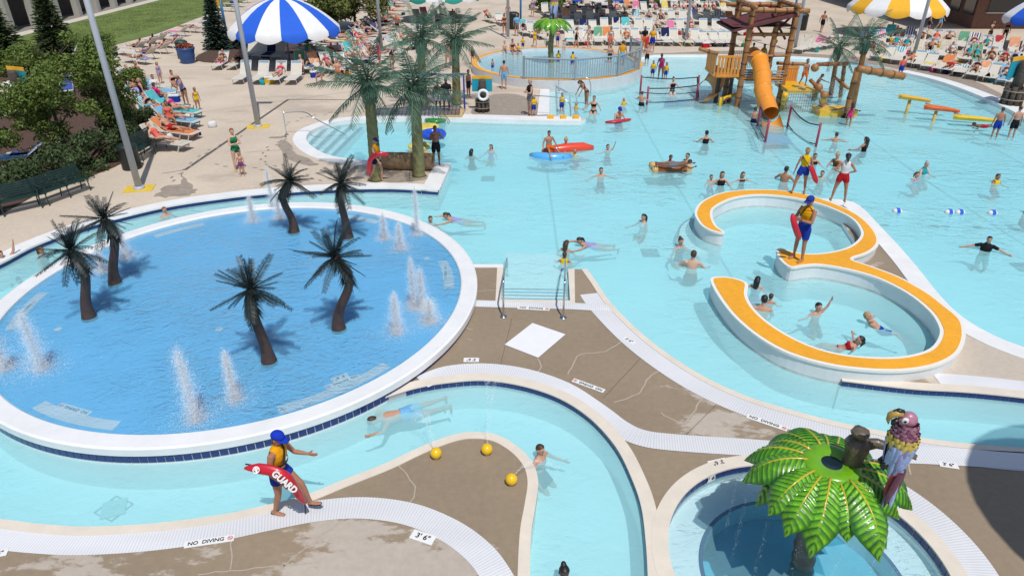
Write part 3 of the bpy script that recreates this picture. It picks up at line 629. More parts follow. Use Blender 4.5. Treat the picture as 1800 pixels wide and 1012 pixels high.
tree('shade_tree', 'rounded olive bush-tree right of the blue striped umbrella', 575, 62, 3.2, 2.4, M_LEAF2, 5000, .3, LG, 16, .16)
for k, (u, v, h, r, w) in enumerate([(215, 262, 1.3, 1.3, 'low juniper shrub beside the green trash can'), (165, 292, 1.2, 1.4, 'low juniper shrub behind the two joined benches'), (100, 318, 1.1, 1.5, 'spreading juniper shrub at the bench back'), (40, 335, 1.1, 1.4, 'dark juniper shrub at the lower left bed'), (245, 228, 1.0, .9, 'small juniper shrub at the bed tip near loungers'), (70, 225, .9, 1.2, 'light green shrub below the left lifebuoy post'), (230, 175, 1.6, 1.1, 'leafy shrub beside the seated group in pink'),
                                (45, 128, 1.4, 2.3, 'dark shrub clump left of the lawn'), (100, 125, 1.2, 1.8, 'dark rounded shrub at the lawn corner')]):
    tree('garden_shrub', w, u, v, h, r, M_JUN if k < 5 else M_LEAF, 4200, 0, LG, 20 + k, .07 if k < 7 else .11, 12, .15)
conifer('spruce_tree', 'dark conifer standing before the colonnade', 106, 104, 5.2, 1.4, M_JUN, 1, LG)
conifer('spruce_tree', 'wide conifer at the upper left photo corner', 10, 116, 4.9, 1.9, M_JUN, 2, LG)
conifer('spruce_tree', 'slim blue spruce beside the blue sign post', 385, 86, 4.4, .95, M_SPR, 3, LG)
for k, (u, v, h, r, w) in enumerate([(425, 84, 1.3, 1.0, 'low blue spruce under the left rim of the striped umbrella'), (478, 80, 1.1, 1.3, 'low spreading spruce behind the empty loungers'), (545, 74, 1.2, 1.2, 'low spruce behind the striped umbrella pole')]): conifer('spruce_tree', w, u, v, h, r, M_SPR, 10 + k, LG, 1.3)
for k, (u, v, h, r, w) in enumerate([(948, 18, 1.3, 1.2, 'small round hedge bush left of the far palm fountain'), (968, 14, 1.5, 1.4, 'larger round hedge bush behind the far palm fountain'), (1010, 9, 1.3, 1.6, 'clipped hedge bush under the blue far umbrella'), (1075, 9, 1.4, 1.8, 'clipped hedge bush right of the blue far umbrella'), (1165, 7, 1.3, 2.0, 'clipped hedge bush behind the white loungers'), (1225, 7, 1.3, 2.0, 'clipped hedge bush left of the green far umbrella')]):
    tree('hedge_bush', w, u, v, h, r, M_LEAF, 2200, 0, 'clipped hedge bushes', 40 + k, .13, 10, .2)

# ---------------------------------------------------------------- palms
def frond_mesh(L_, droop, nleaf, leaf, m, width=.02, lift=0.0, slant=.6, hang=.35, seedv=0, taper=.25):
    rn = random.Random(seedv); mb = MB(); P = []
    for i in range(13):
        t = i / 12; P.append(Vector((L_ * (t - .12 * droop * t * t), 0, L_ * (lift * t - droop * t * t))))
    mb.tube(P, [width * (1 - .8 * i / 12) + .004 for i in range(13)], 5)
    for sd in (-1, 1):
        for k in range(nleaf):
            t = .08 + .92 * (k + rn.random() * .5) / nleaf; i = min(11, int(t * 12)); p = P[i].lerp(P[i + 1], t * 12 - i); d = (P[i + 1] - P[i]).normalized()
            ln = leaf * (math.sin(math.pi * min(1, t * .82 + .14)) * (1 - taper) + taper) * rn.uniform(.85, 1.1)
            side = Vector((0, sd, 0)); dirv = (side + d * slant + Vector((0, 0, -hang * rn.uniform(.6, 1.3)))).normalized()
            w = d * (leaf * .042 + .004); i0 = p + dirv * ln * .5 + Vector((0, 0, -hang * ln * .06)); e = p + dirv * ln + Vector((0, 0, -hang * ln * .35))
            mb.add([p - w * .5, p + w * .5, i0 + w, i0 - w, e], [(0, 1, 2, 3), (3, 2, 4)])
    return mb.mesh('frond', m)
def crown_fronds(t, top, meshes, n, seedv, el=(75, -25), sc=(.85, 1.1), je=9):
    rn = random.Random(seedv)
    for k in range(n):
        f = (k + .5) / n; a = k * 2.39996 + rn.uniform(-.25, .25); e = el[0] + (el[1] - el[0]) * f + rn.uniform(-je, je)
        o = link('frond', rn.choice(meshes), t, top, None, rn.uniform(*sc)); o.rotation_euler = (Euler((0, -R(e), 0)).to_matrix().to_4x4().copy() if False else (Matrix.Rotation(a, 3, 'Z') @ Matrix.Rotation(-R(e), 3, 'Y')).to_euler())
M_FROND = mat('grey_green_frond', (.070, .135, .088), .5, .45, 1.2, spec=.4); M_TRUNKG = mat('olive_palm_trunk', (.17, .165, .07), .7, .25, 6, .4, 18)
M_FRONDD = mat('black_green_frond', (.012, .022, .020), .5, .3, 3); M_TRUNKD = mat('brown_resin_trunk', (.068, .038, .030), .6, .25, 7, .6, 14)
FR_G = [frond_mesh(2.15, .35, 24, .52, M_FROND, .03, .12, .7, .55, 1), frond_mesh(2.0, .55, 23, .5, M_FROND, .03, .1, .6, .7, 2), frond_mesh(2.2, .2, 24, .5, M_FROND, .03, .05, .8, .45, 3)]
FR_D = [frond_mesh(1.0, .12, 26, .20, M_FRONDD, .016, .0, .55, .12, 4, .5), frond_mesh(.95, .38, 26, .21, M_FRONDD, .016, .08, .55, .25, 5, .5), frond_mesh(1.05, .03, 26, .17, M_FRONDD, .016, .0, .7, .05, 6, .5)]
def trunk_path(b, top, bulge):
    P = []
    for i in range(15):
        t = i / 14; p = Vector((0, 0, 0)).lerp(top, t); p.x += bulge * math.sin(2 * math.pi * t) ; P.append(p)
    return P
def green_palm(label, bu, bv, tu, tv, r0=.225, r1=.18, n=20, seedv=1, bz=0.0, trunk=True, sc=1.0):
    b = G(bu, bv, bz); top = at_y(tu, tv, b.y) - b; t = thing('palm_tree', label, 'palm tree', b, 0, 'tall green palms')
    P = trunk_path(b, top, 0); seg = []
    N_ = int(top.z / .09); pts = [Vector((0, 0, 0)).lerp(top, i / N_) for i in range(N_ + 1)]
    rad = [(r0 + (r1 - r0) * i / N_) * (1 + (.05 if i % 3 == 0 else 0)) * (1.25 if i == 0 else 1) for i in range(N_ + 1)]
    MB().tube(pts, rad, 18).build('trunk', M_TRUNKG if trunk is True else trunk, t, True)
    mb = MB()
    for k in range(9):
        a = k * .7; mb.tube([top + Vector((math.cos(a) * r1 * .7, math.sin(a) * r1 * .7, .15)), top + Vector((math.cos(a) * r1 * 1.35, math.sin(a) * r1 * 1.35, -.1)), top + Vector((math.cos(a) * r1 * 1.25, math.sin(a) * r1 * 1.25, -.6))], [.06, .11, .02], 6)
    mb.build('boot', M_FROND, t, True)
    crown_fronds(t, top + Vector((0, 0, .05)), FR_G, n, seedv, (82, -38), (.8 * sc, 1.05 * sc)); return t
green_palm('green palm with thick olive trunk behind the walking far guard', 662, 316, 648, 152, seedv=1)
green_palm('green palm with thick olive trunk next to the boy on the corner', 737, 309, 729, 158, seedv=2)
green_palm('green palm rising behind the two nearest green palms', 745, 192, 739, 72, seedv=3)
green_palm('green palm left of the white lifebuoy post', 803, 183, 800, 74, seedv=4)
M_POST = mat('stained_bamboo', (.30, .135, .045), .55, .35, 3, .3, 14)
green_palm('green palm on a slim brown post behind the play tower', 1459, 172, 1474, 86, .13, .11, 14, 5, -.3, M_POST, .78)
green_palm('green palm on the brown post holding a bamboo pipe', 1497, 196, 1522, 74, .14, .12, 14, 6, -.3, M_POST, .85)
for k, (bu, bv, tu, tv, bg, w) in enumerate([(158, 560, 124, 440, .07, 'leftmost black-fronded palm with curved brown trunk in the splash pad'), (203, 500, 182, 384, .07, 'black-fronded palm near the pad back-left rim'), (517, 410, 509, 318, -.1, 'black-fronded palm near the pad top rim, left of pair'),
                                 (612, 420, 600, 322, -.03, 'black-fronded palm near the pad top rim, right of pair'), (596, 580, 588, 452, .12, 'black-fronded palm right of the pad centre with kinked trunk'), (474, 638, 441, 508, -.03, 'nearest black-fronded palm at the pad centre')]):
    b = G(bu, bv, .13); top = at_y(tu, tv, b.y) - b; t = thing('splash_palm', w, 'palm tree', b, 0, 'dark palms in the splash pad')
    P = []; N_ = 16
    for i in range(N_ + 1):
        q = i / N_; p = Vector((0, 0, 0)).lerp(top, q); p.x += bg * math.sin(math.pi * q) * 1.8 - bg * 1.1 * math.sin(2 * math.pi * q); P.append(p)
    MB().tube(P, [.19, .165, .145, .13, .122, .117, .113, .11, .107, .105, .103, .101, .1, .098, .096, .094, .09], 14).build('trunk', M_TRUNKD, t, True)
    sk = MB(); rn = random.Random(k)
    for j in range(150):
        q = rn.uniform(.68, .99); i = int(q * N_); p = P[i].lerp(P[min(i + 1, N_)], q * N_ - i); a = rn.uniform(0, 6.28); d = Vector((math.cos(a), math.sin(a), 0)); ln = rn.uniform(.1, .28)
        sk.add([p + d * .12 + Vector((-d.y, d.x, 0)) * .02, p + d * .12 - Vector((-d.y, d.x, 0)) * .02, p + d * (.13 + ln * .5) + Vector((0, 0, -ln))], [(0, 1, 2)])
    sk.build('frond_skirt', M_FRONDD, t)
    crown_fronds(t, top, FR_D, 31, 30 + k, (86, -55), (.5, .98), 18)

# ---------------------------------------------------------------- umbrellas, poles
def umbrella(label, u, v, r, zr, za, ca, cb, n=14):
    b = G(u, v); t = thing('striped_umbrella', label, 'umbrella', b, 0, 'big striped umbrellas')
    prof = [(.0, za), (.18, za - .03)] + [(r * f, za - (za - zr) * (f ** 1.9)) for f in (.2, .35, .5, .65, .78, .88, .95, 1.0)]
    for k in range(n):
        mb = MB(); a0 = 2 * math.pi * k / n; a1 = 2 * math.pi * (k + 1) / n; vs = []; m = 7
        pr = prof + [(r * 1.005, zr - .25)]
        for i, (rr, z) in enumerate(pr):
            for j in range(m):
                a = a0 + (a1 - a0) * j / (m - 1); bul = math.sin(math.pi * j / (m - 1)); sag = -.03 * bul * (rr / r); val = (.20 * bul if i == len(pr) - 1 else 0)
                q = rr * (1 - (1 - math.cos(math.pi / n)) * bul * .6)
                vs.append((q * math.cos(a), q * math.sin(a), z + sag - val))
        mb.add(vs, [(i * m + j, (i + 1) * m + j, (i + 1) * m + j + 1, i * m + j + 1) for i in range(len(pr) - 1) for j in range(m - 1)])
        mb.build('panel', ca if k % 2 else cb, t, True)
    MB().tube([(0, 0, 0), (0, 0, za - .05)], .06, 10).build('pole', M_STEEL, t, True)
    MB().lathe([(0, .18), (.3, .18), (.34, 0)], 16).build('base', mat('concrete_base', (.45, .43, .4), .8), t)
    for k in range(n):
        a = 2 * math.pi * k / n; MB().tube([(0, 0, za - .5), (r * .97 * math.cos(a), r * .97 * math.sin(a), zr - .02)], .015, 5).build('rib', M_STEEL, t)
    return t
def canvas(name, c): return mat(name, c, .8, .06, 2, .2, 25)
C_W = canvas('white_canvas', (.76, .76, .76)); C_B = canvas('blue_canvas', (.012, .11, .62)); C_G = canvas('green_canvas', (.02, .27, .22)); C_Y = canvas('yellow_canvas', (.80, .42, .02))
umbrella('blue and white striped umbrella over loungers at the upper left', 510, 112, 3.55, 2.25, 4.1, C_B, C_W)
umbrella('green and white striped umbrella at the top edge left of centre', 774, 36, 3.7, 2.2, 4.0, C_G, C_W)
umbrella('blue and white striped umbrella at the top edge behind the far fountain', 1040, 36, 4.3, 2.5, 4.4, C_B, C_W)
umbrella('green and white striped umbrella behind the play tower', 1300, 40, 4.2, 2.6, 4.4, C_G, C_W)
umbrella('yellow and white striped umbrella at the upper right', 1565, 62, 3.7, 2.15, 4.1, C_Y, C_W)
umbrella('blue and white striped umbrella cut by the right photo edge', 1835, 88, 3.2, 2.2, 4.0, C_B, C_W)
M_YEL = mat('yellow_base_paint', (.72, .5, .05), .6, .1, 5)
def light_pole(label, u, v, h=9.5, base=True):
    b = G(u, v); t = thing('light_pole', label, 'light pole', b, 0, 'grey light poles')
    MB().tube([(0, 0, .05), (0, 0, h)], [.12, .085], 16).build('shaft', M_GREYPAINT, t, True)
    MB().lathe([(0, .12), (.17, .12), (.2, .06), (.2, .02)], 18).build('collar', M_GREYPAINT, t, True)
    if base: MB().box((0, 0, .012), (1.0, .7, .024), R(12)).build('painted_footing', M_YEL, t)
    MB().box((.35, 0, h + .05), (.9, .35, .16)).build('lamp_head', M_GREYPAINT, t); return t
light_pole('grey light pole with yellow footing nearest on the left', 245, 332)
light_pole('grey light pole with yellow footing right of the striped umbrella loungers', 454, 223)
for u, v, w in [(672, 100, 'grey light pole behind the nearest green palm'), (763, 46, 'grey light pole before the green striped umbrella at left'), (893, 68, 'grey light pole left of the wading pool'), (1205, 78, 'grey light pole among the white lounger rows'), (1396, 91, 'grey light pole right of the play tower'), (1604, 106, 'grey light pole before the yellow striped umbrella')]: light_pole(w, u, v, 10, u > 1000)
def sign_post(label, u, v, s=1.0, blk=True):
    b = G(u, v); t = thing('blue_sign_post', label, 'sign post', b, 0, 'blue posts with yellow signs'); z0 = .7 if blk else 0
    if blk: MB().box((0, 0, .35), (.75, .6, .7)).build('concrete_block', mat('concrete_base', (.45, .43, .4), .8), t)
    MB().tube([(0, 0, z0), (0, 0, 3.4)], .09, 10).build('post', mat('blue_post_paint', (.02, .13, .33), .5), t, True)
    MB().box((-.1, 0, 3.5), (.5, .12, 1.3), Euler((0, R(14), 0))).build('sign_panel', C_Y, t); return t
sign_post('blue post with yellow panel on a concrete block by the spruce', 403, 84)
sign_post('blue post with yellow panel left of the far palm fountain', 915, 52, 1, False)
sign_post('blue post with yellow panel beside the right dark trash can', 1391, 52, 1, False)

# ---------------------------------------------------------------- benches, bins, planter, lifebuoy posts
M_BENCH = mat('dark_green_mesh_steel', (.012, .035, .032), .45, .2, 6)
def bench(label, p, q):
    A, B = G2(*p), G2(*q); c = (A + B) / 2; w = (B - A).length; t = thing('park_bench', label, 'bench', (c.x, c.y, 0), math.atan2((B - A).y, (B - A).x), 'dark green benches')
    n = int(w / .075)
    for i in range(6): MB().box((0, .02 + .075 * i, .45 + .006 * abs(i - 3)), (w, .06, .02)).build('seat_slat', M_BENCH, t)
    for i in range(6): MB().box((0, .47 + .022 * i, .52 + .075 * i), (w, .02, .06), Euler((R(-14), 0, 0))).build('back_slat', M_BENCH, t)
    for x in (-w / 2 + .12, 0, w / 2 - .12):
        mb = MB(); mb.tube([(x, .0, 0), (x, .04, .43), (x, .46, .43), (x, .62, .95)], .022, 6); mb.build('leg', M_BENCH, t)
        MB().tube([(x, .40, .43), (x, .48, 0)], .022, 6).build('leg', M_BENCH, t)
        MB().tube([(x, -.02, .43), (x, -.02, .66), (x, .5, .68)], .02, 6).build('armrest', M_BENCH, t)
    return t
bench('dark green bench at the left edge, left of the joined pair', (-70, 400), (82, 364)); bench('dark green bench with the right armrest, right of the joined pair', (82, 364), (165, 333)); bench('dark green bench beside the trash can', (250, 286), (296, 258))
def bin_(label, u, v, r=.3, h=.95, c=(.012, .025, .022), group='dark trash cans'):
    t = thing('trash_can', label, 'trash can', G(u, v), 0, group); m = mat('bin_%.3f_%.3f' % c[:2], c, .5, .2, 6)
    MB().lathe([(r * .9, 0), (r, .05), (r, h * .78), (r * 1.04, h * .8)], 18).build('body', m, t, True); MB().lathe([(r * 1.04, h * .8), (r * 1.02, h * .92), (r * .7, h), (0, h * 1.01)], 18).build('lid', m, t, True)
    MB().box((0, -r * 1.0, h * .86), (r * .8, .05, h * .1)).build('opening', M_INK, t); return t
bin_('dark green trash can beside the bench and left light pole', 233, 296, .36, 1.0); bin_('green trash can behind the blue flower planter', 324, 103, .4, 1.2, (.02, .06, .05)); bin_('tall dark trash can left of the wading pool', 902, 51, .5, 1.35); bin_('tall dark trash can right of the play tower', 1406, 53, .5, 1.35); bin_('dark trash can between far lounger rows', 1130, 16, .6, 1.4)
pt = thing('flower_planter', 'large blue ribbed planter pot with red flowers', 'planter', G(331, 111)); M_POT = mat('blue_glaze', (.02, .07, .22), .4, .1, 4)
MB().lathe([(.42, 0), (.45, .1), (.5, .45), (.52, .5), (.5, .53), (.56, .85), (.6, .9), (.58, 1.0), (.52, 1.0), (.5, .85)], 24).build('pot', M_POT, pt, True)
me = leafcloud([(0, 0, 1.05, .5, .5, .22)], 700, .09, seedv=77); me.materials.append(mat('flower_foliage', (.25, .06, .03), .7, .6, 6)); link('flowers', me, pt)
M_PILE = mat('weathered_piling', (.075, .06, .05), .85, .4, 7, .6, 16); M_TEAL = mat('teal_board', (.01, .3, .42), .6); M_RINGW = mat('white_buoy', (.78, .78, .78), .5)
def buoy_post(label, u, v, ring=True, rz=0.0, s=1.0, board=1):
    t = thing('lifebuoy_post', label, 'lifebuoy post', G(u, v), rz, 'timber pilings with lifebuoys'); t.scale = (s, s, s)
    MB().tube([(0, 0, 0), (.03, 0, 2.2), (.02, 0, 2.35)], [.3, .27, .2], 12).build('piling', M_PILE, t, True)
    for k in range(9):
        a = k * .7; MB().tube([(math.cos(a) * .42, math.sin(a) * .42, 0), (math.cos(a) * .4, math.sin(a) * .4, .95 + .1 * math.sin(k * 3))], .13, 8).build('stub_piling', M_PILE, t, True)
    for z in (.3, .75): MB().lathe([(.56, z), (.57, z + .03), (.56, z + .06)], 20).build('rope', mat('rope', (.35, .28, .2), .9), t, True)
    MB().box((.0, .32 * board, 1.95), (1.5, .06, 1.1)).build('teal_panel', M_TEAL, t); MB().box((.0, .31 * board, 2.42), (1.5, .07, .22)).build('yellow_strip', C_Y, t)
    if ring:
        mb = MB(); mb.tube([(.1 + .34 * math.cos(a), -.58, 1.35 + .34 * math.sin(a)) for a in [2 * math.pi * k / 28 for k in range(29)]], .1, 10, cap=False); mb.build('life_ring', M_RINGW, t, True)
    return t
buoy_post('timber piling with white life ring and teal board near the quay', 848, 196, s=.68); buoy_post('timber piling with life ring half hidden by left tree', 42, 190, True, R(-20), .8); buoy_post('dark timber piling at the right photo edge', 1776, 184, False, R(30), .95)
# handrails
M_RAIL = mat('polished_rail', (.62, .64, .66), .2, metal=1.0)
def rail(label, pts, r=.024, group='steel pool handrails', name='handrail'):
    b = Vector(pts[0]); t = thing(name, label, 'handrail', (b.x, b.y, 0), 0, group); q = [Vector(p) - Vector((b.x, b.y, 0)) for p in pts]
    mb = MB(); mb.tube(cr(q, 5), r, 8); mb.build('rail', M_RAIL, t, True); MB().lathe([(.0, .05), (.06, .04), (.09, .014)], 12, (q[0].x, q[0].y, 0)).build('flange', M_RAIL, t, True); return t
for (bu, bv, eu, ev, w) in [(885, 556, 893, 478, 'steel handrail left of the entry stairs'), (990, 558, 992, 482, 'steel handrail right of the entry stairs')]:
    a = G(bu, bv); e = G(eu, ev, -.6); d = (e - a); d.z = 0
    rail(w, [a, a + Vector((0, 0, .5)), a + Vector((0, 0, .86)) + d * .03, a + Vector((0, 0, .93)) + d * .1, a + d * .45 + Vector((0, 0, .62)), a + d * .8 + Vector((0, 0, .2)), a + d * .82 + Vector((0, 0, -.7))])
a = G(504, 237); e = G(607, 246, -.4); rail('steel handrail running into the far stepped basin', [a, a + Vector((0, 0, .95)), a + Vector((.08, 0, 1.0)), G(535, 236) + Vector((.15, 0, 1.0)), G(560, 240) + Vector((0, 0, .78)), e + Vector((0, 0, .25)), e])
a = G(541, 236); 
for (u, v, w) in [(940, 202, 'steel handrail on the white ramp by the stairs'), (982, 160, 'steel handrail under the picket fence')]:
    a = G(u, v); rail(w, [a, a + Vector((0, 0, .9)), a + Vector((.1, -.05, .95)), a + Vector((1.2, -.3, .9)), a + Vector((1.7, -.5, .6)), a + Vector((1.75, -.55, -.3))])
MB().prism([G2(944, 204), G2(966, 203), G2(966, 158), G2(950, 158)], None, .04).build('white_ramp', M_WHITE, kind='structure')
for k in range(4):
    x0 = 970 + 12 * k; MB().prism([G2(x0 - 3, 203, -.2), G2(x0 + 12, 203, -.2), G2(x0 + 10, 160, -.2), G2(x0 - 4, 160, -.2)], -1, -.17 - .1 * k).build('quay_step', M_PLASTER, kind='structure')
    MB().prism([G2(x0 + 8, 203, -.2), G2(x0 + 11, 203, -.2), G2(x0 + 9, 160, -.2), G2(x0 + 6, 160, -.2)], None, -.165 - .1 * k).build('step_nosing', M_TILE, kind='structure')
for k, u in enumerate((968, 990, 1012)): tag(MB().box((0, 0, .1), (.28, .3, .12)).build('kickboard', C_Y), 'small yellow float on the quay edge, ' + ('leftmost', 'middle', 'rightmost')[k] + ' of three', 'float', 'yellow floats on the quay').location = G(u, 209)
# log by the palms and water spray balls
lg = thing('fallen_log', 'hollow brown log lying between the two nearest green palms', 'log', G(712, 298))
a = G(674, 296) - G(712, 298); b = G(762, 298) - G(712, 298); mb = MB(); mb.tube([a.lerp(b, k / 8) + Vector((0, 0, .32)) for k in range(9)], [.32, .34, .33, .35, .33, .34, .32, .33, .31], 16, cap=False); mb.build('bark', mat('pale_log_wood', (.34, .22, .12), .8, .35, 4, .7, 10), lg, True)
M_BALLY = mat('yellow_spray_ball', (.85, .52, .01), .3, .05, 6, coat=.3)

# ---------------------------------------------------------------- spray
M_SPRAY = mat('white_spray', (.93, .95, .98), .5, alpha=.42, spec=.3)
def spray_mesh(P, size, seedv=0):
    r = np.random.default_rng(seedv); P = np.asarray(P, float); k = len(P); a = r.normal(size=(k, 3)); a /= np.linalg.norm(a, axis=1)[:, None]
    b = np.cross(a, r.normal(size=(k, 3))); b /= np.linalg.norm(b, axis=1)[:, None]; s = (size * r.uniform(.4, 1.5, k))[:, None]
    V = np.stack([P - a * s, P + b * s, P + a * s * .9 + b * s * .2], 1).reshape(-1, 3); me = bpy.data.meshes.new('spray')
    me.from_pydata([tuple(v) for v in V], [], [(3 * i, 3 * i + 1, 3 * i + 2) for i in range(k)]); me.materials.append(M_SPRAY); return me
LAB = bpy.data.scenes.new('figure_lab')
def jet(label, u, vb, vt, w, n=1900, seedv=0, z=.2):
    n *= 13; w *= 1.45
    b = G(u, vb, z); h = max(.3, Zat(vt, b.y) - z); r = np.random.default_rng(seedv); P = []
    t = r.uniform(0, 1, n) ** 1.2; core = w * (.3 + .4 * (1 - t) ** .7) * (1 + .35 * np.sin(t * 21 + seedv) * r.uniform(0, 1, n))
    a = r.uniform(0, 6.283, n); lobe = 1 + .45 * np.sin(a * 3 + seedv) * np.sin(a * 5 + 2 * seedv); q = np.abs(r.normal(0, .5, n)) * lobe; P = np.stack([np.cos(a) * q * core, np.sin(a) * q * core, t * h * (1 + .10 * np.sin(a * 4 + seedv) * (t > .4) + .05 * r.normal(size=n))], 1)
    m = n // 6; a = r.uniform(0, 6.283, m); q = w * np.abs(r.normal(0, .75, m)) + .02; F = np.stack([np.cos(a) * q, np.sin(a) * q, np.abs(r.normal(.01, .03, m))], 1)
    t_ = thing('water_jet', label, 'water jet', b, 0, 'bubbling water jets in the splash pad'); link('droplets', spray_mesh(np.concatenate([P, F]), .0095, seedv), t_)['kind'] = 'stuff'
    return t_
for k, (u, vb, vt, w, lb) in enumerate([(8, 648, 585, .3, 'frothy water jet at the left photo edge of the pad'), (74, 648, 556, .36, 'tall frothy jet right of the leftmost edge jet'), (345, 738, 622, .32, 'tallest frothy jet at the pad front'), (414, 702, 624, .22, 'thin frothy jet right of the tallest front jet'),
          (698, 584, 520, .26, 'frothy jet left of the twin spouts at the pad right'), (728, 540, 460, .2, 'tall narrow jet of the twin spouts, left one'), (742, 542, 478, .22, 'tall narrow jet of the twin spouts, right one'), (756, 566, 528, .28, 'low splashing jet near the pad right rim'),
          (676, 419, 378, .2, 'small jet near the pad back right, left of two'), (704, 437, 395, .24, 'small jet near the pad back right, right of two'), (734, 412, 335, .2, 'tall thin jet at the pad back right rim'), (445, 388, 348, .22, 'jet with a dark head behind it at the pad back'),
          (480, 366, 300, .15, 'thin tall jet behind the pad rim left of a palm'), (492, 384, 336, .2, 'jet beside the left palm of the back pair'), (222, 452, 404, .28, 'jet between the two left palms, right one'), (180, 476, 446, .3, 'low jet behind the leftmost palm')]): jet(lb, u, vb, vt, w, int(1500 + 1500 * w), 100 + k)
def stream(P0, v0, n, spread, size, seedv, T=.7):
    r = np.random.default_rng(seedv); t = r.uniform(0, T, n); v = np.array(v0)[None] + r.normal(0, spread, (n, 3)); P = np.array(P0)[None] + v * t[:, None]; P[:, 2] -= 4.9 * t * t; P = P[P[:, 2] > -.2]; return spray_mesh(P, size, seedv)
for k, (u, v, vel, lb) in enumerate([(767, 800, (-.6, .9, 3.2), 'yellow spray ball, leftmost of three on the river bend'), (856, 793, (.15, 1.6, 4.2), 'yellow spray ball at the middle of the river bend'), (899, 846, (1.5, .9, 1.6), 'yellow spray ball nearest the swimmer in the bend')]):
    b = G(u, v + 4); t = thing('spray_ball', lb, 'spray ball', b, 0, 'yellow spray balls')
    MB().ball((0, 0, .115), .11, 20, 12).build('ball', M_BALLY, t, True); MB().lathe([(.05, .03), (.06, 0)], 12).build('stem', M_STEEL, t)
    for j, dx in enumerate((-.16, .2)): link('water_stream', stream((.05 * vel[0], .08, .17), (vel[0] + dx, vel[1], vel[2]), 420, .06, .010, 300 + k * 2 + j, .62), t)

# ---------------------------------------------------------------- raised wading pool with picket fence
wp = thing('wading_pool', 'raised round wading pool with orange rim at the far side', 'pool', (KC.x, KC.y, 0)); ZR = .5
MB().lathe([(KR, -1.5), (KR, ZR - .05), (KR - .02, ZR), (KR - .42, ZR), (KR - .42, .0)], 96).build('wall', mat('pale_wall', (.62, .64, .66), .5, .08, 2), wp, False)
MB().strip(circle(Vector((0, 0)), KR - .0, 96), circle(Vector((0, 0)), KR - .34, 96), ZR + .012, None, True).build('orange_rim', mat('orange_rim_paint', (.80, .38, .04), .6, .15, 2), wp)
MB().prism(circle(Vector((0, 0)), KR - .4, 64), None, .1).build('floor', M_PLASTER, wp)
MB().prism(circle(Vector((0, 0)), KR - .41, 64), .12, .36, bottom=True).build('water', water_mat('wading_water', (.3, .85, .96), .3, amp=.05, turb=.45, tcol=(.5, .82, .88)), wp)
fn = thing('picket_fence', 'grey steel picket fence curving round the wading pool', 'fence', (KC.x, KC.y, 0)); M_FEN = mat('grey_fence_paint', (.30, .34, .36), .45)
FA = [-114, -82, -52, -25, 3, 22]; PK = MB().box((0, 0, .56), (.028, .028, 1.0)).mesh('picket', M_FEN)
fp = lambda a: Vector((math.cos(R(a)) * (KR - .05), math.sin(R(a)) * (KR - .05)))
for i, a in enumerate(FA):
    MB().box((fp(a).x, fp(a).y, ZR + .62), (.11, .11, 1.25), R(a)).build('post', M_FEN, fn)
    if i < len(FA) - 1:
        for z, r_ in ((.08, .03), (1.12, .05)):
            MB().tube([(*fp(a), ZR + z), (*fp(FA[i + 1]), ZR + z)], r_, 8).build('fence_rail', M_FEN, fn)
        n = int((fp(a) - fp(FA[i + 1])).length / .15)
        for j in range(1, n): q = fp(a).lerp(fp(FA[i + 1]), j / n); link('picket', PK, fn, (q.x, q.y, ZR + .05), (0, 0, R(a)))

# ---------------------------------------------------------------- bamboo play structure
M_RINGD = mat('bamboo_node', (.13, .05, .02), .6); M_OR = mat('orange_fibreglass', (.82, .30, .035), .35, .08, 1.5, coat=.2); M_ORL = mat('pale_orange_plank', (.70, .28, .05), .5, .2, 2); M_YP = mat('yellow_plastic', (.72, .42, .015), .4, .08, 2, coat=.2); M_ROOF = mat('maroon_roof', (.12, .03, .03), .7, .2, 3)
M_BAM = mat('orange_bamboo', (.34, .145, .045), .5, .3, 3, .2, 10)
def bamboo(a, b, r, parent, name='bamboo_pole', m=None):
    a, b = Vector(a), Vector(b); n = max(2, int((b - a).length / .55)); mb = MB(); P, Rr = [], []
    for i in range(n + 1):
        f = i / n; P.append(a.lerp(b, f)); Rr.append(r * (1.12 if 0 < i < n else 1))
        if i < n: P.append(a.lerp(b, f + .5 / n)); Rr.append(r * .97)
    mb.tube(P, Rr, 10); mb.cur = 1
    for i in range(1, n): f = i / n; d = (b - a).normalized() * .035; c = a.lerp(b, f); mb.tube([c - d, c + d], r * 1.16, 10)
    return mb.build(name, [m or M_BAM, M_RINGD], parent, True)
def slats(parent, a, b, z0, z1, n, m, w=.7, th=.05):
    a, b = Vector(a), Vector(b); d = (b - a); L_ = d.length / n; ang = math.atan2(d.y, d.x)
    for i in range(n): c = a.lerp(b, (i + .5) / n); MB().box((c.x, c.y, (z0 + z1) / 2), (L_ * w, th, z1 - z0), ang).build('slat', m, parent)
    for z in (z0 - .05, z1 + .05): c = (a + b) / 2; MB().box((c.x, c.y, z), (d.length, th * 1.6, .12), ang).build('board', m, parent)
y0 = 36.3; X = lambda u, v, y: at_y(u, v, y).x
tw = thing('play_tower', 'orange bamboo play tower with maroon roof and tube slide', 'play structure', (13.2, y0 + 1, 0)); to = (13.2, y0 + 1, 0)
L = lambda x, y, z: (x - to[0], y - to[1], z)
xl, xr = X(1297, 175, y0), X(1366, 190, y0); yb = y0 + 2.4; ZT = Zat(18, y0)
for x in (xl, xr):
    for y in (y0, yb): bamboo(L(x, y, -.8), L(x + (.05 if x == xl else .1), y, ZT + .3), .14, tw)
bamboo(L((xl + xr) / 2 + .25, y0 + .1, 1.2), L((xl + xr) / 2 + .35, y0 + .1, ZT), .1, tw)
for y in (y0, yb): bamboo(L(xl - .6, y, ZT), L(xr + .7, y, ZT - .05), .12, tw)
for x in (xl, xr): bamboo(L(x, y0 - .6, ZT + .18), L(x, yb + .5, ZT + .18), .1, tw)
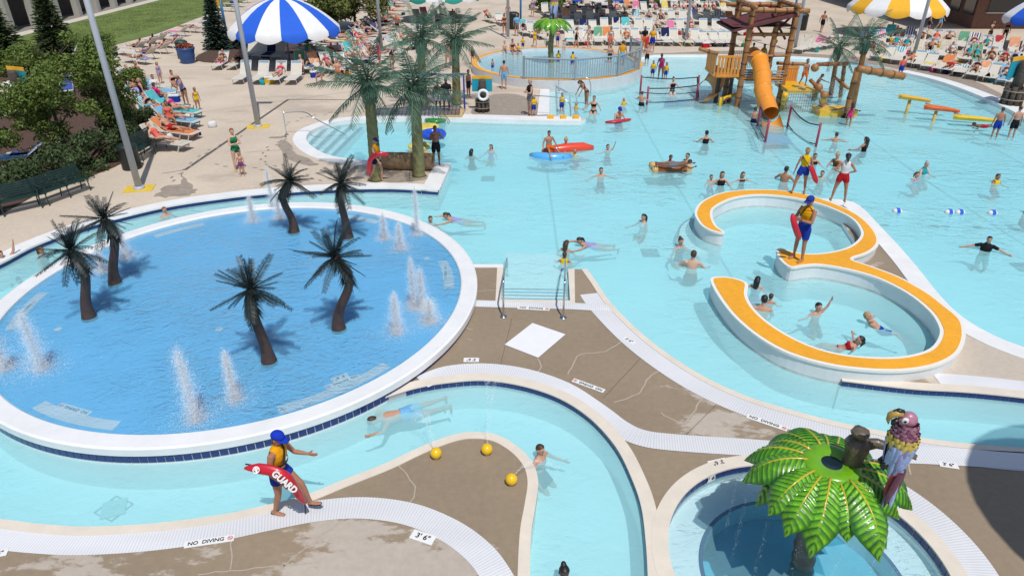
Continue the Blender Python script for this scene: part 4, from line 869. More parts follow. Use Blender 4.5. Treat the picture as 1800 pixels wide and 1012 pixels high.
bamboo(L(xl, y0, Zat(61, y0)), L(xr, y0, Zat(61, y0)), .09, tw); bamboo(L(xl, y0 - .08, Zat(98, y0)), L(xr, y0 - .08, Zat(98, y0)), .06, tw)
MB().prism([(xl - .9 - to[0], y0 - .3 - to[1]), (xr + .1 - to[0], y0 - .3 - to[1]), (xr + .1 - to[0], yb + .3 - to[1]), (xl - .9 - to[0], yb + .3 - to[1])], None, 0).build('roof', M_ROOF, tw).location = (0, 0, ZT - .75)
rf = MB(); rf.add([L(xl - .9, y0 - .4, ZT - 1.0), L(xr, y0 - .4, ZT - .25), L(xr, yb + .4, ZT - .25), L(xl - .9, yb + .4, ZT - 1.0), L(xl - .9, y0 - .4, ZT - .9), L(xr, y0 - .4, ZT - .12), L(xr, yb + .4, ZT - .12), L(xl - .9, yb + .4, ZT - .9)], [(3, 2, 1, 0), (4, 5, 6, 7), (0, 1, 5, 4), (1, 2, 6, 5), (2, 3, 7, 6), (3, 0, 4, 7)]); rf.build('roof_slope', M_ROOF, tw)
for (a, b) in [((xl, ZT - .3), (xl + .9, ZT - 1.3)), ((xr, ZT - .2), (xr - .9, ZT - 1.2)), ((xr - 1.1, ZT - .2), (xr - .2, ZT - 1.4))]: MB().tube([L(a[0], y0 + .1, a[1]), L(b[0], y0 + .1, b[1])], .06, 6).build('brace', M_ROOF, tw)
zp = Zat(138, y0); MB().box(L((xl + xr) / 2, (y0 + yb) / 2, zp - .1), (xr - xl, 2.4, .16)).build('platform', M_ORL, tw)
for k in range(6): MB().box(L((xl + xr) / 2, y0 - .1 - .0 * k, zp - .02 - .12 * k + .4), (xr - xl, .05, .05)).build('railing_bar', M_ORL if k == 3 else M_FEN, tw)
for k in range(22): x = xl + .1 + (xr - xl - .2) * k / 21; MB().box(L(x, yb, zp + .5), (.025, .025, .95)).build('baluster', M_FEN, tw)
bx0, bx1 = X(1259, 120, y0), X(1300, 120, y0); slats(tw, L(bx0, y0 - .1, 0), L(bx1, y0 - .1, 0), Zat(131, y0), Zat(101, y0), 7, M_ORL)
MB().box(L((bx0 + bx1) / 2, y0 + .9, Zat(135, y0)), (bx1 - bx0, 1.9, .12)).build('balcony_floor', M_ORL, tw); slats(tw, L(bx0 - .05, y0 + 1.8, 0), L(bx0 - .05, y0, 0), Zat(131, y0), Zat(101, y0), 6, M_OR)
for u_ in (1262, 1285): MB().tube([L(X(u_, 150, y0 + 1), y0 + 1, -.8), L(X(u_, 150, y0 + 1), y0 + 1, zp)], .11, 8).build('stilt', M_PILE, tw)
# tube slide
s0, s1 = Vector((X(1335, 108, y0 - .2), y0 - .2, Zat(108, y0 - .2))), G(1352, 200, .35); P = [s0 + Vector((0, 1.2, .1)), s0] + [s0.lerp(s1, k / 8) + Vector((.05 * math.sin(k), 0, -.12 * math.sin(math.pi * k / 8))) for k in range(1, 9)]
mb = MB(); mb.tube([Vector(L(*p)) for p in P], .41, 22, cap=False); mb.tube([Vector(L(*p)) for p in P[::-1]], .38, 22, cap=False)
sd = mb.build('slide_tube', M_OR, tw, True)
for k in range(1, 10, 2): d = (P[min(k + 1, 9)] - P[k - 1]).normalized() * .04; MB().tube([Vector(L(*(P[k] - d))), Vector(L(*(P[k] + d)))], .45, 22).build('flange', M_OR, tw, True) if k < 9 else None
dd = (P[-1] - P[-2]).normalized(); mb = MB(); vs = []
for i in range(8):
    c = P[-1] + dd * (.13 * i) + Vector((0, 0, -.02 * i)); w_ = 1 - i / 9
    for k in range(13):
        q = math.pi + math.pi * k / 12 + (1 - w_) * 0; up = .46 * math.sin(q); vs.append(L(c.x + (.46 + .06 * i / 7) * math.cos(q), c.y, c.z + up))
mb.add(vs, [(i * 13 + k, i * 13 + k + 1, (i + 1) * 13 + k + 1, (i + 1) * 13 + k) for i in range(7) for k in range(12)]); mb.build('slide_lip', M_OR, tw, True)
# left funnel chute with spray, pipe and valve
fu = thing('water_funnel', 'peach curved funnel chute spraying water left of the tower', 'water toy', G(1250, 178, WZ)); fo = G(1250, 178, 0); yy = fo.y
pk = [at_y(1236, 138, yy + 1), at_y(1250, 128, yy + .8), at_y(1262, 140, yy + .4), at_y(1262, 158, yy + .1), at_y(1253, 170, yy - .2), at_y(1235, 174, yy - .3)]
mb = MB(); C_ = cr(pk, 4); vs = []
for i, c in enumerate(C_):
    for k in range(9): q = math.pi * k / 8; vs.append(Vector((c.x + .28 * math.cos(q) , c.y - .35 * math.sin(q) + .1, c.z + .5 * math.cos(q) * (.9 - .5 * i / len(C_)))) - fo)
mb.add(vs, [(i * 9 + k, i * 9 + k + 1, (i + 1) * 9 + k + 1, (i + 1) * 9 + k) for i in range(len(C_) - 1) for k in range(8)]); mb.build('chute', mat('peach_fibreglass', (.72, .34, .13), .45, .2, 3), fu, True)
MB().tube([Vector(at_y(1226, 136, yy + 1)) - fo, Vector(at_y(1227, 176, yy + 1)) - fo], .05, 8).build('post', M_PILE, fu); link('spray', spray_mesh(np.random.default_rng(5).normal((-.15, .3, 1.1), (.45, .35, .45), (1500, 3)), .016, 5), fu); link('water_stream', spray_mesh(np.random.default_rng(6).normal((.45, -.1, .4), (.1, .1, .4), (700, 3)), .014, 6), fu)
sp = thing('spray_pipe', 'bamboo spray pipe jutting left above the balcony', 'pipe', at_y(1262, 95, y0)); bamboo((0, 0, 0), at_y(1229, 86, y0) - at_y(1262, 95, y0), .1, sp); link('spray', stream(np.array(at_y(1229, 86, y0) - at_y(1262, 95, y0)) + (.9, 0, .5), (1.2, -.2, 2.5), 500, .5, .013, 8, .6), sp)
sp = thing('water_pipe', 'yellow bent water pipe with wheel valve at the tower foot', 'pipe', G(1266, 186, WZ)); o0 = G(1266, 186, 0)
mb = MB(); mb.tube([Vector((0, 0, -.5)), Vector((0, 0, .45)), at_y(1270, 175, o0.y) - o0, at_y(1278, 171, o0.y + .2) - o0, at_y(1295, 166, o0.y + .4) - o0], .1, 10); mb.build('pipe', M_YP, sp, True); mb = MB(); mb.tube([(.35 + .18 * math.cos(q), -.15, .3 + .18 * math.sin(q)) for q in [2 * math.pi * k / 14 for k in range(15)]], .025, 6); mb.build('valve_wheel', M_RINGD, sp)
# right deck with net and panel
ys = 35.6; rd = thing('climbing_deck', 'yellow climbing deck with orange plank panel and rope net', 'play structure', G(1395, 195, WZ)); ro_ = G(1395, 195, 0); Lr = lambda p: Vector(p) - ro_
xa, xb = X(1372, 155, ys), X(1421, 155, ys); zd = Zat(160, ys - .9); MB().box(Lr((.5 * (xa + xb), ys, zd)), (xb - xa, 1.9, .18)).build('platform', M_YP, rd); xc = X(1401, 140, ys + .9); slats(rd, Lr((xa, ys + .95, 0)), Lr((xc, ys + .95, 0)), zd + .15, Zat(119, ys + .95), 9, M_ORL, .85)
bamboo(Lr(at_y(1365, 110, ys + 1)), Lr(at_y(1420, 112, ys + 1)), .09, rd); bamboo(Lr(G(1374, 202, -.6)), Lr(at_y(1380, 166, G(1374, 202).y)), .15, rd, 'yellow_post', M_YP)
M_NET = mat('rope_net', (.30, .24, .17), .9)
def net(parent, A, B, C_, D_, nu, nv, m=None, r=.012, name='net'):
    """a rope net spanned between four corners (A-B below, D-C above)"""
    A, B, C_, D_ = map(Vector, (A, B, C_, D_)); mb = MB()
    for i in range(nu + 1): f = i / nu; mb.tube([A.lerp(B, f), D_.lerp(C_, f)], r, 4, cap=False)
    for i in range(nv + 1): f = i / nv; mb.tube([A.lerp(D_, f), B.lerp(C_, f)], r, 4, cap=False)
    return mb.build(name, m or M_NET, parent)
net(rd, Lr((xa, ys - 1, .0)), Lr((xb, ys - 1, .0)), Lr((xb, ys - .95, zd)), Lr((xa, ys - .95, zd)), 12, 7); link('splash', spray_mesh(np.random.default_rng(9).normal(Lr(at_y(1418, 185, ys - 1.4)), (.7, .4, .2), (1600, 3)), .017, 9), rd); link('water_stream', stream(np.array(Lr(at_y(1440, 160, ys - 1))), (-1.9, -.6, 1.2), 500, .15, .014, 10, .7), rd)
cs = thing('cannon_station', 'yellow splash station with bamboo cannon posts', 'play structure', G(1462, 208, WZ)); co = G(1462, 208, 0); Lc = lambda p: Vector(p) - co
MB().box(Lc(G(1466, 196, .1)), (1.9, 1.1, .35)).build('platform', M_YP, cs); bamboo(Lc(G(1440, 203, -.5)), Lc(at_y(1449, 168, G(1440, 203).y)), .16, cs, 'cannon_post', mat('yellow_bamboo', (.62, .42, .10), .5, .2, 3)); bamboo(Lc(G(1432, 176, -.4)), Lc(at_y(1437, 152, G(1432, 176).y)), .12, cs, 'cannon_post', MATS['yellow_bamboo']); bamboo(Lc(at_y(1424, 140, 35)), Lc(at_y(1447, 163, 34)), .1, cs)
for (u, v) in ((1439, 153), (1449, 167), (1432, 118)): MB().ball(Lc(at_y(u, v, 34.3 if u < 1445 else G(1440, 203).y)), .2, 12, 8).build('ball_joint', M_BAM, cs, True)
link('splash', spray_mesh(np.random.default_rng(11).normal(Lc(G(1458, 188, .5)), (.7, .4, .3), (1300, 3)), .016, 11), cs)
bamboo(Lc(at_y(1436, 112, 36)), Lc(at_y(1490, 111, 36.4)), .1, cs); bamboo(Lc(at_y(1485, 112, 36.4)), Lc(G(1476, 178, -.3)), .1, cs); bamboo(Lc(at_y(1466, 134, 36.4)), Lc(at_y(1492, 155, 35)), .08, cs); bamboo(Lc(at_y(1488, 198, 33.5)), Lc(at_y(1508, 118, 33.5)), .13, cs)
net(cs, Lc(at_y(1455, 158, 36.2)), Lc(at_y(1480, 175, 35.2)), Lc(at_y(1490, 152, 35.2)), Lc(at_y(1466, 136, 36.2)), 8, 6, mat('pale_net', (.5, .5, .48), .8), .01)
pp = thing('bamboo_pipe', 'long bamboo spout pipe reaching right from the palm post', 'pipe', at_y(1508, 121, 33.4)); bamboo((0, 0, 0), at_y(1588, 135, 33.6) - at_y(1508, 121, 33.4), .17, pp)
# net fences in the water
M_REDP = mat('maroon_post', (.30, .03, .07), .5); M_NETD = mat('dark_net', (.03, .04, .06), .8); M_NETL = mat('pale_mesh', (.45, .5, .52), .8)
def net_fence(label, a, b, h=.95, sag=.15, pale=False):
    A, B = G(*a, WZ), G(*b, WZ); t = thing('net_fence', label, 'net', A, 0, 'net fences round the play structure'); d = B - A
    for p in ((0, 0, 0), d): MB().tube([Vector(p) - Vector((0, 0, .5)), Vector(p) + Vector((0, 0, h + .1))], .055, 8).build('post', M_REDP, t, True)
    mb = MB(); n = 16
    for z, r in ((h, .03), (.12, .025)): mb.tube([d * (k / 8) + Vector((0, 0, z - sag * math.sin(math.pi * k / 8))) for k in range(9)], r, 6)
    mb.build('rope', M_NETD, t)
    nb = MB()
    for k in range(int(d.length / .14)): f = k / (d.length / .14); s = sag * math.sin(math.pi * f); nb.tube([d * f + Vector((0, 0, .1 - s)), d * f + Vector((0, 0, h - s))], .006, 3, cap=False)
    for j in range(1, 7): nb.tube([d * (k / 8) + Vector((0, 0, .1 + (h - .1) * j / 7 - sag * math.sin(math.pi * k / 8))) for k in range(9)], .006, 3, cap=False)
    nb.build('mesh', M_NETL if pale else M_NETD, t)
net_fence('rope net fence left of the funnel, back run', (1125, 166), (1225, 166), .95, .1, True); net_fence('rope net fence left of the funnel, front run', (1137, 184), (1224, 178), .85, .06, True)
net_fence('dark net fence left of the slide mouth', (1331, 222), (1345, 250), .95, .05); net_fence('pale sagging net fence right of the slide mouth', (1384, 223), (1434, 258), .95, .22, True)
for pts, nm in [([(1345, 250), (1395, 248), (1378, 225), (1350, 225)], 'slide_landing_mat'), ([(1168, 183), (1215, 180), (1210, 170), (1170, 172)], 'landing_mat')]: MB().prism([G2(*p, -.3) for p in pts], -.44, -.4).build(nm, mat('blue_mat', (.02, .2, .55), .7), kind='structure')
# leaf chutes
for (u, v, l, c, lb, e) in [(1592, 190, 1.5, (.75, .42, .03), 'yellow leaf-shaped water chute, highest of three', .42), (1640, 206, 1.6, (.75, .13, .02), 'orange leaf-shaped water chute, middle of three', .27), (1700, 220, 2.0, (.78, .52, .02), 'yellow leaf-shaped water chute, lowest of three with a child', .1)]:
    b = G(u, v + 25 * e, WZ); t = thing('leaf_chute', lb, 'water chute', b, R(-14), 'leaf-shaped water chutes'); m = mat('chute_%d' % u, c, .35, .1, 3, coat=.2); mb = MB(); vs = []
    for i in range(11):
        f = i / 10; x = -l * .35 + l * f; w = .22 * math.sin(math.pi * min(.97, f * .8 + .17)) ** .8
        for k in range(7): q = k / 6 * 2 - 1; vs.append((x, q * w, .15 + e * 1.4 + .2 * q * q * (1 - .3 * f) - .25 * f * e))
    mb.add(vs, [(i * 7 + k, i * 7 + k + 1, (i + 1) * 7 + k + 1, (i + 1) * 7 + k) for i in range(10) for k in range(6)]); o = mb.build('trough', m, t, True)
    sm = o.modifiers.new('s', 'SOLIDIFY'); sm.thickness = .04
    if e > .2: MB().tube([(0, 0, -.6), (.02, 0, e * 1.4 + .1)], .075, 10).build('post', MATS['yellow_bamboo'], t, True); MB().add([(l * .6, -.12, .2 + e), (l * .6, .12, .2 + e), (l * 1.25, .1, e * .75), (l * 1.25, -.1, e * .75)], [(0, 1, 2, 3)]).build('water_sheet', M_SPRAY, t); MB().box((l * .9, 0, .06 + e * 1.02), (l * .75, .24, .05), Euler((0, R(8), 0))).build('spout', mat('tan_spout', (.42, .33, .25), .6, .1, 4), t)

# ---------------------------------------------------------------- floats
def tubefloat(name, label, cat, u, v, path, r, m, z=None, group=None, ry=None):
    t = thing(name, label, cat, G(u, v, WZ), 0, group); mb = MB(); mb.tube([Vector((x, y, zz - .08)) for x, y, zz in path], r, 14, ry=ry); mb.build('hull', m, t, True); return t
VIN = lambda n, c: mat(n, c, .25, .05, 3, coat=.3)
t = tubefloat('inflatable_raft', 'light blue inflatable raft under the sitting boy', 'float', 965, 277, [(-.75, .35, .05), (-.5, .1, .08), (0, -.12, .1), (.55, -.1, .1), (.95, .1, .08)], [.12, .2, .22, .2, .1], VIN('sky_vinyl', (.10, .42, .80)))
t = tubefloat('inflatable_raft', 'red and orange inflatable raft beside the light blue one', 'float', 990, 268, [(-.9, .0, .1), (-.4, .12, .14), (.3, .3, .16), (.9, .45, .16), (1.35, .45, .14)], [.12, .22, .24, .22, .1], VIN('red_vinyl', (.75, .07, .03)))
t = thing('log_raft', 'brown inflatable log raft with tan log ends', 'float', G(1178, 296, WZ), R(3)); M_LOGR = mat('brown_vinyl', (.30, .10, .03), .4, .2, 5)
for y in (-.18, .2): MB().tube([(-.62, y, .0), (.62, y, .0)], .19, 14).build('log', M_LOGR, t, True)
for x in (-.68, .68):
    for y in (-.18, .2): MB().tube([(x - .1, y, .0), (x + .1, y, .0)], [.21, .21], 14).build('log_end', mat('tan_vinyl', (.62, .40, .16), .45), t, True)
def roundfloat(label, u, v, r, m, name='lily_pad_float', z=.0):
    t = thing(name, label, 'float', G(u, v, WZ + z), random.uniform(0, 3), 'round water floats'); MB().lathe([(0, .12), (r * .75, .11), (r * .95, .09), (r, .03), (r * .9, -.05)], 22).build('pad', m, t, True)
    for k in range(8): a = k * .785; MB().tube([(.1 * math.cos(a), .1 * math.sin(a), .125), (r * .9 * math.cos(a), r * .9 * math.sin(a), .11)], .02, 5).build('rib', m, t)
roundfloat('green lily pad float at the far quay', 766, 211, .55, VIN('lily_green', (.03, .22, .05)), z=.05); roundfloat('yellow float below the lily pad', 752, 224, .55, VIN('pale_yellow', (.72, .58, .12))); roundfloat('yellow float left of the corner palm trunk, upper', 737, 258, .5, VIN('pale_yellow', (.72, .58, .12))); roundfloat('tan float touching the log', 735, 273, .55, VIN('tan_pad', (.6, .42, .16)))
for i, (u, v, c, lb) in enumerate([(762, 240, (.02, .09, .62), 'blue swim ring held by the boy at the corner')]):
    t = thing('swim_ring', lb, 'swim ring', G(u, v, .35)); mb = MB(); mb.tube([(.42 * math.cos(q), .42 * math.sin(q), .1) for q in [2 * math.pi * k / 24 for k in range(25)]], .15, 12, cap=False); mb.build('ring', VIN('blue_vinyl', c), t, True)
tn = thing('rope_bridge_net', 'dark rope net hanging over the far lily pad crossing', 'net', G(715, 206)); net(tn, (-1.6, 0, .1), (2.6, 0, .1), (2.6, .9, .35), (-1.6, .9, .2), 22, 8, mat('blue_black_rope', (.03, .05, .1), .8), .018); MB().tube([(0, 1.2, 1.8), (2.8, 1.2, 1.8)], .05, 6).build('blue_bar', mat('blue_bar', (.03, .05, .35), .5), tn)
for x in (0, 2.8): MB().tube([(x, 1.2, 0), (x, 1.2, 1.85)], .05, 6).build('post', MATS['blue_bar'], tn)
MB().prism([G2(772, 208), G2(812, 208), G2(818, 194), G2(775, 194)], 0, .1).build('wooden_landing', mat('pale_plank', (.55, .38, .18), .8, .2, 4), kind='structure')
lr = thing('lane_rope', 'floating lane rope with blue and white floats right of the wall', 'lane rope', G(1577, 372, WZ)); o0 = G(1577, 372, 0); e0 = G(1840, 378, 0) - o0
MB().tube([(0, 0, .0), e0 * .5 + Vector((0, 0, -.03)), e0], .008, 5).build('rope', M_WHITE, lr)
for u in (1577, 1670, 1689, 1747, 1812):
    p = G(u, 372 + (u - 1577) * .02, 0) - o0; mb = MB(); mb.tube([p + Vector((-.16, 0, .02)), p + Vector((-.1, 0, .02)), p + Vector((0, 0, .02)), p + Vector((.1, 0, .02)), p + Vector((.16, 0, .02))], [.04, .09, .11, .09, .04], 12); o = mb.build('float', C_W, lr, True); MB().tube([p + Vector((-.05, 0, .02)), p + Vector((.06, 0, .02))], .114, 12).build('blue_band', C_B, o)
dg_ = thing('floor_drain', 'submerged square drain grate in the foreground river', 'drain', G(200, 893, -.78)); MB().box((0, 0, .0), (.42, .42, .03), R(20)).build('grate', mat('pale_drain', (.5, .62, .62), .5), dg_); MB().strip(circle(Vector((0, 0)), .31, 4, 20, 380) + [], circle(Vector((0, 0)), .34, 4, 20, 380), .01, None, True).build('frame', mat('drain_frame', (.2, .35, .36), .6), dg_)
# unseen tower beside the viewer, added so its roof shades the lower right corner
stw_ = thing('added_shade_tower', 'round roofed tower beside the camera, added out of frame for its shade', 'tower', (12.1, 3.9, 0)); MB().lathe([(0, 9.4), (1.6, 9.1), (2.7, 8.6), (2.7, 8.5)], 32).build('roof', M_ROOF, stw_); MB().tube([(0, 0, 0), (0, 0, 9)], .25, 12).build('post', M_BAM, stw_)

for o in list(COL.objects):
    if o.parent and o.name.split('.')[0] in ('water_stream', 'spray', 'splash', 'dripping_water'): o['kind'] = 'stuff'
# ---------------------------------------------------------------- leafy parrot fountain
def leaf_paint():
    m = bpy.data.materials.new('painted_leaf'); m.use_nodes = True; n = m.node_tree; N = n.nodes.new; Lk = n.links.new; b = n.nodes['Principled BSDF']
    uv = N('ShaderNodeUVMap'); s = N('ShaderNodeSeparateXYZ'); Lk(uv.outputs[0], s.inputs[0])
    ab = N('ShaderNodeMath'); ab.operation = 'ABSOLUTE'; Lk(s.outputs[1], ab.inputs[0])
    k1 = N('ShaderNodeMath'); k1.operation = 'MULTIPLY'; k1.inputs[1].default_value = 13; Lk(s.outputs[0], k1.inputs[0])
    k2 = N('ShaderNodeMath'); k2.operation = 'MULTIPLY_ADD'; k2.inputs[1].default_value = -1.5; Lk(ab.outputs[0], k2.inputs[0]); Lk(k1.outputs[0], k2.inputs[2])
    fr = N('ShaderNodeMath'); fr.operation = 'FRACT'; Lk(k2.outputs[0], fr.inputs[0])
    rp = N('ShaderNodeValToRGB'); e = rp.color_ramp.elements; e[0].position = 0; e[0].color = (.012, .075, .005, 1); e[1].position = .3; e[1].color = (.07, .29, .008, 1); e.new(.7).color = (.20, .48, .014, 1); e.new(.93).color = (.09, .30, .01, 1); e.new(1.0).color = (.012, .075, .005, 1); Lk(fr.outputs[0], rp.inputs[0])
    ed = N('ShaderNodeMapRange'); ed.inputs[1].default_value = .55; ed.inputs[2].default_value = 1.0; ed.interpolation_type = 'SMOOTHSTEP'; Lk(ab.outputs[0], ed.inputs[0])
    mx = N('ShaderNodeMix'); mx.data_type = 'RGBA'; Lk(ed.outputs[0], mx.inputs[0]); Lk(rp.outputs[0], mx.inputs[6]); mx.inputs[7].default_value = (.015, .12, .008, 1)
    nz = N('ShaderNodeTexNoise'); nz.inputs['Scale'].default_value = 5; nz.inputs['Detail'].default_value = 5
    mr = N('ShaderNodeMapRange'); mr.inputs[1].default_value = .3; mr.inputs[2].default_value = .7; mr.inputs[3].default_value = .55; mr.inputs[4].default_value = 1.35; Lk(nz.outputs[0], mr.inputs[0])
    m2 = N('ShaderNodeMix'); m2.data_type = 'RGBA'; m2.blend_type = 'MULTIPLY'; m2.inputs[0].default_value = 1; Lk(mx.outputs[2], m2.inputs[6]); Lk(mr.outputs[0], m2.inputs[7])
    Lk(m2.outputs[2], b.inputs['Base Color']); b.inputs['Roughness'].default_value = .34; b.inputs['Coat Weight'].default_value = .35; b.inputs['Coat Roughness'].default_value = .05
    return m
M_PLEAF = leaf_paint(); M_MID = mat('yellow_midrib', (.55, .42, .03), .3, .1, 6, coat=.3)
def big_leaf(Ln, W_, r0, droop, seedv):
    rn = random.Random(seedv); ns, nw = 56, 14; vs = []; uvs = []
    def cur(s): return Vector((r0 + Ln * (s - .22 * s * s * s), 0, .10 * s - droop * s ** 2.1))
    for i in range(ns + 1):
        s = i / ns; c = cur(s); d = (cur(min(1, s + .01)) - cur(max(0, s - .01))).normalized(); up = Vector((-d.z, 0, d.x))
        w = W_ * (.42 + .58 * math.sin(math.pi * min(1, s * .62 + .12))) * (1 - max(0, (s - .60) / .40) ** 2.0)
        for k in range(nw + 1):
            q = k / nw * 2 - 1; rid = .016 * math.sin(2 * math.pi * (s * 13 - 1.5 * abs(q))) * (1 - .5 * abs(q)) * (w / W_) * (abs(q) > .06)
            vs.append(c + Vector((0, q * w, 0)) + up * (-.42 * w * q * q + rid + .014 * max(0, 1 - abs(q) * 7)) ); uvs.append((s, q))
    fs = [(i * (nw + 1) + k, (i + 1) * (nw + 1) + k, (i + 1) * (nw + 1) + k + 1, i * (nw + 1) + k + 1) for i in range(ns) for k in range(nw)]
    mb = MB(); mb.add(vs, fs); mb.uv = {i: [uvs[j] for j in f] for i, f in enumerate(fs)}; me = mb.mesh('leaf', M_PLEAF, True)
    mr = MB(); mr.tube([cur(.04 + .88 * i / 12) + Vector((0, 0, .006)) for i in range(13)], [.013 * (1 - .75 * i / 12) + .004 for i in range(13)], 6); return me, mr.mesh('midrib', M_MID, True)
LEAVES = [big_leaf(1.02, .255, .28, .66, 1), big_leaf(.96, .24, .28, .78, 2), big_leaf(.92, .245, .28, .54, 3)]
M_STUMP = mat('painted_stump', (.13, .10, .07), .5, .45, 6, .8, 9, coat=.2); M_DOME = mat('lime_dome', (.15, .38, .01), .25, .2, 3, coat=.4)
def fountain_palm(label, base, htop, trunk_m, n=19, group='leafy palm fountains', sc=1.0):
    t = thing('palm_fountain', label, 'fountain', base, 0, group); t.scale = (sc, sc, sc); rn = random.Random(9)
    N_ = 30; MB().tube([(.03 * math.sin(i * .3), 0, -.7 + (htop + .6) * i / N_) for i in range(N_ + 1)], [.17 - .03 * i / N_ + .014 * math.sin(i * 2.1) for i in range(N_ + 1)], 18).build('trunk', trunk_m, t, True)
    for k in range(n):
        me, mr = LEAVES[k % 3]; a = 2 * math.pi * (k + rn.uniform(-.15, .15)) / n
        o = link('leaf', me, t, (0, 0, htop - .03 + (.035 if k % 2 else 0)), (rn.uniform(-.06, .06), rn.uniform(-.05, .05), a), rn.uniform(.94, 1.08)); link('midrib', mr, o)
    MB().lathe([(.39, -.16), (.38, -.07), (.35, -.04), (.28, -.03), (.2, -.035), (.13, -.07)], 36, (0, 0, htop + .06)).build('rim_dome', M_DOME, t, True)
    MB().lathe([(.0, -.09), (.145, -.055)], 24, (0, 0, htop + .05)).build('well', mat('dark_well', (.008, .02, .025), .15), t); return t
BP = G(1408, 992, WZ); HT = Zat(812, BP.y) - WZ
pf = fountain_palm('large glossy green leaf fountain in the round pool at lower right', BP, HT / 1.07, M_STUMP, sc=1.07)
def rock(pts, rad, seedv, seg=14):
    mb = MB(); mb.tube(pts, rad, seg); rn = random.Random(seedv); mb.v = [(x + rn.uniform(-.012, .012), y + rn.uniform(-.012, .012), z + rn.uniform(-.012, .012)) for x, y, z in mb.v]; return mb
top = HT / 1.07 + .03; sx = .26
rock([(sx, -.02, top - .1), (sx, -.02, top + .1), (sx + .01, 0, top + .22), (sx, 0, top + .32), (sx, 0, top + .38), (sx, 0, top + .40)], [.13, .125, .15, .15, .11, .08], 1).build('stump', M_STUMP, pf, True)
rock([(sx, 0, top + .37), (sx, 0, top + .46), (sx, 0, top + .47), (sx, 0, top + .52)], [.085, .095, .115, .1], 2).build('stump_knob', M_STUMP, pf, True)
rock([(sx + .08, 0, top + .28), (sx + .25, .0, top + .30), (sx + .42, -.1, top + .31), (sx + .62, -.3, top + .33)], [.085, .06, .05, .035], 3, 10).build('branch', M_STUMP, pf, True)
link('dripping_water', spray_mesh([( (1.12 + .05 * random.random()) * math.cos(a), (1.12) * math.sin(a), max(.0, HT - .6 - 1.3 * random.random() ** 1.0)) for a in [random.choice([3.3, 3.7, 4.1, 4.5, 4.9, 5.3, 2.9, 5.7]) + random.gauss(0, .012) for _ in range(1300)]], .006, 3), pf)
# parrot
def feather_mesh(m, w, l, th=.02):
    mb = MB(); vs = []; n = 9
    for i in range(n + 1):
        s = i / n; ww = w * .5 * math.sin(math.pi * min(1, .18 + s * .82)) ** .7 if i < n else .004
        for k in range(7): q = k / 6 * 2 - 1; vs.append((th * (1 - q * q) * (1 - .3 * s) + .004, q * ww, -l * s))
    for i in range(n + 1):
        for k in range(7): x, y, z = vs[i * 7 + k]; vs.append((-.004, y * .96, z))
    f = [(i * 7 + k, (i + 1) * 7 + k, (i + 1) * 7 + k + 1, i * 7 + k + 1) for i in range(n) for k in range(6)]; o = 7 * (n + 1)
    mb.add(vs, [t[::-1] for t in f] + [tuple(j + o for j in t) for t in f]); return mb.mesh('feather', m, True)
FM = dict(mauve=mat('mauve_feather', (.42, .19, .26), .45, .3, 9, coat=.2), plum=mat('plum_feather', (.24, .09, .16), .45, .3, 9, coat=.2), yellow=mat('yellow_feather', (.66, .52, .12), .45, .25, 9, coat=.2), blue=mat('blue_feather', (.36, .50, .84), .45, .25, 9, coat=.2), lav=mat('lavender_feather', (.30, .33, .62), .45, .25, 9, coat=.2), red=mat('red_tail_feather', (.42, .06, .08), .45, .3, 9, coat=.2), dark=mat('dark_tail_feather', (.16, .06, .10), .5, .3, 9))
def prof(z):
    K = [(-.16, .045), (-.05, .085), (.08, .125), (.22, .155), (.36, .168), (.47, .15), (.56, .115), (.64, .10)]
    for (a, ra), (b, rb) in zip(K, K[1:]):
        if z <= b: return ra + (rb - ra) * max(0, (z - a)) / (b - a)
    return .11
FE = {}
def fe(c, w, l): return FE.setdefault((c, w, l), feather_mesh(FM[c], w, l))
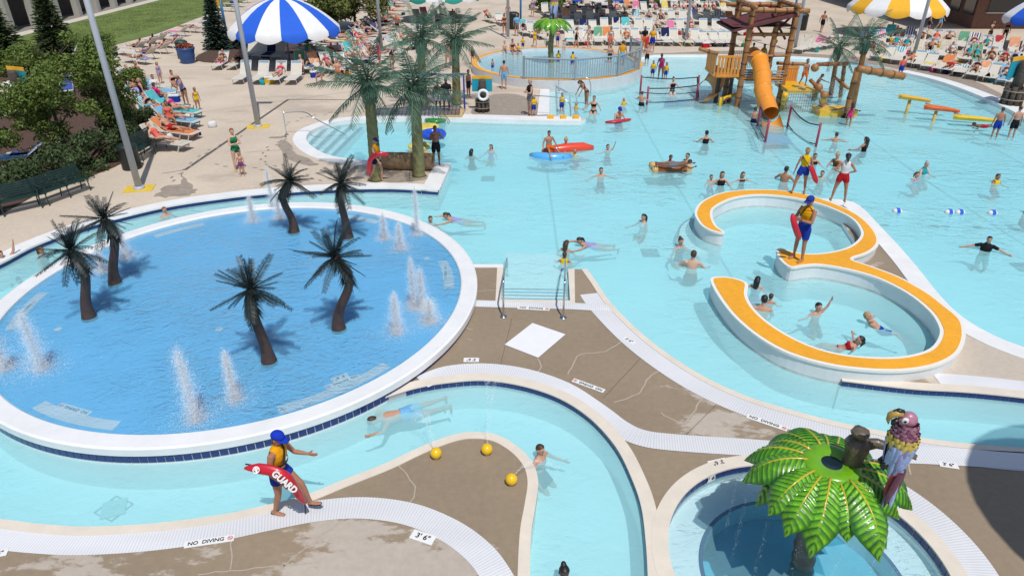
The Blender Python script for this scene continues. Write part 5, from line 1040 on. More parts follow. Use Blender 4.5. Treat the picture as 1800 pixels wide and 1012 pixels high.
def parrot(label, loc, rz=0.0, sc=1.0, group='painted parrots on fountains'):
    t = thing('parrot_statue', label, 'parrot statue', loc, rz, group); t.scale = (sc, sc, sc); rn = random.Random(4)
    MB().lathe([(prof(-.16 + .8 * i / 20) * .93, -.16 + .8 * i / 20) for i in range(21)], 20).build('body', FM['plum'], t, True)
    hd = MB(); hd.ball((-.015, 0, .69), (.105, .088, .108), 18, 12); hd.ball((-.05, 0, .67), (.085, .075, .08), 14, 10); hd.build('head', FM['mauve'], t, True)
    bk = MB(); bk.tube([(-.10, 0, .765), (-.17, 0, .765), (-.225, 0, .72), (-.235, 0, .65), (-.215, 0, .585)], [.05, .055, .048, .03, .006], 10, ry=[.045, .045, .04, .025, .006]); bk.build('beak', mat('horn_beak', (.40, .27, .06), .35, .3, 8), t, True)
    b2 = MB(); b2.tube([(-.12, 0, .66), (-.17, 0, .62), (-.18, 0, .585)], [.04, .035, .012], 8); b2.build('lower_beak', mat('dark_beak', (.02, .02, .02), .35), t, True)
    b3 = MB(); b3.tube([(-.09, 0, .79), (-.15, 0, .80), (-.2, 0, .775)], [.03, .035, .02], 8); b3.build('beak_ridge', MATS['dark_beak'], t, True)
    for sd in (-1, 1):
        e = MB(); e.ball((-.075, sd * .072, .715), (.042, .022, .046), 12, 8); o = e.build('eye_patch', C_W, t, True); e = MB(); e.ball((-.08, sd * .093, .715), (.018, .008, .018), 10, 6); e.build('pupil', M_INK, o, True)
    rows = [(.62, ['mauve'], .07, .10, 12), (.575, ['mauve', 'plum'], .07, .10, 13), (.53, ['plum', 'mauve'], .075, .10, 13), (.49, ['mauve', 'plum'], .08, .10, 14), (.44, ['yellow'], .085, .13, 13), (.385, ['yellow', 'yellow'], .085, .15, 13), (.32, ['blue', 'lav', 'blue'], .085, .24, 13), (.24, ['blue', 'blue', 'lav'], .085, .30, 12), (.14, ['blue'], .08, .38, 9)]
    for ri, (z, cs_, w, l, n) in enumerate(rows):
        for k in range(n):
            a = 2 * math.pi * (k + .5 * (ri % 2)) / n + rn.uniform(-.07, .07); r = prof(z); c = cs_[k % len(cs_)]
            if ri >= 6 and abs(((a + math.pi) % (2 * math.pi)) - 0) < .7: continue
            if ri < 1 and math.cos(a) < -.5: continue
            tilt = math.atan2(prof(z) - prof(z - .12), .12) + .16
            o = link('feather', fe(c, w, l), t, (r * math.cos(a), r * math.sin(a), z + .03), (Matrix.Rotation(a, 3, 'Z') @ Matrix.Rotation(R(4) - (prof(z - .1) - r) * 2.2 + .02, 3, 'Y') @ Matrix.Rotation(rn.uniform(-.12, .12), 3, 'X')).to_euler(), rn.uniform(.9, 1.1))
    for k, (c, l, w, y) in enumerate([('red', .52, .1, -.05), ('red', .58, .1, .05), ('dark', .62, .09, -.1), ('lav', .78, .08, -.02), ('lav', .86, .075, .02), ('blue', .95, .07, 0.0), ('blue', .6, .07, .09), ('dark', .5, .09, 0.02)]):
        o = link('tail_feather', fe(c, w, l), t, (.02 + .012 * k, y - .05 - .008 * k, -.02), (R(4) * math.copysign(1, y + .001), R(3), R(-95 + 5 * k)))
    for y in (-.06, .05): mb = MB(); mb.tube([(-.1, y, .02), (-.15, y, -.04), (-.12, y, -.09)], [.035, .03, .015], 8); mb.build('claw', MATS['dark_beak'], t, True)
    tc = MB(); tc.tube([(.12, .12, .12), (.24, .16, .12), (.27, .16, .2)], [.02, .02, .008], 6); tc.build('perch_twig', M_STUMP, t, True)
    return t
pb = at_y(1572, 812, BP.y - .52)
parrot('colourful parrot statue perched on the fountain branch', pb, R(-12), 1.06)
# far fountain with its own parrot, in the wading pool
fb_ = Vector((X(968, 118, 45.5), 45.5, .3)); f2 = fountain_palm('small bright green leaf fountain in the wading pool', fb_, (Zat(34, 45.5) - .3) / 1.12, M_TRUNKG, 17, 'leafy palm fountains', 1.12)
parrot('bluish parrot statue atop the far wading pool fountain', Vector((fb_.x + .1, 45.5, Zat(29, 45.5) + .15)), R(60), 1.5)

for o in list(COL.objects):
    if o.parent and o.name.startswith('dripping_water'): o['kind'] = 'stuff'
# ---------------------------------------------------------------- people: one continuous skin grown from a posed skeleton
def V3(*a): return Vector(a)
POSES = {}
def pose(name, torso=(0, 0, 1), head=(0, -.1, 1), la=((.25, 0, -1), (.08, -.15, -1)), ra=((-.25, 0, -1), (-.08, -.15, -1)), ll=((.06, 0, -1), (.02, .05, -1)), rl=((-.06, 0, -1), (-.02, .05, -1)), front=(0, -1, 0), foot=None, look=None, origin='feet', curl=.35):
    POSES[name] = dict(torso=torso, head=head, la=la, ra=ra, ll=ll, rl=rl, front=front, foot=foot, look=look, origin=origin, curl=curl)
# left is +x when facing -y
pose('stand')
pose('walk', torso=(0, -.06, 1), la=((.22, .35, -1), (.1, .0, -1)), ra=((-.2, -.4, -1), (-.05, -.7, -1)), ll=((.03, -.42, -1), (.02, .12, -1)), rl=((-.03, .18, -1), (-.02, .55, -1)))
pose('hips', la=((.75, .25, -1), (-.75, -.25, -.35)), ra=((-.75, .25, -1), (.75, -.25, -.35)), ll=((.2, 0, -1), (.12, .05, -1)), rl=((-.2, 0, -1), (-.12, .05, -1)))
pose('crossed', torso=(0, .03, 1), head=(0, -.15, 1), la=((.22, -.45, -1), (-.95, -.55, .12)), ra=((-.22, -.4, -1), (.95, -.5, .2)), ll=((.07, -.03, -1), (.03, .06, -1)), rl=((-.09, .05, -1), (-.03, .02, -1)))
pose('apart', la=((.35, .05, -1), (.15, -.1, -1)), ra=((-.35, .05, -1), (-.15, -.1, -1)), ll=((.24, 0, -1), (.14, .05, -1)), rl=((-.14, -.1, -1), (-.08, .15, -1)))
pose('guardwalk', torso=(0, -.12, 1), head=(0, -.3, 1), look=(0, -1, -.25), la=((.22, -.45, -.9), (.02, -.95, -.02)), ra=((-.3, .12, -1), (.1, -.62, -.75)), ll=((.04, -.78, -.85), (.03, -.25, -1)), rl=((-.03, .06, -1), (-.02, .32, -1)), foot=((0, -1, .3), (0, -1, -.05)))
pose('photo', la=((.3, -.7, -.5), (-.55, -.5, .75)), ra=((-.3, -.7, -.5), (.55, -.5, .75)))
pose('wade', la=((.65, -.35, -.7), (.3, -.75, -.2)), ra=((-.65, -.35, -.7), (-.3, -.75, -.2)), ll=((.12, -.75, -.65), (.05, .9, -.45)), rl=((-.12, -.75, -.65), (-.05, .9, -.45)), origin='waist')
pose('wade_wide', la=((1, -.1, -.35), (.9, -.35, -.25)), ra=((-1, -.1, -.35), (-.9, -.35, -.25)), ll=((.12, -.75, -.65), (.05, .9, -.45)), rl=((-.12, -.75, -.65), (-.05, .9, -.45)), origin='waist')
pose('wade_hold', torso=(0, -.12, 1), head=(0, -.35, 1), la=((.35, -.5, -.85), (-.35, -.85, .1)), ra=((-.35, -.5, -.85), (.35, -.85, .1)), ll=((.12, -.75, -.65), (.05, .9, -.45)), rl=((-.12, -.75, -.65), (-.05, .9, -.45)), origin='waist')
pose('wave', la=((.6, -.2, .8), (.25, -.1, 1)), ra=((-1, -.15, -.3), (-1, -.2, .1)), ll=((.12, -.75, -.65), (.05, .9, -.45)), rl=((-.12, -.75, -.65), (-.05, .9, -.45)), origin='waist')
pose('swim', torso=(0, -.93, .36), head=(0, -.45, .95), look=(0, -1, .1), la=((.55, -.85, -.05), (.05, -1, -.05)), ra=((-.8, -.55, -.1), (-.3, -1, -.08)), ll=((.1, .95, -.3), (.05, 1, -.1)), rl=((-.1, .95, -.2), (-.08, 1, -.2)), front=(0, -.36, -.93), origin='float')
pose('float_down', torso=(0, -1, .05), head=(0, -1, .1), look=(0, -.3, -1), la=((.9, -.55, .05), (.3, -.9, .3)), ra=((-.6, -.6, -.3), (.2, -1, -.1)), ll=((.1, 1, -.02), (.04, 1, 0)), rl=((-.12, 1, -.02), (-.06, 1, .02)), front=(0, 0, -1), origin='float')
pose('float_up', torso=(0, -.85, .5), head=(0, -.35, 1), look=(0, .6, .6), la=((1, -.1, .1), (.8, .2, .5)), ra=((-1, -.2, -.1), (-.8, .3, .2)), ll=((.2, .95, .05), (.1, .8, -.5)), rl=((-.12, .95, .15), (-.05, .7, -.6)), front=(0, .5, .85), origin='float')
pose('prone', torso=(0, -1, .12), head=(0, -.75, .6), look=(0, -1, .1), la=((.6, -.6, -.35), (-.3, -.9, .2)), ra=((-.6, -.6, -.35), (.3, -.9, .2)), ll=((.1, 1, -.02), (.04, 1, .06)), rl=((-.12, 1, -.02), (-.06, 1, .1)), front=(0, -.12, -1), origin='float')
pose('recline', torso=(0, .72, .69), head=(0, .5, .85), look=(0, -.8, .5), la=((.45, -.25, -.75), (-.1, -.9, -.05)), ra=((-.45, -.25, -.75), (.1, -.9, -.05)), ll=((.12, -1, .04), (.06, -1, -.06)), rl=((-.12, -1, .28), (-.06, -1, -.32)), front=(0, -.69, .72), foot=((0, -.3, 1), (0, -.3, 1)), origin='seat')
pose('recline_knee', torso=(0, .72, .69), head=(0, .6, .8), look=(0, -.7, .6), la=((.7, .1, -.5), (-.2, .2, .8)), ra=((-.45, -.25, -.75), (.3, -.9, .1)), ll=((.12, -.75, .7), (.06, -.5, -.9)), rl=((-.12, -1, .08), (-.06, -1, -.08)), front=(0, -.69, .72), foot=((0, -.9, .2), (0, -.3, 1)), origin='seat')
pose('lie_front', torso=(0, 1, .12), head=(.3, 1, .25), look=(.8, .3, -.2), la=((.8, .6, -.3), (-.5, .9, .05)), ra=((-.8, .6, -.3), (.5, .9, .05)), ll=((.1, -1, -.02), (.04, -1, 0)), rl=((-.12, -1, -.02), (-.06, -1, .02)), front=(0, .1, -1), foot=((0, -.9, -.2), (0, -.9, -.2)), origin='seat')
pose('sit', torso=(0, .08, 1), head=(0, -.2, 1), la=((.3, -.35, -.9), (-.25, -.9, -.2)), ra=((-.3, -.35, -.9), (.25, -.9, -.2)), ll=((.18, -1, .0), (.03, -.1, -1)), rl=((-.18, -1, .0), (-.03, -.15, -1)), origin='seat')
pose('sit_float', torso=(0, .1, 1), head=(0, -.25, 1), la=((.5, -.2, -.9), (.2, -.5, -.7)), ra=((-.5, -.1, -.9), (-.2, -.4, -.7)), ll=((.3, -1, -.05), (.2, -.8, -.5)), rl=((-.3, -1, .05), (-.2, -.7, -.6)), origin='seat')
pose('arms_up', la=((.6, -.1, .9), (.1, -.2, 1)), ra=((-.6, -.1, .9), (-.1, -.2, 1)))
pose('bend', torso=(0, -.62, .78), head=(0, -.9, .5), look=(0, -1, -.3), la=((.15, -.45, -.9), (0, -.5, -.9)), ra=((-.15, -.45, -.9), (0, -.5, -.9)))
pose('reach', torso=(0, -.35, 1), head=(0, -.6, .9), la=((.2, -.9, -.4), (.05, -1, -.3)), ra=((-.25, .1, -1), (-.1, -.3, -1)))

def body_prims(ps, female=False, hair='short', kid=False, fing=.0095):
    p = POSES[ps]; n = lambda v: Vector(v).normalized(); pr = []
    up = n(p['torso']); fr = Vector(p['front']); fr = (fr - up * fr.dot(up)).normalized(); sd = fr.cross(up) * -1   # left side (+x when facing -y)
    sd = up.cross(fr) * -1 if abs((up.cross(fr)).dot(Vector((1, 0, 0)))) > 2 else up.cross(fr)
    if sd.x < 0 and abs(sd.x) > .2 and fr.y < .3: sd = -sd
    if sd.length < .5: sd = Vector((1, 0, 0))
    hw, sw = (.092, .165) if female else (.088, .185); hs = 1.28 if kid else 1.0
    pel = Vector((0, 0, 0)); T = .53
    def E(tag_, pts, rx, ry, side, t0=0, t1=1): pr.append((tag_, [Vector(q) for q in pts], rx, ry, Vector(side), t0, t1))
    if female: tw = [(-.09, .10, .07), (-.03, .165, .108), (.06, .168, .112), (.17, .128, .092), (.25, .124, .092), (.36, .145, .115), (.44, .155, .105), (.51, .13, .075), (.56, .07, .05)]
    else: tw = [(-.09, .10, .07), (-.03, .15, .105), (.06, .155, .108), (.17, .143, .10), (.25, .15, .102), (.36, .172, .118), (.44, .182, .11), (.51, .15, .08), (.56, .075, .055)]
    E('torso', [pel + up * a + fr * (.012 if .3 < a < .45 else 0) for a, _, _ in tw], [b for _, b, _ in tw], [c for _, _, c in tw], sd)
    if female:
        for s in (-1, 1): pr.append(('torso_b', [pel + up * .385 + sd * s * .07 + fr * .085, pel + up * .375 + sd * s * .072 + fr * .115], [.058, .04], [.058, .04], sd, .62, .66))
    nk = pel + up * .53; hd = n(p['head']); hc = nk + up * .05 + hd * .135 * (1 + (hs - 1) * .5)
    lk = Vector(p['look']) if p['look'] else fr * 1.0; lk = (lk - hd * lk.dot(hd)).normalized() if abs(lk.normalized().dot(hd)) < .98 else fr; hsd = hd.cross(lk) ; hsd = hsd if hsd.dot(sd) > 0 else -hsd
    E('neck', [nk - up * .04, nk + up * .04, hc - hd * .03], [.062, .056, .055], [.062, .058, .06], sd)
    E('head', [hc + hd * (z * hs) + lk * (y * hs) for z, y in ((-.118, .035), (-.09, .03), (-.05, .012), (0, .004), (.05, 0), (.09, -.004), (.112, -.006), (.12, -.006))], [k * hs for k in (.03, .05, .066, .075, .077, .062, .035, .01)], [k * hs for k in (.03, .058, .082, .094, .095, .075, .045, .01)], hsd)
    E('nose', [hc + lk * .088 * hs + hd * .012, hc + lk * .112 * hs - hd * .026 * hs], [.009, .015], [.009, .014], hsd)
    for s in (-1, 1): E('ear', [hc + hsd * s * .074 * hs + hd * .02 - lk * .01, hc + hsd * s * .085 * hs - hd * .02 - lk * .012], [.012, .012], [.022, .018], hsd)
    if hair == 'long': E('hair', [hc + hd * .06 - lk * .05, hc - lk * .095 - hd * .02, nk - lk * .085 + up * .01, nk - fr * .11 - up * .14], [.07, .085, .075, .03], [.05, .05, .045, .025], hsd)
    elif hair == 'pony': E('hair', [hc - lk * .08 + hd * .04, hc - lk * .13, nk - lk * .13 + up * .02], [.03, .034, .012], [.03, .034, .012], hsd)
    elif hair == 'bun': E('hair', [hc - lk * .06 + hd * .09, hc - lk * .085 + hd * .125], [.04, .03], [.04, .03], hsd)
    for s, an in ((1, p['la']), (-1, p['ra'])):
        sh = pel + up * .475 + sd * s * sw; d1, d2 = n(an[0]), n(an[1]); el = sh + d1 * .285; wr = el + d2 * .25; k = .88 if female else 1
        E('arm', [pel + up * .455 + sd * s * (sw - .07), sh, sh + d1 * .1, sh + d1 * .2, el], [.05, .058 * k, .05 * k, .044 * k, .038 * k], [.05, .06 * k, .052 * k, .044 * k, .038 * k], fr)
        E('forearm', [el - d2 * .01, el + d2 * .06, el + d2 * .16, wr], [.037 * k, .041 * k, .034 * k, .024 * k], [.037 * k, .04 * k, .032 * k, .026 * k], fr)
        pn = d2.cross(up if abs(d2.dot(up)) < .9 else fr).normalized() * s; pn2 = pn.cross(d2).normalized()      # palm plane: spread along pn2, fingers bend along pn
        E('hand', [wr - d2 * .01, wr + d2 * .035, wr + d2 * .08, wr + d2 * .095], [.026, .038, .040, .03], [.018, .017, .015, .012], pn2)
        for i, (off, l) in enumerate(((-.03, .062), (-.0105, .075), (.0105, .072), (.03, .056))):
            b0 = wr + d2 * .085 + pn2 * off; c = p['curl']; b1 = b0 + (d2 + pn * -c * .5).normalized() * l * .5; b2 = b1 + (d2 - pn * c * 2.0).normalized() * l * .5
            E('hand', [b0 - d2 * .015, b0, b1, b2], [fing, fing, fing * .95, fing * .8], [fing, fing, fing * .95, fing * .8], pn2)
        tb = wr + d2 * .025 + pn2 * .032; t1 = tb + (d2 * .7 + pn2 * .75 - pn * .3).normalized() * .045; E('hand', [tb - pn2 * .012, tb, t1, t1 + (d2 - pn * .4).normalized() * .032], [.015, .014, .011, .009], [.015, .014, .011, .009], fr)
    ft = p['foot']
    for j, (s, an) in enumerate(((1, p['ll']), (-1, p['rl']))):
        hp = pel - up * .0 + sd * s * hw; d1, d2 = n(an[0]), n(an[1]); kn = hp + d1 * .43; ank = kn + d2 * .41; k = 1.06 if female else 1
        E('thigh', [hp + d1 * .0, hp + d1 * .12, hp + d1 * .27, kn], [.088 * k, .086 * k, .070 * k, .053], [.095 * k, .092 * k, .074 * k, .056], sd)
        back = fr if False else (d1 - d2); E('shin', [kn - d2 * .01, kn + d2 * .1, kn + d2 * .2, kn + d2 * .33, ank], [.051, .052, .045, .033, .034], [.053, .058, .05, .036, .036], sd)
        fd = n(ft[j]) if ft else (fr - d2 * fr.dot(d2) * .0); fd = n(fd); f0 = ank + d2 * .035 - fd * .045; f1 = ank + d2 * .052 + fd * .09; f2 = ank + d2 * .055 + fd * .175
        E('foot', [f0 - fd * .01, f0 + fd * .02, f1, f2, f2 + fd * .02], [.022, .034, .042, .038, .015], [.028, .036, .026, .016, .008], sd)
    info = dict(up=up, fr=fr, sd=sd, hc=hc, hd=hd, lk=lk, hsd=hsd, hs=hs, nk=nk)
    return pr, info
CACHE = {}
def body_data(ps, female, hair, vox, kid=False):
    key = (ps, female, hair, vox, kid)
    if key in CACHE: return CACHE[key]
    pr, info = body_prims(ps, female, hair, kid, max(.0095, vox * .62)); mb = MB(); smp = []
    for (tg, pts, rx, ry, side, t0, t1) in pr:
        seg = 12; C_ = pts; c0 = pts[0] - (pts[1] - pts[0]).normalized() * min(rx[0], ry[0]) * .6; c1 = pts[-1] + (pts[-1] - pts[-2]).normalized() * min(rx[-1], ry[-1]) * .6
        P = [c0] + list(pts) + [c1]; RX = [rx[0] * .45] + list(rx) + [rx[-1] * .45]; RY = [ry[0] * .45] + list(ry) + [ry[-1] * .45]
        mb.tube(P, RX, seg, ry=RY, side=side)
        for i in range(len(pts) - 1):
            for q in np.linspace(0, 1, 6): smp.append((tg, *(pts[i].lerp(pts[i + 1], q)), (rx[i] + (rx[i + 1] - rx[i]) * q + ry[i] + (ry[i + 1] - ry[i]) * q) / 2, t0 + (t1 - t0) * (i + q) / (len(pts) - 1)))
    o = bpy.data.objects.new('tmp', mb.mesh('tmp', MATS['white_coping'])); LAB.collection.objects.link(o); bm = bmesh.new(); bm.from_mesh(o.data); bmesh.ops.recalc_face_normals(bm, faces=bm.faces); bm.to_mesh(o.data); bm.free()
    m = o.modifiers.new('r', 'REMESH'); m.mode = 'VOXEL'; m.voxel_size = vox; s = o.modifiers.new('s', 'SMOOTH'); s.factor = .5; s.iterations = 3
    LAB.view_layers[0].update(); dg = LAB.view_layers[0].depsgraph; me = bpy.data.meshes.new_from_object(o.evaluated_get(dg)); bpy.data.objects.remove(o)
    V = np.empty(len(me.vertices) * 3, np.float32); me.vertices.foreach_get('co', V); V = V.reshape(-1, 3)
    og = POSES[ps]['origin']; zmin = V[:, 2].min()
    sh = {'feet': (0, 0, -zmin), 'waist': (0, 0, -.12), 'float': (0, 0, 0), 'seat': (0, 0, .09)}[og]; V = V + np.array(sh, np.float32)
    SP = np.array([x[1:4] for x in smp]) + np.array(sh); SR = np.array([x[4] for x in smp]); ST = np.array([x[5] for x in smp]); TG = np.array([x[0] for x in smp])
    idx = np.empty(len(V), int); SPf = SP.astype(np.float32); SRf = (SR * SR).astype(np.float32)
    for a in range(0, len(V), 4000): v = V[a:a + 4000]; d = (np.maximum((v * v).sum(1)[:, None] - 2 * v @ SPf.T + (SPf * SPf).sum(1)[None], 0)) / SRf[None]; idx[a:a + 4000] = d.argmin(1)
    tags = TG[idx]; ts = ST[idx]; hc = np.array(info['hc']) + np.array(sh); q = V - hc; lx, lz, ly = q @ np.array(info['lk']), q @ np.array(info['hd']), q @ np.array(info['hsd']); hs = info['hs']
    ishead = np.isin(tags, ['head', 'ear', 'nose'])
    hairm = (tags == 'hair') | (ishead & (lz > hs * (.045 + .55 * np.maximum(lx, -.08) )) & (lx < .085 * hs)) | (ishead & (lx < -.035 * hs) & (lz > -.06 * hs))
    eyes = ishead & (lx > .05 * hs) & (np.abs(np.abs(ly) - .032 * hs) < .013 * hs) & (np.abs(lz - .008) < .009 * hs); mouth = ishead & (lx > .06 * hs) & (np.abs(ly) < .024 * hs) & (np.abs(lz + .062 * hs) < .007 * hs)
    me.vertices.foreach_set('co', V.astype(np.float32).ravel()); me.materials.clear(); me.polygons.foreach_set('use_smooth', [True] * len(me.polygons))
    nq = len(me.polygons); lt = np.empty(nq, np.int32); me.polygons.foreach_get('loop_total', lt); lv = np.empty(len(me.loops), np.int32); me.loops.foreach_get('vertex_index', lv); ls = np.empty(nq, np.int32); me.polygons.foreach_get('loop_start', ls)
    me.update(); N_ = np.empty(len(V) * 3, np.float32); me.vertex_normals.foreach_get('vector', N_); N_ = N_.reshape(-1, 3)
    first = lv[ls]; me.materials.append(mat('skin_a', (.5, .26, .17), .5)); me.materials.append(mat('face_mark', (.10, .035, .03), .5))
    me.polygons.foreach_set('material_index', (eyes | mouth)[first].astype(np.int32)); 
    D = dict(me=me, V=V, N=N_, tags=tags, ts=ts, hair=hairm, faces=lv.reshape(-1, 4) if (lt == 4).all() else np.array([lv[a:a + 4] for a, b in zip(ls, lt) if b == 4]), first=first, info=info, sh=Vector(sh), parts={}); CACHE[key] = D; return D
def shell(D, key, mask, off):
    if key in D['parts']: return D['parts'][key]
    fs = D['faces'][mask[D['faces']].all(1)]; used = np.unique(fs); mp = np.zeros(len(D['V']), int); mp[used] = np.arange(len(used))
    P = D['V'][used] + D['N'][used] * off; me = bpy.data.meshes.new(key); me.from_pydata(P.tolist(), [], mp[fs].tolist()); me.polygons.foreach_set('use_smooth', [True] * len(me.polygons)); me.materials.append(M_WHITE); D['parts'][key] = me; return me
def gar(D, kind):
    t, g = D['tags'], D['ts']; to = np.isin(t, ['torso', 'torso_b']); th = t == 'thigh'
    if kind == 'swim_shorts': return (to & (g < .36)) | (th & (g < .72)), .017
    if kind == 'shorts': return (to & (g < .34)) | (th & (g < .45)), .014
    if kind == 'briefs': return (to & (g < .27)) | (th & (g < .10)), .006
    if kind == 'swimsuit': return (to & (g < .80)) | (th & (g < .08)), .006
    if kind == 'bikini_top': return to & (g > .56) & (g < .74), .007
    if kind == 'tank_top': return to & (g > .2) & (g < .97), .012
    if kind == 'shirt': return (to & (g > .2)) | ((t == 'arm') & (g < .72)), .014
    if kind == 'life_vest': return to & (g > .34) & (g < .95), .045
    if kind == 'sandals': return (t == 'foot') & (D['N'][:, 2] < -.3), .012
SKIN = [mat('skin_pale', (.62, .37, .27), .5, .08, 14, spec=.3), mat('skin_light', (.52, .28, .19), .5, .08, 14, spec=.3), mat('skin_tan', (.40, .19, .115), .5, .08, 14, spec=.3), mat('skin_brown', (.20, .095, .06), .5, .08, 14, spec=.3), mat('skin_dark', (.085, .042, .03), .45, .08, 14, spec=.35)]
HAIR = dict(black=mat('black_hair', (.012, .010, .010), .5, .3, 30), brown=mat('brown_hair', (.055, .028, .015), .55, .3, 30), blond=mat('blond_hair', (.42, .27, .12), .6, .25, 30), red=mat('auburn_hair', (.22, .075, .025), .6, .25, 30), grey=mat('grey_hair', (.35, .33, .3), .6, .2, 30))
PC_ = {'red': (190, 30, 40), 'blue': (30, 60, 165), 'black': (28, 28, 34), 'white': (228, 228, 228), 'yellow': (240, 195, 20), 'green': (40, 130, 90), 'pink': (225, 45, 130), 'teal': (40, 160, 170), 'orange': (230, 110, 40), 'purple': (95, 50, 120), 'navy': (25, 30, 75), 'grey': (120, 120, 125), 'maroon': (110, 25, 35), 'gold': (245, 170, 15), 'light blue': (120, 185, 230), 'lavender': (165, 155, 205), 'brown': (105, 70, 45), 'coral': (240, 110, 95), 'floral': (130, 70, 130)}
def person(label, loc, ps='stand', rz=0.0, h=1.72, sk=1, hair=('brown', 'short'), wear=(), female=False, vox=.017, name='person', group=None, kid=None):
    kid = h < 1.42 if kid is None else kid; D = body_data(ps, female, hair[1], vox, kid); t = link(name, D['me'], None, loc, (0, 0, rz), h / 1.76); tag(t, label, 'person', group); setmat(t, SKIN[sk])
    o = link('hair', shell(D, 'hair', D['hair'], .012), t); setmat(o, HAIR[hair[0]])
    for (kd, c) in wear:
        mk, off = gar(D, kd); o = link(kd, shell(D, kd, mk, off), t); setmat(o, cloth(*PC_[c]) if kd != 'sandals' else M_INK)
    return t
def head_frame(D): i = D['info']; return i['hc'] + D['sh'], i['hd'], i['lk'], i['hsd'], i['hs']
def cap(p, D, c, visor=False, name='cap'):
    hc, hd, lk, hsd, hs = head_frame(D); M = Matrix((hsd, lk, hd)).transposed(); mb = MB(); vs = []
    for i in range(9):
        th = (math.pi / 2) * (1 - i / 8 * .98)
        for k in range(24): q = 2 * math.pi * k / 24; vs.append((.090 * math.sin(th) * math.cos(q), .108 * math.sin(th) * math.sin(q), .040 + .098 * math.cos(th)))
    fs = [(i * 24 + k, i * 24 + (k + 1) % 24, (i + 1) * 24 + (k + 1) % 24, (i + 1) * 24 + k) for i in range(3 if visor else 8) for k in range(24)]
    mb.add([M @ Vector(v) + hc for v in vs], fs); br = []
    for i in range(5):
        for k in range(11): q = R(20 + 14 * k); r = .1 + .095 * i / 4 * math.sin(q) ** .6; br.append(M @ Vector((.094 * math.cos(q), .104 * math.sin(q) + (r - .1), .044 - .02 * (i / 4) - .02 * abs(math.cos(q)))) + hc)
    mb.add(br, [(i * 11 + k, i * 11 + k + 1, (i + 1) * 11 + k + 1, (i + 1) * 11 + k) for i in range(4) for k in range(10)]); o = mb.build(name, c, p, True); m = o.modifiers.new('s', 'SOLIDIFY'); m.thickness = .006; return o
M_TUBE = mat('red_rescue_foam', (.55, .012, .03), .4, .06, 5, coat=.2)
def rescue_tube(label, pts, side, r=(.085, .05), writing=False, text_at=None):
    """a flattened red foam float that follows the points; lettering lies on its outer face"""
    b = Vector(pts[len(pts) // 2]); t = thing('rescue_tube', label, 'rescue tube', b, 0, 'red rescue tubes'); P = cr([Vector(p) - b for p in pts], 5); n = len(P)
    prf = [min(1, .25 + 4.5 * min(i, n - 1 - i) / (n - 1)) for i in range(n)]; mb = MB(); mb.tube(P, [r[0] * k for k in prf], 16, ry=[r[1] * (.6 + .4 * k) for k in prf], side=side); mb.build('float', M_TUBE, t, True); return t, P, b
# ----- lifeguards
G1 = G(505, 897); D1 = body_data('guardwalk', False, 'short', .0115)
face = R(78)      # walks to the right
g1 = person('lifeguard in yellow tank top and blue cap walking with a red GUARD tube', G1, 'guardwalk', face, 1.80, 2, ('brown', 'short'), [('tank_top', 'gold'), ('shorts', 'blue'), ('sandals', 'black')], False, .0115, 'person', 'lifeguards')
cap(g1, D1, cloth(25, 60, 190)); 
def worldp(p, x, y, z): bpy.context.view_layer.update(); return p.matrix_world @ Vector((x, y, z))
M_STRAP = mat('black_strap', (.012, .012, .015), .7)
def strap(p, pts, r=.02): mb = MB(); mb.tube(cr(pts, 4), r, 6, ry=.006); return mb.build('strap', M_STRAP, p)
belt = MB(); belt.lathe([(.165, 1.10), (.168, 1.155)], 28, (0, -.05, 0), ryy=.78); belt.build('belt', M_STRAP, g1, True)
strap(g1, [(.14, -.02, 1.12), (.16, -.0, 1.28), (.12, .04, 1.47), (.1, -.02, 1.52), (.02, -.17, 1.40), (-.1, -.19, 1.15)], .022)
yg = G1.y - .30; tp = [at_y(431, 822, yg - .02), at_y(455, 823, yg - .05), at_y(478, 827, yg - .08), at_y(497, 835, yg - .10), at_y(512, 848, yg - .08), at_y(524, 866, yg), at_y(536, 884, yg + .08)]
rt, RP, rb = rescue_tube('red GUARD rescue tube under the walking lifeguard arm', tp, (0, .5, .87), (.088, .05), True)
tx = text_mesh('GUARD', .145, .003, .006); tx.materials.append(mat('white_print', (.85, .85, .85), .5)); a_, b__ = at_y(484, 830, yg - .13) - rb, at_y(515, 856, yg - .13) - rb; xd = (b__ - a_).normalized(); cv = (Vector((0, 0, CAM_H)) - rb); cv = Vector((0, -.75, .66)); zd_ = (cv - xd * cv.dot(xd)).normalized(); yd = zd_.cross(xd)
o = link('lettering', tx, rt); o.matrix_local = Matrix.Translation((a_ + b__) / 2 + zd_ * .075) @ Matrix((xd, yd, zd_)).transposed().to_4x4()
em = MB().strip(circle(Vector((0, 0)), .055, 20), circle(Vector((0, 0)), .042, 20), 0, None, True); em.box((0, 0, 0), (.03, .085, .004), R(20)); em.box((0, .01, 0), (.07, .02, .004), R(20)); o = em.build('round_emblem', MATS['white_print'], rt); o.matrix_local = Matrix.Translation(at_y(450, 823, yg - .12) - rb + zd_ * .05) @ Matrix((Vector((1, 0, 0)), Vector((0, .66, .75)), Vector((0, -.75, .66)))).transposed().to_4x4()
mb = MB(); mb.tube([at_y(431, 815, yg + .02) - rb, at_y(460, 820, yg + .05) - rb, at_y(490, 826, yg + .2) - rb], .012, 6); mb.tube([at_y(536, 884, yg + .08) - rb, Vector(G(537, 902, .02)) - rb], .011, 6); mb.build('strap', M_STRAP, rt)
ZW = Z3 + .014
GL = 'lifeguards'
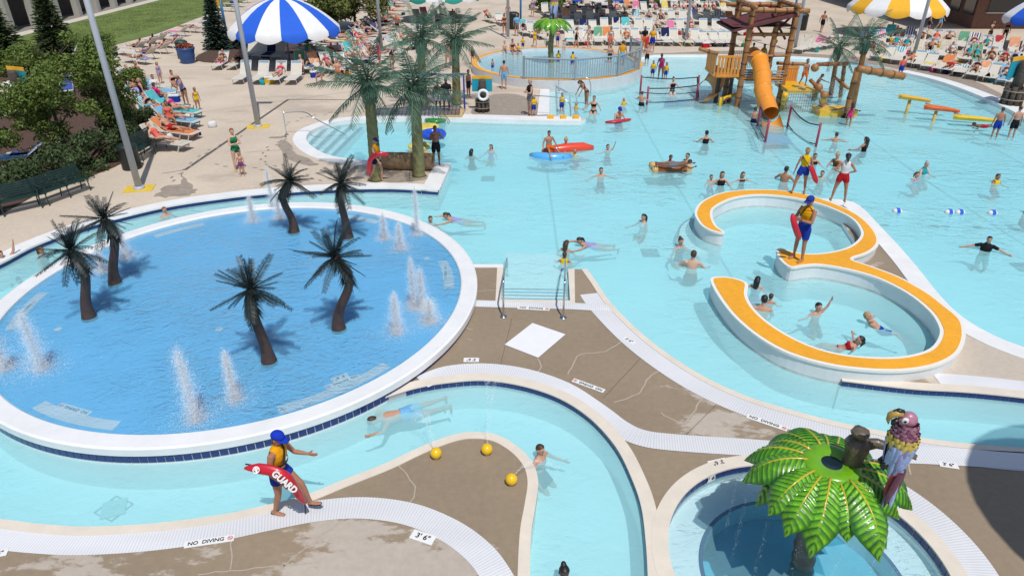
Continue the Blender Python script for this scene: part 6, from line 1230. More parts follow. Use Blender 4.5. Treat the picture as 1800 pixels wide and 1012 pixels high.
g2 = person('tall lifeguard in yellow tank and blue shorts with crossed arms on the orange wall', G(1401, 456, ZW), 'crossed', R(-58), 1.92, 2, ('brown', 'short'), [('tank_top', 'gold'), ('swim_shorts', 'blue')], False, .0115, group=GL); D2_ = body_data('crossed', False, 'short', .0115); cap(g2, D2_, cloth(35, 60, 150), False, 'visor')
p2 = G(1401, 456, ZW); rescue_tube('red rescue tube hanging before the lifeguard with crossed arms', [at_y(1393, 375, p2.y - .15), at_y(1396, 392, p2.y - .25), at_y(1401, 408, p2.y - .25), at_y(1406, 420, p2.y - .2)], (1, 0, 0), (.085, .05)); strap(g2, [(.14, .1, 1.15), (.15, -.05, 1.42), (.05, -.12, 1.5), (-.12, -.12, 1.2)])
g3 = person('lifeguard with blond hair in yellow tank standing on the orange wall', G(1404, 340, ZW), 'apart', R(172), 1.66, 2, ('blond', 'bun'), [('tank_top', 'yellow'), ('shorts', 'blue')], True, .0115, group=GL); p3 = G(1404, 340, ZW)
rescue_tube('red rescue tube slung from the blond lifeguard', [at_y(1424, 290, p3.y - .2), at_y(1428, 300, p3.y - .25), at_y(1432, 311, p3.y - .25), at_y(1436, 322, p3.y - .2)], (1, 0, 0), (.085, .05)); strap(g3, [(.15, .02, 1.45), (.05, .14, 1.3), (-.12, .14, 1.08), (-.2, .1, .95)])
g4 = person('lifeguard in white shirt and red shorts with hands on hips on the orange wall', G(1472, 354, ZW), 'hips', R(165), 1.70, 2, ('brown', 'pony'), [('tank_top', 'white'), ('shorts', 'red')], True, .0115, group=GL); D4 = body_data('hips', True, 'pony', .0115); cap(g4, D4, cloth(30, 40, 90), True, 'visor')
belt = MB(); belt.lathe([(.168, .93), (.17, .985)], 28, ryy=.72); belt.build('hip_pack', M_STRAP, g4, True)
g5 = person('lifeguard in yellow top and blue cap walking on the deck tongue', G(664, 318), 'walk', R(70), 1.72, 1, ('brown', 'short'), [('tank_top', 'gold'), ('shorts', 'navy'), ('sandals', 'black')], False, .017, group=GL); cap(g5, body_data('walk', False, 'short', .017), cloth(40, 50, 110))
p5 = G(664, 318); rescue_tube('bent red rescue tube on the deck tongue lifeguard', [at_y(683, 273, p5.y - .2), at_y(668, 271, p5.y - .3), at_y(653, 278, p5.y - .3), at_y(649, 292, p5.y - .25), at_y(649, 307, p5.y - .2)], (0, 1, 0), (.07, .09))
g6 = person('far lifeguard in orange-yellow top and blue shorts by the beach edge', G(1145, 93), 'stand', R(-15), 1.78, 1, ('brown', 'short'), [('tank_top', 'gold'), ('swim_shorts', 'blue')], False, .02, group=GL); p6 = G(1145, 93); rescue_tube('red and white rescue tube held by the far lifeguard', [at_y(1140, 64, p6.y - .2), at_y(1138, 74, p6.y - .25), at_y(1136, 86, p6.y - .25)], (1, 0, 0), (.11, .06))
g7 = person('shirtless lifeguard in blue cap wading with a red tube', G(1086, 212, WZ), 'wade_hold', R(20), 1.75, 1, ('brown', 'short'), [('swim_shorts', 'blue')], False, .017, group=GL); cap(g7, body_data('wade_hold', False, 'short', .017), cloth(35, 60, 160)); rescue_tube('red rescue tube floating across the wading lifeguard', [G(1064, 215, WZ + .05), G(1080, 214, WZ + .1), G(1095, 212, WZ + .1), G(1109, 210, WZ + .05)], (0, 1, 0), (.11, .07))
# ---------------------------------------------------------------- bathers read off one by one
def W_(u, v, lab, ps='wade', rz=0, h=1.7, sk=1, hair='brown', hs='short', wear=(), f=False, dz=0.0, z=None, g='bathers in the water', vox=.017):
    o = POSES[ps]['origin']; dz = dz - (.14 if o == 'waist' and g == 'bathers in the water' and -.3 < dz < .15 else 0); zz = z if z is not None else (WZ if o in ('waist', 'float') else 0)
    return person(lab, G(u, v, zz) + Vector((0, 0, dz * h / 1.76)), ps, R(rz), h, sk, (hair, hs), list(wear), f, vox, group=g)
TR = lambda c: [('swim_shorts', c)]; SU = lambda c: [('swimsuit', c)]; BK = lambda c: [('briefs', c), ('bikini_top', c)]; LV = lambda c='yellow': [('life_vest', c), ('swim_shorts', 'blue')]
# river
W_(291, 378, 'boy with auburn hair wading in the river behind the pad', 'wade', 60, 1.5, 1, 'red', wear=TR('navy'), dz=-.22); W_(74, 446, 'dark-haired swimmer half hidden by the leftmost palm', 'wade', 80, 1.6, 2, 'brown', 'long', SU('black'), True, -.45); W_(6, 462, 'bather with raised arm at the left photo edge', 'wave', 60, 1.7, 1, 'brown', wear=TR('blue'), dz=-.3)
W_(716, 719, 'man in blue floral trunks floating face down beside the pad', 'float_down', -67, 1.8, 1, 'brown', wear=TR('light blue'), dz=-.10, vox=.013); W_(948, 806, 'boy with dark hair swimming at the river bend', 'wade', 55, 1.6, 1, 'brown', wear=[('swim_shorts', 'navy'), ('bikini_top', 'navy')], dz=-.33, vox=.013); W_(990, 1030, 'bather with spiky black hair cut by the bottom edge', 'wade', 10, 1.7, 4, 'black', 'bun', SU('black'), True, -.1, vox=.013)
W_(446, 372, 'swimmer whose dark head shows above a water jet', 'wade', 0, 1.6, 2, 'black', wear=TR('navy'), dz=-.45)
# main pool
W_(757, 391, 'bather with dark hair close to the pad back rim', 'wade', 20, 1.55, 1, 'brown', 'pony', SU('teal'), True, -.45); W_(812, 385, 'girl in pink swimming with arms stretched forward', 'swim', -75, 1.6, 1, 'brown', 'pony', SU('lavender'), True, -.12); W_(829, 273, 'woman with long black hair seen from behind near the quay', 'wade', 160, 1.65, 2, 'black', 'long', SU('black'), True, -.42); W_(863, 265, 'girl with brown hair standing right of the long-haired woman', 'wade', -20, 1.45, 1, 'brown', 'long', SU('lavender'), True, -.38)
W_(965, 262, 'boy in orange trunks sitting on the blue raft', 'sit_float', 25, 1.5, 2, 'black', wear=TR('orange'), z=.12); W_(996, 262, 'woman in navy swimsuit leaning over the red raft', 'wade_hold', -30, 1.7, 1, 'blond', 'bun', SU('navy'), True, .0); W_(1010, 272, 'toddler in yellow vest holding the red raft', 'wade', 60, 1.05, 2, 'blond', wear=LV(), dz=-.25)
W_(1068, 264, 'child swimming right of the red raft with one arm out', 'wave', 15, 1.3, 1, 'brown', wear=TR('grey'), dz=-.42); W_(1056, 309, 'boy with goggles wading alone in the pool middle', 'wade_wide', 5, 1.4, 1, 'brown', wear=TR('navy'), dz=-.2); W_(1131, 390, 'girl with long black hair in the pool middle', 'wade', -60, 1.6, 1, 'black', 'long', SU('white'), True, -.4)
W_(992, 461, 'small child in yellow life vest near the entry stairs', 'wade', 170, 1.1, 1, 'brown', wear=LV(), dz=-.1, vox=.013); W_(995, 440, 'girl with long brown hair behind the child in yellow', 'wade', 150, 1.6, 1, 'brown', 'long', SU('grey'), True, -.35, vox=.013); W_(1046, 429, 'girl with dark ponytail swimming towards the left', 'swim', -70, 1.6, 1, 'black', 'pony', SU('lavender'), True, -.1, vox=.013)
W_(1195, 434, 'woman in patterned suit beside the seat step', 'wade', 20, 1.7, 1, 'brown', 'bun', SU('navy'), True, -.25, vox=.013); W_(1216, 470, 'bare-backed man below the upper wall tip', 'wade', 165, 1.8, 0, 'brown', wear=TR('maroon'), dz=-.05, vox=.013); W_(1240, 252, 'woman in black swimsuit seen from behind near the slide', 'wade', 175, 1.7, 1, 'black', 'bun', SU('black'), True, .02)
W_(1176, 288, 'boy leaning on the log raft', 'wade_hold', 10, 1.55, 2, 'black', wear=TR('navy'), dz=-.1); W_(1186, 289, 'boy in patterned trunks lying across the log raft', 'prone', 85, 1.45, 3, 'black', wear=TR('grey'), z=.22); W_(1208, 283, 'child holding the right end of the log raft', 'wade', -60, 1.4, 1, 'brown', wear=TR('blue'), dz=-.2)
W_(1249, 319, 'small child in the water left of the woman in black halter suit', 'wade', 10, 1.15, 1, 'brown', wear=TR('blue'), dz=-.35); W_(1267, 325, 'woman in black halter swimsuit above the wall', 'wade', -10, 1.7, 1, 'black', 'long', SU('black'), True, -.02); W_(1304, 318, 'girl in black and white suit with arms spread', 'wade_wide', 5, 1.35, 1, 'brown', 'long', SU('black'), True, -.15); W_(1378, 319, 'man in red trunks wading left of the wall guards', 'wade', 140, 1.78, 2, 'black', wear=TR('red'), dz=.02)
W_(1430, 288, 'woman with brown hair behind the blond lifeguard', 'wade', 0, 1.65, 1, 'brown', 'pony', SU('black'), True, -.1); W_(1444, 312, 'boy in the water between the two wall guards', 'wade', -30, 1.3, 1, 'black', wear=TR('grey'), dz=-.25); W_(1470, 292, 'blond woman behind the white-shirted guard', 'wade_hold', -50, 1.7, 1, 'blond', 'bun', SU('brown'), True, .05); W_(1468, 249, 'child with arms spread below the net fence', 'wade_wide', 165, 1.3, 1, 'brown', wear=TR('grey'), dz=-.05)
W_(1518, 266, 'woman in black skirted suit near the slide net', 'wade', -150, 1.7, 2, 'black', 'long', [('swimsuit', 'black'), ('shorts', 'black')], True, .08); W_(1620, 304, 'woman in turquoise top and white cap holding a child', 'wade_hold', 20, 1.7, 0, 'grey', 'bun', [('tank_top', 'teal'), ('shorts', 'teal')], True, -.05); W_(1608, 317, 'girl in lavender suit held by the woman in turquoise', 'wade_wide', 30, 1.25, 1, 'brown', 'pony', SU('lavender'), True, -.15); W_(1750, 321, 'child with yellow float vest near the lane rope', 'wade', 20, 1.3, 2, 'brown', wear=LV(), dz=-.15)
W_(1732, 440, 'boy in black shirt running through the water at right', 'wade_wide', -30, 1.5, 1, 'black', wear=[('shirt', 'black'), ('swim_shorts', 'teal')], dz=-.02, vox=.013); W_(1803, 374, 'swimmer cut by the right photo edge', 'wade', 60, 1.5, 1, 'brown', wear=TR('navy'), dz=-.2)
# inside the figure-three wall
W_(1329, 505, 'girl with black hair at the lower wall tip', 'wade', 150, 1.6, 1, 'black', 'long', SU('lavender'), True, -.35, vox=.013); W_(1340, 546, 'bare-backed man leaning inside the lower wall', 'wade_hold', 160, 1.8, 1, 'black', wear=TR('grey'), dz=-.18, vox=.013); W_(1353, 532, 'small child held by the bare-backed man', 'wade', 150, 1.0, 1, 'brown', wear=TR('blue'), dz=-.15); W_(1435, 551, 'child with one arm raised inside the lower ring', 'wave', 20, 1.35, 1, 'black', wear=TR('grey'), dz=-.2, vox=.013); W_(1552, 577, 'blond child floating on the back in the lower ring', 'float_up', -120, 1.3, 1, 'blond', wear=TR('blue'), dz=-.12, vox=.013); W_(1472, 608, 'girl in red suit swimming by the inner wall', 'float_up', 70, 1.4, 1, 'black', 'pony', BK('red'), True, -.12, vox=.013)
# quay, stairs, play zone
DK = 'people standing on the decks'
W_(768, 292, 'boy in dark trunks standing on the white tongue corner', 'photo', 20, 1.65, 3, 'black', wear=TR('black'), g=DK); W_(421, 300, 'woman in green swimsuit standing on the left deck', 'crossed', 40, 1.7, 0, 'red', wear=SU('green'), f=True, g=DK, vox=.014); W_(427, 309, 'small child in floral skirt before the woman in green', 'stand', 10, .95, 1, 'brown', 'short', [('shorts', 'floral')], True, g=DK)
W_(886, 157, 'boy in light blue trunks beside the wading pool wall', 'stand', 175, 1.6, 1, 'black', wear=TR('light blue'), g=DK); W_(931, 204, 'large man in black singlet beside the white ramp', 'crossed', -60, 1.8, 1, 'grey', wear=[('tank_top', 'black'), ('shorts', 'grey')], g=DK); W_(938, 206, 'child in yellow vest with blue trunks by the ramp', 'stand', 20, 1.05, 1, 'blond', wear=LV(), g=DK); W_(824, 172, 'boy in dark trunks left of the lifebuoy post', 'stand', 60, 1.5, 2, 'brown', wear=TR('navy'), g=DK); W_(831, 114, 'child in maroon suit on the wading pool rim', 'stand', 0, 1.15, 1, 'brown', wear=[('swimsuit', 'maroon')], g=DK)
W_(771, 196, 'boy in white trunks behind the palms, left of two', 'stand', 170, 1.55, 4, 'black', wear=TR('white'), g=DK); W_(786, 199, 'man in dark shirt behind the palms, right of two', 'crossed', 10, 1.75, 4, 'black', wear=[('shirt', 'black'), ('swim_shorts', 'grey')], g=DK); W_(788, 120, 'woman in coral suit on the far deck by a palm', 'walk', 20, 1.68, 1, 'brown', 'pony', SU('coral'), True, g=DK)
W_(987, 202, 'child in yellow vest on the quay stairs', 'stand', 30, 1.1, 1, 'brown', wear=LV(), z=-.3, dz=0); W_(1012, 192, 'toddler in yellow vest reached for by a woman', 'wade', 60, 1.0, 1, 'blond', wear=LV(), dz=0); W_(1030, 192, 'woman in dark bikini bending to a toddler', 'bend', -70, 1.65, 2, 'brown', 'long', BK('brown'), True, z=-.4); W_(1043, 199, 'woman in black bikini standing by the stairs', 'wade', -20, 1.7, 1, 'brown', 'pony', BK('black'), True, .2); W_(1096, 184, 'child in yellow vest in the shallow middle', 'wade', 30, 1.1, 1, 'blond', wear=LV(), dz=-.05); W_(1127, 186, 'boy in black trunks at the net fence corner', 'wade', 150, 1.45, 1, 'brown', wear=TR('black'), dz=.2)
PL = 'bathers around the play structure'
for a in [(1146, 141, 'child in yellow vest left of the woman in pink', 'stand', 10, 1.15, 1, 'brown', 'short', LV(), False), (1160, 143, 'woman in pink swimsuit in the shallows', 'reach', -20, 1.68, 3, 'black', 'bun', SU('pink'), True), (1169, 143, 'child in yellow vest right of the woman in pink', 'stand', 20, 1.1, 2, 'brown', 'short', LV(), False), (1181, 166, 'woman in black swimsuit behind the rope net', 'wade', 10, 1.72, 0, 'brown', 'bun', SU('black'), True), (1136, 117, 'boy in black trunks raising both hands by the wading pool', 'arms_up', 180, 1.35, 1, 'blond', 'short', TR('black'), False), (1324, 216, 'boy crouching left of the slide mouth', 'wade', 150, 1.35, 1, 'brown', 'short', TR('navy'), False), (1489, 226, 'girl in pink with wet dark hair right of the splash station', 'stand', 170, 1.2, 2, 'black', 'long', SU('pink'), True),
          (1486, 208, 'dark-haired boy with arms out behind the girl in pink', 'wade_wide', 170, 1.5, 4, 'black', 'short', TR('black'), False), (1428, 178, 'boy leaning at the splash cannon', 'reach', 70, 1.5, 2, 'brown', 'short', TR('brown'), False), (1745, 246, 'boy in blue patterned trunks wading at far right', 'stand', 170, 1.5, 2, 'brown', 'short', TR('blue'), False), (1774, 247, 'boy in black and white trunks at far right', 'stand', 175, 1.58, 1, 'brown', 'short', [('swim_shorts', 'black'), ('briefs', 'white')], False)]:
    u, v, lb, ps, rz, h, sk, hc, hs, we, f = a; W_(u, v, lb, ps, rz, h, sk, hc, hs, we, f, g=PL, z=(-.28 if POSES[ps]['origin'] == 'feet' else None), dz=.25 if POSES[ps]['origin'] == 'waist' else 0)
W_(1411, 150, 'child standing on the yellow climbing deck', 'walk', 10, 1.3, 2, 'brown', wear=TR('orange'), z=zd + .1, g=PL); W_(1338, 118, 'child in red going down at the slide top', 'stand', 0, 1.2, 2, 'brown', wear=[('life_vest', 'yellow'), ('swim_shorts', 'red')], z=zp, g=PL); W_(1320, 112, 'child in pink on the tower platform', 'stand', 150, 1.1, 1, 'brown', 'pony', SU('pink'), True, z=zp, g=PL); W_(1352, 112, 'child in white shirt on the tower platform', 'reach', 30, 1.3, 2, 'brown', wear=[('shirt', 'white'), ('swim_shorts', 'red')], z=zp, g=PL)
W_(1727, 222, 'dark-haired child lying on the lowest yellow chute', 'prone', -80, 1.2, 3, 'black', wear=TR('red'), z=.1, g=PL); W_(1580, 138, 'boy in blue trunks with a ball at the beach edge', 'walk', 150, 1.3, 1, 'brown', wear=[('swim_shorts', 'blue'), ('shirt', 'coral')], g=PL)
WP = 'people at the wading pool'
for a in [(981, 118, 'child in yellow vest in the wading pool, left of two', 'stand', 170, 1.0, LV(), .1), (1006, 122, 'child in yellow vest in the wading pool, right of two', 'stand', -160, 1.05, LV(), .1), (866, 128, 'blond child low in the wading pool', 'stand', 40, .8, TR('blue'), .05), (1092, 122, 'lifeguard in orange top inside the picket fence', 'stand', 175, 1.75, [('tank_top', 'gold'), ('swim_shorts', 'light blue')], .1), (1071, 118, 'boy in dark trunks at the picket fence', 'stand', 10, 1.4, TR('black'), .1), (991, 97, 'child splashing at the wading pool back', 'reach', 20, 1.1, SU('white'), .1), (887, 90, 'child sitting on the orange wading rim', 'sit', 10, 1.2, TR('grey'), .5), (901, 92, 'woman sitting on the orange wading rim', 'sit', 25, 1.65, BK('maroon'), .5), (911, 92, 'child in yellow vest beside the sitting woman', 'sit', 30, 1.1, LV(), .5), (919, 90, 'toddler in yellow vest on the wading rim', 'stand', 0, .95, LV(), .1)]:
    u, v, lb, ps, rz, h, we, z = a; W_(u, v, lb, ps, rz, h, random.choice([0, 1, 1, 2]), random.choice(['brown', 'blond', 'black']), 'short', we, 'woman' in lb, z=z, g=WP, vox=.02)
FD = 'people standing on the far deck'
for a in [(1012, 91, 'woman in black suit walking behind the wading pool', 'walk', 90, SU('black'), 1), (1034, 87, 'woman in white bikini walking behind the wading pool', 'walk', -60, BK('white'), 1), (1072, 90, 'woman in white bikini top and shorts by the fence', 'stand', 20, [('bikini_top', 'white'), ('shorts', 'coral')], 1), (1131, 90, 'man in black shirt left of the far lifeguard', 'stand', 20, [('shirt', 'black'), ('swim_shorts', 'orange')], 0), (940, 83, 'child in yellow suit behind the wading pool', 'walk', 20, SU('yellow'), 1), (980, 83, 'boy in blue trunks behind the small fountain', 'stand', 30, TR('blue'), 0), (962, 92, 'boy in white shirt left of the small fountain trunk', 'stand', -20, [('shirt', 'white'), ('swim_shorts', 'grey')], 0),
          (893, 40, 'person in red suit behind the far pole', 'stand', 0, SU('red'), 1), (887, 62, 'woman in brown bikini near the dark trash can', 'stand', 20, BK('brown'), 1), (908, 64, 'person in patterned shirt right of the dark trash can', 'stand', 10, [('shirt', 'light blue'), ('shorts', 'grey')], 0), (936, 30, 'person in lavender dress on the far deck', 'stand', 30, SU('lavender'), 1), (1443, 57, 'man in black trunks walking by the right dark trash can', 'walk', 140, TR('black'), 0), (1630, 54, 'boy in navy trunks striding before the brick building', 'walk', 60, TR('navy'), 0), (1649, 53, 'man in white shirt and pale shorts before the brick building', 'walk', 60, [('shirt', 'white'), ('swim_shorts', 'light blue')], 0), (1735, 78, 'woman in brown bikini below the brick building', 'photo', 20, BK('brown'), 1), (1762, 76, 'woman with dark hair near the striped lounger backs', 'stand', -20, BK('black'), 1), (699, 62, 'woman in dark shorts among the far loungers', 'walk', 170, [('shirt', 'coral'), ('shorts', 'black')], 1), (1318, 80, 'girl in pink skirt behind the play tower', 'stand', 0, SU('pink'), 1), (1751, 15, 'person in navy clothes at the brick counter', 'stand', 180, [('shirt', 'navy'), ('swim_shorts', 'navy')], 0)]:
    u, v, lb, ps, rz, we, f = a; W_(u, v, lb, ps, rz, 1.28 if 'child' in lb or 'boy' in lb or 'girl' in lb else 1.7, random.choice([1, 1, 2, 2, 3]), random.choice(['brown', 'blond', 'black', 'brown']), random.choice(['long', 'pony']) if f else 'short', we, bool(f), g=FD, vox=.022)
LD = 'people on the left deck'
W_(284, 148, 'blond girl with pink armbands standing on the left deck', 'stand', 70, 1.25, 1, 'blond', 'pony', SU('lavender'), True, g=LD); W_(329, 188, 'blond woman in striped tankini leaning at the loungers', 'reach', -20, 1.68, 2, 'blond', 'long', [('tank_top', 'lavender'), ('briefs', 'black')], True, g=LD); W_(277, 176, 'woman in bright pink shirt seated with her back turned', 'sit', 160, 1.7, 2, 'brown', 'short', [('shirt', 'pink'), ('swim_shorts', 'blue')], True, z=.42, g=LD); W_(307, 152, 'woman in black bikini sitting on the left deck', 'sit', 60, 1.65, 1, 'brown', 'bun', BK('black'), True, z=.35, g=LD); W_(274, 160, 'woman in white shirt behind the pink shirt', 'sit', 40, 1.65, 1, 'brown', 'short', [('shirt', 'white'), ('shorts', 'navy')], True, z=.42, g=LD)
W_(248, 152, 'girl in pink hidden partly by the left tree', 'stand', 30, 1.4, 1, 'brown', 'long', SU('pink'), True, g=LD)

# ---------------------------------------------------------------- loungers, towels, sunbathers
M_SLING = mat('cream_sling_fabric', (.60, .56, .48), .8, .08, 6, .2, 60); M_LFR = mat('white_lounger_frame', (.72, .71, .67), .4); M_BLUET = mat('blue_lounger_trim', (.16, .30, .42), .6); M_GRS = mat('grey_sling_fabric', (.33, .32, .30), .8, .1, 6)
def lounger_meshes():
    out = {}
    for ang in (0, 35, 55):
        hy, hz = .55, .33; a = R(ang); bl = .85; by, bz = hy + bl * math.cos(a), hz + bl * math.sin(a); fr = MB()
        for s in (-1, 1): fr.tube([(s * .31, -.95, hz), (s * .31, hy, hz), (s * .31, by, bz)], .022, 6)
        for y in (-.95, -.3): fr.tube([(-.31, y, hz), (.31, y, hz)], .018, 6)
        fr.tube([(-.31, by, bz), (.31, by, bz)], .022, 6)
        seat = MB().box((0, (-.93 + hy) / 2, hz + .012), (.58, hy + .93, .016)); back = MB(); back.box((0, 0, 0), (.58, bl, .016), Euler((a, 0, 0))); back.v = [(x, y + hy + bl / 2 * math.cos(a), z + hz + .012 + bl / 2 * math.sin(a)) for x, y, z in back.v]
        trim = MB(); trim.box((0, 0, 0), (.60, .13, .022), Euler((a, 0, 0))); trim.v = [(x, y + by - .08 * math.cos(a), z + bz + .016 - .08 * math.sin(a)) for x, y, z in trim.v]
        legs = []
        for y in (-.72, .62): 
            for s in (-1, 1): legs.append(MB().tube([(s * .31, y - .08, hz), (s * .33, y + .06, 0)], .02, 6).mesh('leg', M_LFR))
        allm = MB(); allm.cur = 0; allm.add(seat.v, seat.f); allm.add(back.v, back.f); allm.cur = 1; allm.add(fr.v, fr.f)
        for s in (-1, 1):
            for y in (-.72, .62): allm.tube([(s * .31, y - .08, hz), (s * .33, y + .06, 0)], .022, 5)
        allm.cur = 2; allm.add(trim.v, trim.f)
        tw_ = MB(); tw_.box((0, -.1, hz + .028), (.62, 1.3, .014)); t2_ = MB(); t2_.box((0, 0, 0), (.60, bl * .95, .014), Euler((a, 0, 0))); tw_.add([(x, y + hy + bl / 2 * math.cos(a) - .01, z + hz + .03 + bl / 2 * math.sin(a)) for x, y, z in t2_.v], t2_.f); tw_.box((0, -.76, hz - .06), (.62, .014, .2))
        halves = [tw_.mesh('towel', M_WHITE)]
        for (w0, y0_, l0, bk) in [(.56, .1, .8, 0), (.6, -.5, .55, 0), (.62, 0, .7, 1), (.45, .2, .5, 1)]:
            tb_ = MB(); ni, nj = 9, 7; vs_ = []
            for i in range(ni):
                for j in range(nj):
                    x = w0 * (j / (nj - 1) - .5); y = l0 * i / (ni - 1); wob = .018 * math.sin(5 * y / l0 + 3 * x) + .02 * math.sin(17 * x + 9 * y + ang) + .02; drop = -.09 if (not bk and i == 0) else 0
                    if bk: vs_.append((x, hy + (bl - y + .02) * math.cos(a) - math.sin(a) * wob, hz + .03 + (bl - y + .02) * math.sin(a) + math.cos(a) * wob))
                    else: vs_.append((x + .02 * math.sin(7 * y), y0_ - l0 / 2 + y, hz + .022 + wob + drop))
            tb_.add(vs_, [(i * nj + j, i * nj + j + 1, (i + 1) * nj + j + 1, (i + 1) * nj + j) for i in range(ni - 1) for j in range(nj - 1)]); halves.append(tb_.mesh('towel', M_WHITE, True))
        out[ang] = dict(frame=fr.mesh('frame', M_LFR), seat=seat.mesh('seat', M_SLING), back=back.mesh('backrest', M_SLING), trim=trim.mesh('trim', M_BLUET), legs=legs, one=allm.mesh('lounger', [M_SLING, M_LFR, M_BLUET]), towel=tw_.mesh('towel', M_WHITE), towels=halves)
    return out
LM = lounger_meshes()
def stripes(name, c1, c2, pitch=.16):
    m = bpy.data.materials.new(name); m.use_nodes = True; n = m.node_tree; N = n.nodes.new; tc = N('ShaderNodeTexCoord'); s = N('ShaderNodeSeparateXYZ'); n.links.new(tc.outputs['Object'], s.inputs[0]); k = N('ShaderNodeMath'); k.operation = 'MULTIPLY_ADD'; k.inputs[1].default_value = 1 / pitch; k.inputs[2].default_value = 50; n.links.new(s.outputs[0], k.inputs[0]); f = N('ShaderNodeMath'); f.operation = 'FRACT'; n.links.new(k.outputs[0], f.inputs[0]); g = N('ShaderNodeMath'); g.operation = 'LESS_THAN'; g.inputs[1].default_value = .5; n.links.new(f.outputs[0], g.inputs[0]); mx = N('ShaderNodeMix'); mx.data_type = 'RGBA'; n.links.new(g.outputs[0], mx.inputs[0]); mx.inputs[6].default_value = (*c1, 1); mx.inputs[7].default_value = (*c2, 1); b = n.nodes['Principled BSDF']; n.links.new(mx.outputs[2], b.inputs['Base Color']); b.inputs['Roughness'].default_value = .9; return m
TOW = {'navy striped': stripes('navy_stripe', srgb(35, 45, 120), srgb(220, 220, 225)), 'pink striped': stripes('pink_stripe', srgb(215, 60, 130), srgb(225, 215, 220), .12), 'teal striped': stripes('teal_stripe', srgb(40, 140, 165), srgb(200, 215, 215), .14)}
for nm, c in [('light blue', (130, 185, 220)), ('red', (190, 60, 65)), ('pink', (220, 125, 160)), ('yellow', (228, 205, 110)), ('green', (110, 170, 135)), ('blue', (70, 95, 165)), ('orange', (225, 140, 85)), ('cream', (215, 205, 185)), ('pale grey', (190, 190, 192)), ('white', (226, 226, 228)), ('lavender', (170, 165, 215)), ('turquoise', (90, 195, 200)), ('peach', (232, 165, 125)), ('dark blue', (28, 38, 85))]: TOW[nm] = cloth(*c)
def lounger(zone, u, v, rz, ang=35, near=False, p=None, group=None):
    b = p or G(u, v); lb = 'white sun lounger ' + zone
    if near:
        t = thing('sun_lounger', lb, 'lounger', b, rz, 'sun loungers ' + zone); m = LM[ang]
        for k in ('frame', 'seat', 'back', 'trim'): link({'back': 'backrest'}.get(k, k), m[k], t)
        for l in m['legs']: link('leg', l, t)
    else: t = link('sun_lounger', LM[ang]['one'], None, b, (0, 0, rz)); tag(t, lb, 'lounger', 'sun loungers ' + zone)
    return b
SUITS = [('red', 'bikini', 1), ('black', 'bikini', 1), ('blue', 'trunks', 0), ('orange', 'bikini', 1), ('pink', 'bikini', 1), ('navy', 'swimsuit', 1), ('teal', 'swimsuit', 1), ('red', 'trunks', 0), ('purple', 'bikini', 1), ('black', 'trunks', 0), ('green', 'trunks', 0), ('white', 'bikini', 1), ('coral', 'swimsuit', 1), ('brown', 'bikini', 1)]
def occupant(zone, b, rz, ang, rn):
    c, k, f = rn.choice(SUITS); we = {'bikini': BK, 'trunks': TR, 'swimsuit': SU}[k](c); hc = rn.choice(['brown', 'black', 'blond', 'brown', 'red']); ps = {0: 'lie_front', 35: 'recline', 55: rn.choice(['recline', 'recline_knee'])}[ang]
    off = Matrix.Rotation(rz, 3, 'Z') @ Vector((0, .42 if ps != 'lie_front' else .1, 0)); person('sunbather in %s %s %s' % (c, k, zone), b + off + Vector((0, 0, .36 if ps != 'lie_front' else .38)), ps, rz, rn.uniform(1.6, 1.75), rn.choice([0, 1, 1, 2, 2]), (hc, 'bun' if f else 'short'), we, bool(f), .024, group='sunbathers ' + zone)
TRN = random.Random(3)
def towel(zone, b, rz, ang, c, full=False): o = link('towel', LM[ang]['towels'][0 if full else TRN.choice([0, 1, 2, 3, 3, 4])], None, b, (0, 0, rz)); tag(o, '%s towel %s' % (c, zone), 'towel', 'towels ' + zone); setmat(o, TOW[c])
def bag(zone, p, rn):
    c = rn.choice(['blue', 'red', 'black', 'pink', 'navy', 'white', 'teal', 'yellow', 'green']); t = thing('beach_bag', '%s beach bag %s' % (c, zone), 'bag', p, rn.uniform(0, 3), 'beach bags ' + zone); s = rn.uniform(.85, 1.2); mb = MB(); mb.tube([(0, 0, 0), (0, 0, .06), (0, 0, .22), (0, 0, .3)], [.17 * s, .2 * s, .19 * s, .12 * s], 12, ry=[.1 * s, .13 * s, .11 * s, .03 * s], side=(1, 0, 0)); mb.build('body', cloth(*PC_[c]), t, True); mb = MB(); mb.tube([(.1, 0, .28), (.06, 0, .42), (-.06, 0, .42), (-.1, 0, .28)], .012, 5); mb.build('handle', cloth(*PC_[c]), t)
def row(zone, a, b, n, rz, seedv, occ=.2, tow=.3, bags=.15, near=False, jit=6, angs=(35, 55, 55)):
    rn = random.Random(seedv)
    for i in range(n):
        f = i / max(1, n - 1); u, v = a[0] + (b[0] - a[0]) * f, a[1] + (b[1] - a[1]) * f; an = rn.choice(angs); r = R(rz + rn.uniform(-jit, jit)); p = G(u, v) + Vector((rn.uniform(-.08, .08), rn.uniform(-.15, .15), 0)); lounger(zone, u, v, r, an, near, p); q = rn.random()
        if q < occ: occupant(zone, p, r, an, rn)
        elif q < occ + tow: towel(zone, p, r, an, rn.choice(list(TOW)))
        if rn.random() < occ * .5 + .1: towel(zone, p + Vector((0, 0, .004)), r, an, rn.choice(list(TOW))) if q >= occ + tow or q < occ else None
        if rn.random() < bags: bag(zone, p + Matrix.Rotation(r, 3, 'Z') @ Vector((.42, -.7, 0)), rn)
Zc = 'beyond the wading pool'
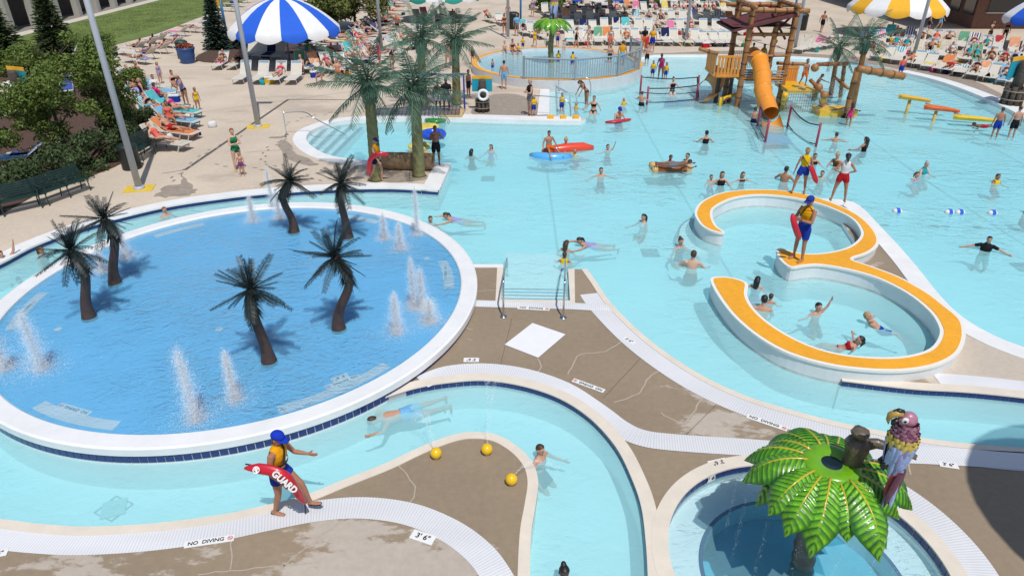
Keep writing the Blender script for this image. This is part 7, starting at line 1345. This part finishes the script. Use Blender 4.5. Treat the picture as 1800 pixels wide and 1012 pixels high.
row('in the front row ' + Zc, (1000, 77), (1292, 80), 18, 0, 1, .08, .28, .45); row('in the second row ' + Zc, (985, 57), (1296, 60), 17, 0, 2, .18, .3, .4); row('in the third row ' + Zc, (975, 41), (1285, 42), 16, 0, 3, .3, .3, .3); row('in the back row ' + Zc, (1085, 25), (1275, 25), 12, 8, 4, .35, .3, .2); row('under the far blue umbrella', (960, 28), (1080, 32), 6, 10, 5, .4, .4, .3)
Zr = 'at the right edge'
row('in the front row ' + Zr, (1540, 104), (1780, 150), 14, -38, 6, .18, .38, .6, False, 8, (0, 35, 35)); row('in the second row ' + Zr, (1545, 86), (1800, 124), 13, -32, 7, .4, .3, .4, False, 10); row('in the back row ' + Zr, (1570, 72), (1800, 100), 11, -30, 8, .4, .3, .3); row('beside the right palms', (1408, 92), (1452, 86), 3, -40, 9, .2, .7, .5); row('behind the yellow umbrella palms', (1510, 86), (1560, 72), 4, -30, 19, .5, .3, .5)
Zu = 'under the blue umbrella'
row('in the front row ' + Zu, (428, 143), (520, 144), 4, 0, 10, .35, .4, .5, True, 5, (55,)); row('in the second row ' + Zu, (386, 120), (415, 120), 2, 0, 11, .9, .0, 0, True, 5, (35,)); row('in the back row ' + Zu, (440, 102), (492, 104), 4, 0, 12, .0, .4, .2, True, 5, (55,)); row('right of the blue striped umbrella pole', (528, 124), (600, 128), 5, 25, 13, .8, .1, .8, True, 20, (35, 55))
row('pointing sideways behind the striped umbrella', (545, 94), (640, 66), 7, 75, 14, .75, .25, .2, True, 8, (0, 35)); row('crowded below the olive tree', (618, 88), (690, 40), 8, 78, 15, .8, .2, .3, False, 12, (0, 35)); row('crowded left of the second far pole', (650, 60), (705, 20), 7, 80, 16, .7, .3, .3, False, 14, (0, 35)); row('among the tall palms', (655, 112), (760, 62), 9, 60, 17, .5, .4, .4, False, 30)
row('under the green left umbrella', (735, 36), (800, 40), 5, 20, 18, .5, .4, .6); row('by the dark trash can', (862, 40), (882, 44), 2, 20, 28, .6, .2, 0); row('left of the small far fountain', (922, 62), (950, 68), 3, 15, 29, .3, .5, .5)
Zl = 'along the lawn edge'
row(Zl, (221, 98), (362, 43), 9, -112, 20, .55, .3, .15, True, 8, (0, 35)); row('on the lawn side behind the spruce', (395, 20), (440, -2), 4, -110, 21, .8, .1, .1, False, 8, (0, 35))
Zt = 'beside the left tree'
for i, (u, v, rz, an, occ_, c) in enumerate([(318, 243, 72, 35, 1, 'orange'), (322, 222, 72, 35, 1, 'light blue'), (326, 206, 75, 35, 1, 'turquoise'), (300, 198, 75, 55, 0, 'turquoise'), (270, 188, 60, 35, 0, 'lavender'), (255, 172, 60, 0, 1, 'blue'), (290, 170, 70, 35, 0, 'light blue'), (262, 158, 60, 0, 1, 'yellow'), (112, 112, -60, 55, 0, 'white'), (62, 282, -70, 35, 1, 'blue'), (25, 290, -70, 35, 0, 'light blue'), (120, 165, 30, 35, 0, 'blue')]):
    rn = random.Random(50 + i); p = lounger(Zt, u, v, R(rz), an, True); towel(Zt, p + Vector((0, 0, .003)), R(rz), an, c, True)
    if occ_: occupant(Zt, p, R(rz), an, rn)
for u, v in [(300, 246), (282, 190), (300, 176), (250, 190), (345, 238), (374, 224)]: bag(Zt, G(u, v), random.Random(u))

row('in the last row ' + Zc, (1000, 14), (1290, 12), 15, 0, 31, .35, .3, .2)
row('at the top beside the olive tree', (640, 20), (720, 4), 6, 70, 32, .7, .2, .2)

row('sitting behind the blue umbrella pole', (550, 112), (640, 104), 6, 40, 41, .75, .2, .8, True, 30, (35, 55)); row('between the umbrella and the tall palms', (610, 118), (655, 96), 4, 55, 42, .7, .3, .8, True, 30, (0, 35))
row('second line along the lawn edge', (235, 112), (300, 84), 4, -112, 43, .7, .3, .5, True, 10, (0, 35)); row('in the shade line of the olive tree', (640, 76), (716, 52), 5, 78, 44, .8, .2, .4, False, 14, (0, 35))
for i, (u, v, lb, ps, c, k) in enumerate([(566, 134, 'woman in teal suit sitting below the striped umbrella edge', 'sit', 'teal', 'S'), (594, 130, 'man in orange trunks sitting right of the striped umbrella', 'sit', 'orange', 'T'), (530, 122, 'man in red trunks sitting in the umbrella shade', 'sit', 'red', 'T'), (612, 124, 'boy in white shirt sitting near the palm fronds', 'sit', 'white', 'H'), (668, 116, 'girl in bright pink standing behind the nearest palm', 'stand', 'pink', 'S'), (690, 122, 'woman in white and black behind the palms', 'bend', 'black', 'S'), (258, 196, 'woman in navy suit standing at the left tree edge', 'stand', 'navy', 'S'), (240, 166, 'man in red trunks sitting by the left tree', 'sit', 'red', 'T'), (298, 210, 'girl in coral suit sitting between the loungers', 'sit', 'coral', 'S'), (205, 98, 'man in white shirt sitting at the lawn corner', 'sit', 'white', 'H'), (350, 196, 'child in yellow suit by the left loungers', 'stand', 'yellow', 'S')]):
    W_(u, v, lb, ps, random.uniform(-60, 60), 1.2 if 'child' in lb else 1.66, random.choice([1, 1, 2]), random.choice(['brown', 'black', 'blond']), 'pony' if k == 'S' else 'short', {'S': SU(c), 'T': TR(c), 'H': [('shirt', c), ('swim_shorts', 'navy')]}[k], k == 'S', z=.36 if ps == 'sit' else 0, g='people around the blue umbrella', vox=.02)
def cooler(label, u, v, c):
    t = thing('cooler_box', label, 'cooler', G(u, v), random.uniform(-.5, .5), 'coolers by the loungers'); MB().box((0, 0, .16), (.5, .32, .32)).build('body', cloth(*PC_[c]), t); MB().box((0, 0, .345), (.53, .35, .06)).build('lid', C_W, t); mb = MB(); mb.tube([(-.27, 0, .3), (-.27, 0, .46), (.27, 0, .46), (.27, 0, .3)], .015, 5); mb.build('handle', C_W, t)
for a in [('blue cooler box below the striped umbrella', 554, 136, 'blue'), ('small blue cooler beside the left loungers', 308, 179, 'blue'), ('blue striped cooler at the right lounger row', 1680, 128, 'navy'), ('red cooler box in the far front row', 1240, 84, 'red'), ('yellow box between the umbrella loungers', 474, 146, 'yellow')]: cooler(*a)

for i, (u, v, rz, an, c) in enumerate([(306, 216, 74, 35, 'white'), (285, 204, 70, 35, 'teal striped'), (246, 182, 62, 35, 'navy striped'), (278, 160, 65, 0, 'peach'), (246, 150, 60, 35, 'pink'), (300, 262, 72, 55, 'cream')]):
    rn = random.Random(90 + i); p = lounger(Zt, u, v, R(rz), an, True); towel(Zt, p + Vector((0, 0, .003)), R(rz), an, c)
    if i != 3: occupant(Zt, p, R(rz), an, rn)
# ---------------------------------------------------------------- labels that single out: number equals from the left
ORD = ['first', 'second', 'third', 'fourth', 'fifth', 'sixth', 'seventh', 'eighth', 'ninth', 'tenth', 'eleventh', 'twelfth', 'thirteenth', 'fourteenth', 'fifteenth', 'sixteenth', 'seventeenth', 'eighteenth', 'nineteenth', 'twentieth', 'twenty-first', 'twenty-second', 'twenty-third', 'twenty-fourth']
bpy.context.view_layer.update()
same = {}
for o, order in LABELLED:
    same.setdefault(o['label'], []).append(o)
for lab, os_ in same.items():
    if len(os_) > 1:
        os_.sort(key=lambda o: scr(o.matrix_world.translation)[0])
        for i, o in enumerate(os_): o['label'] = lab + ', ' + (ORD[i] if i < len(ORD) else 'far') + ' from the left'
bpy.data.scenes.remove(LAB)
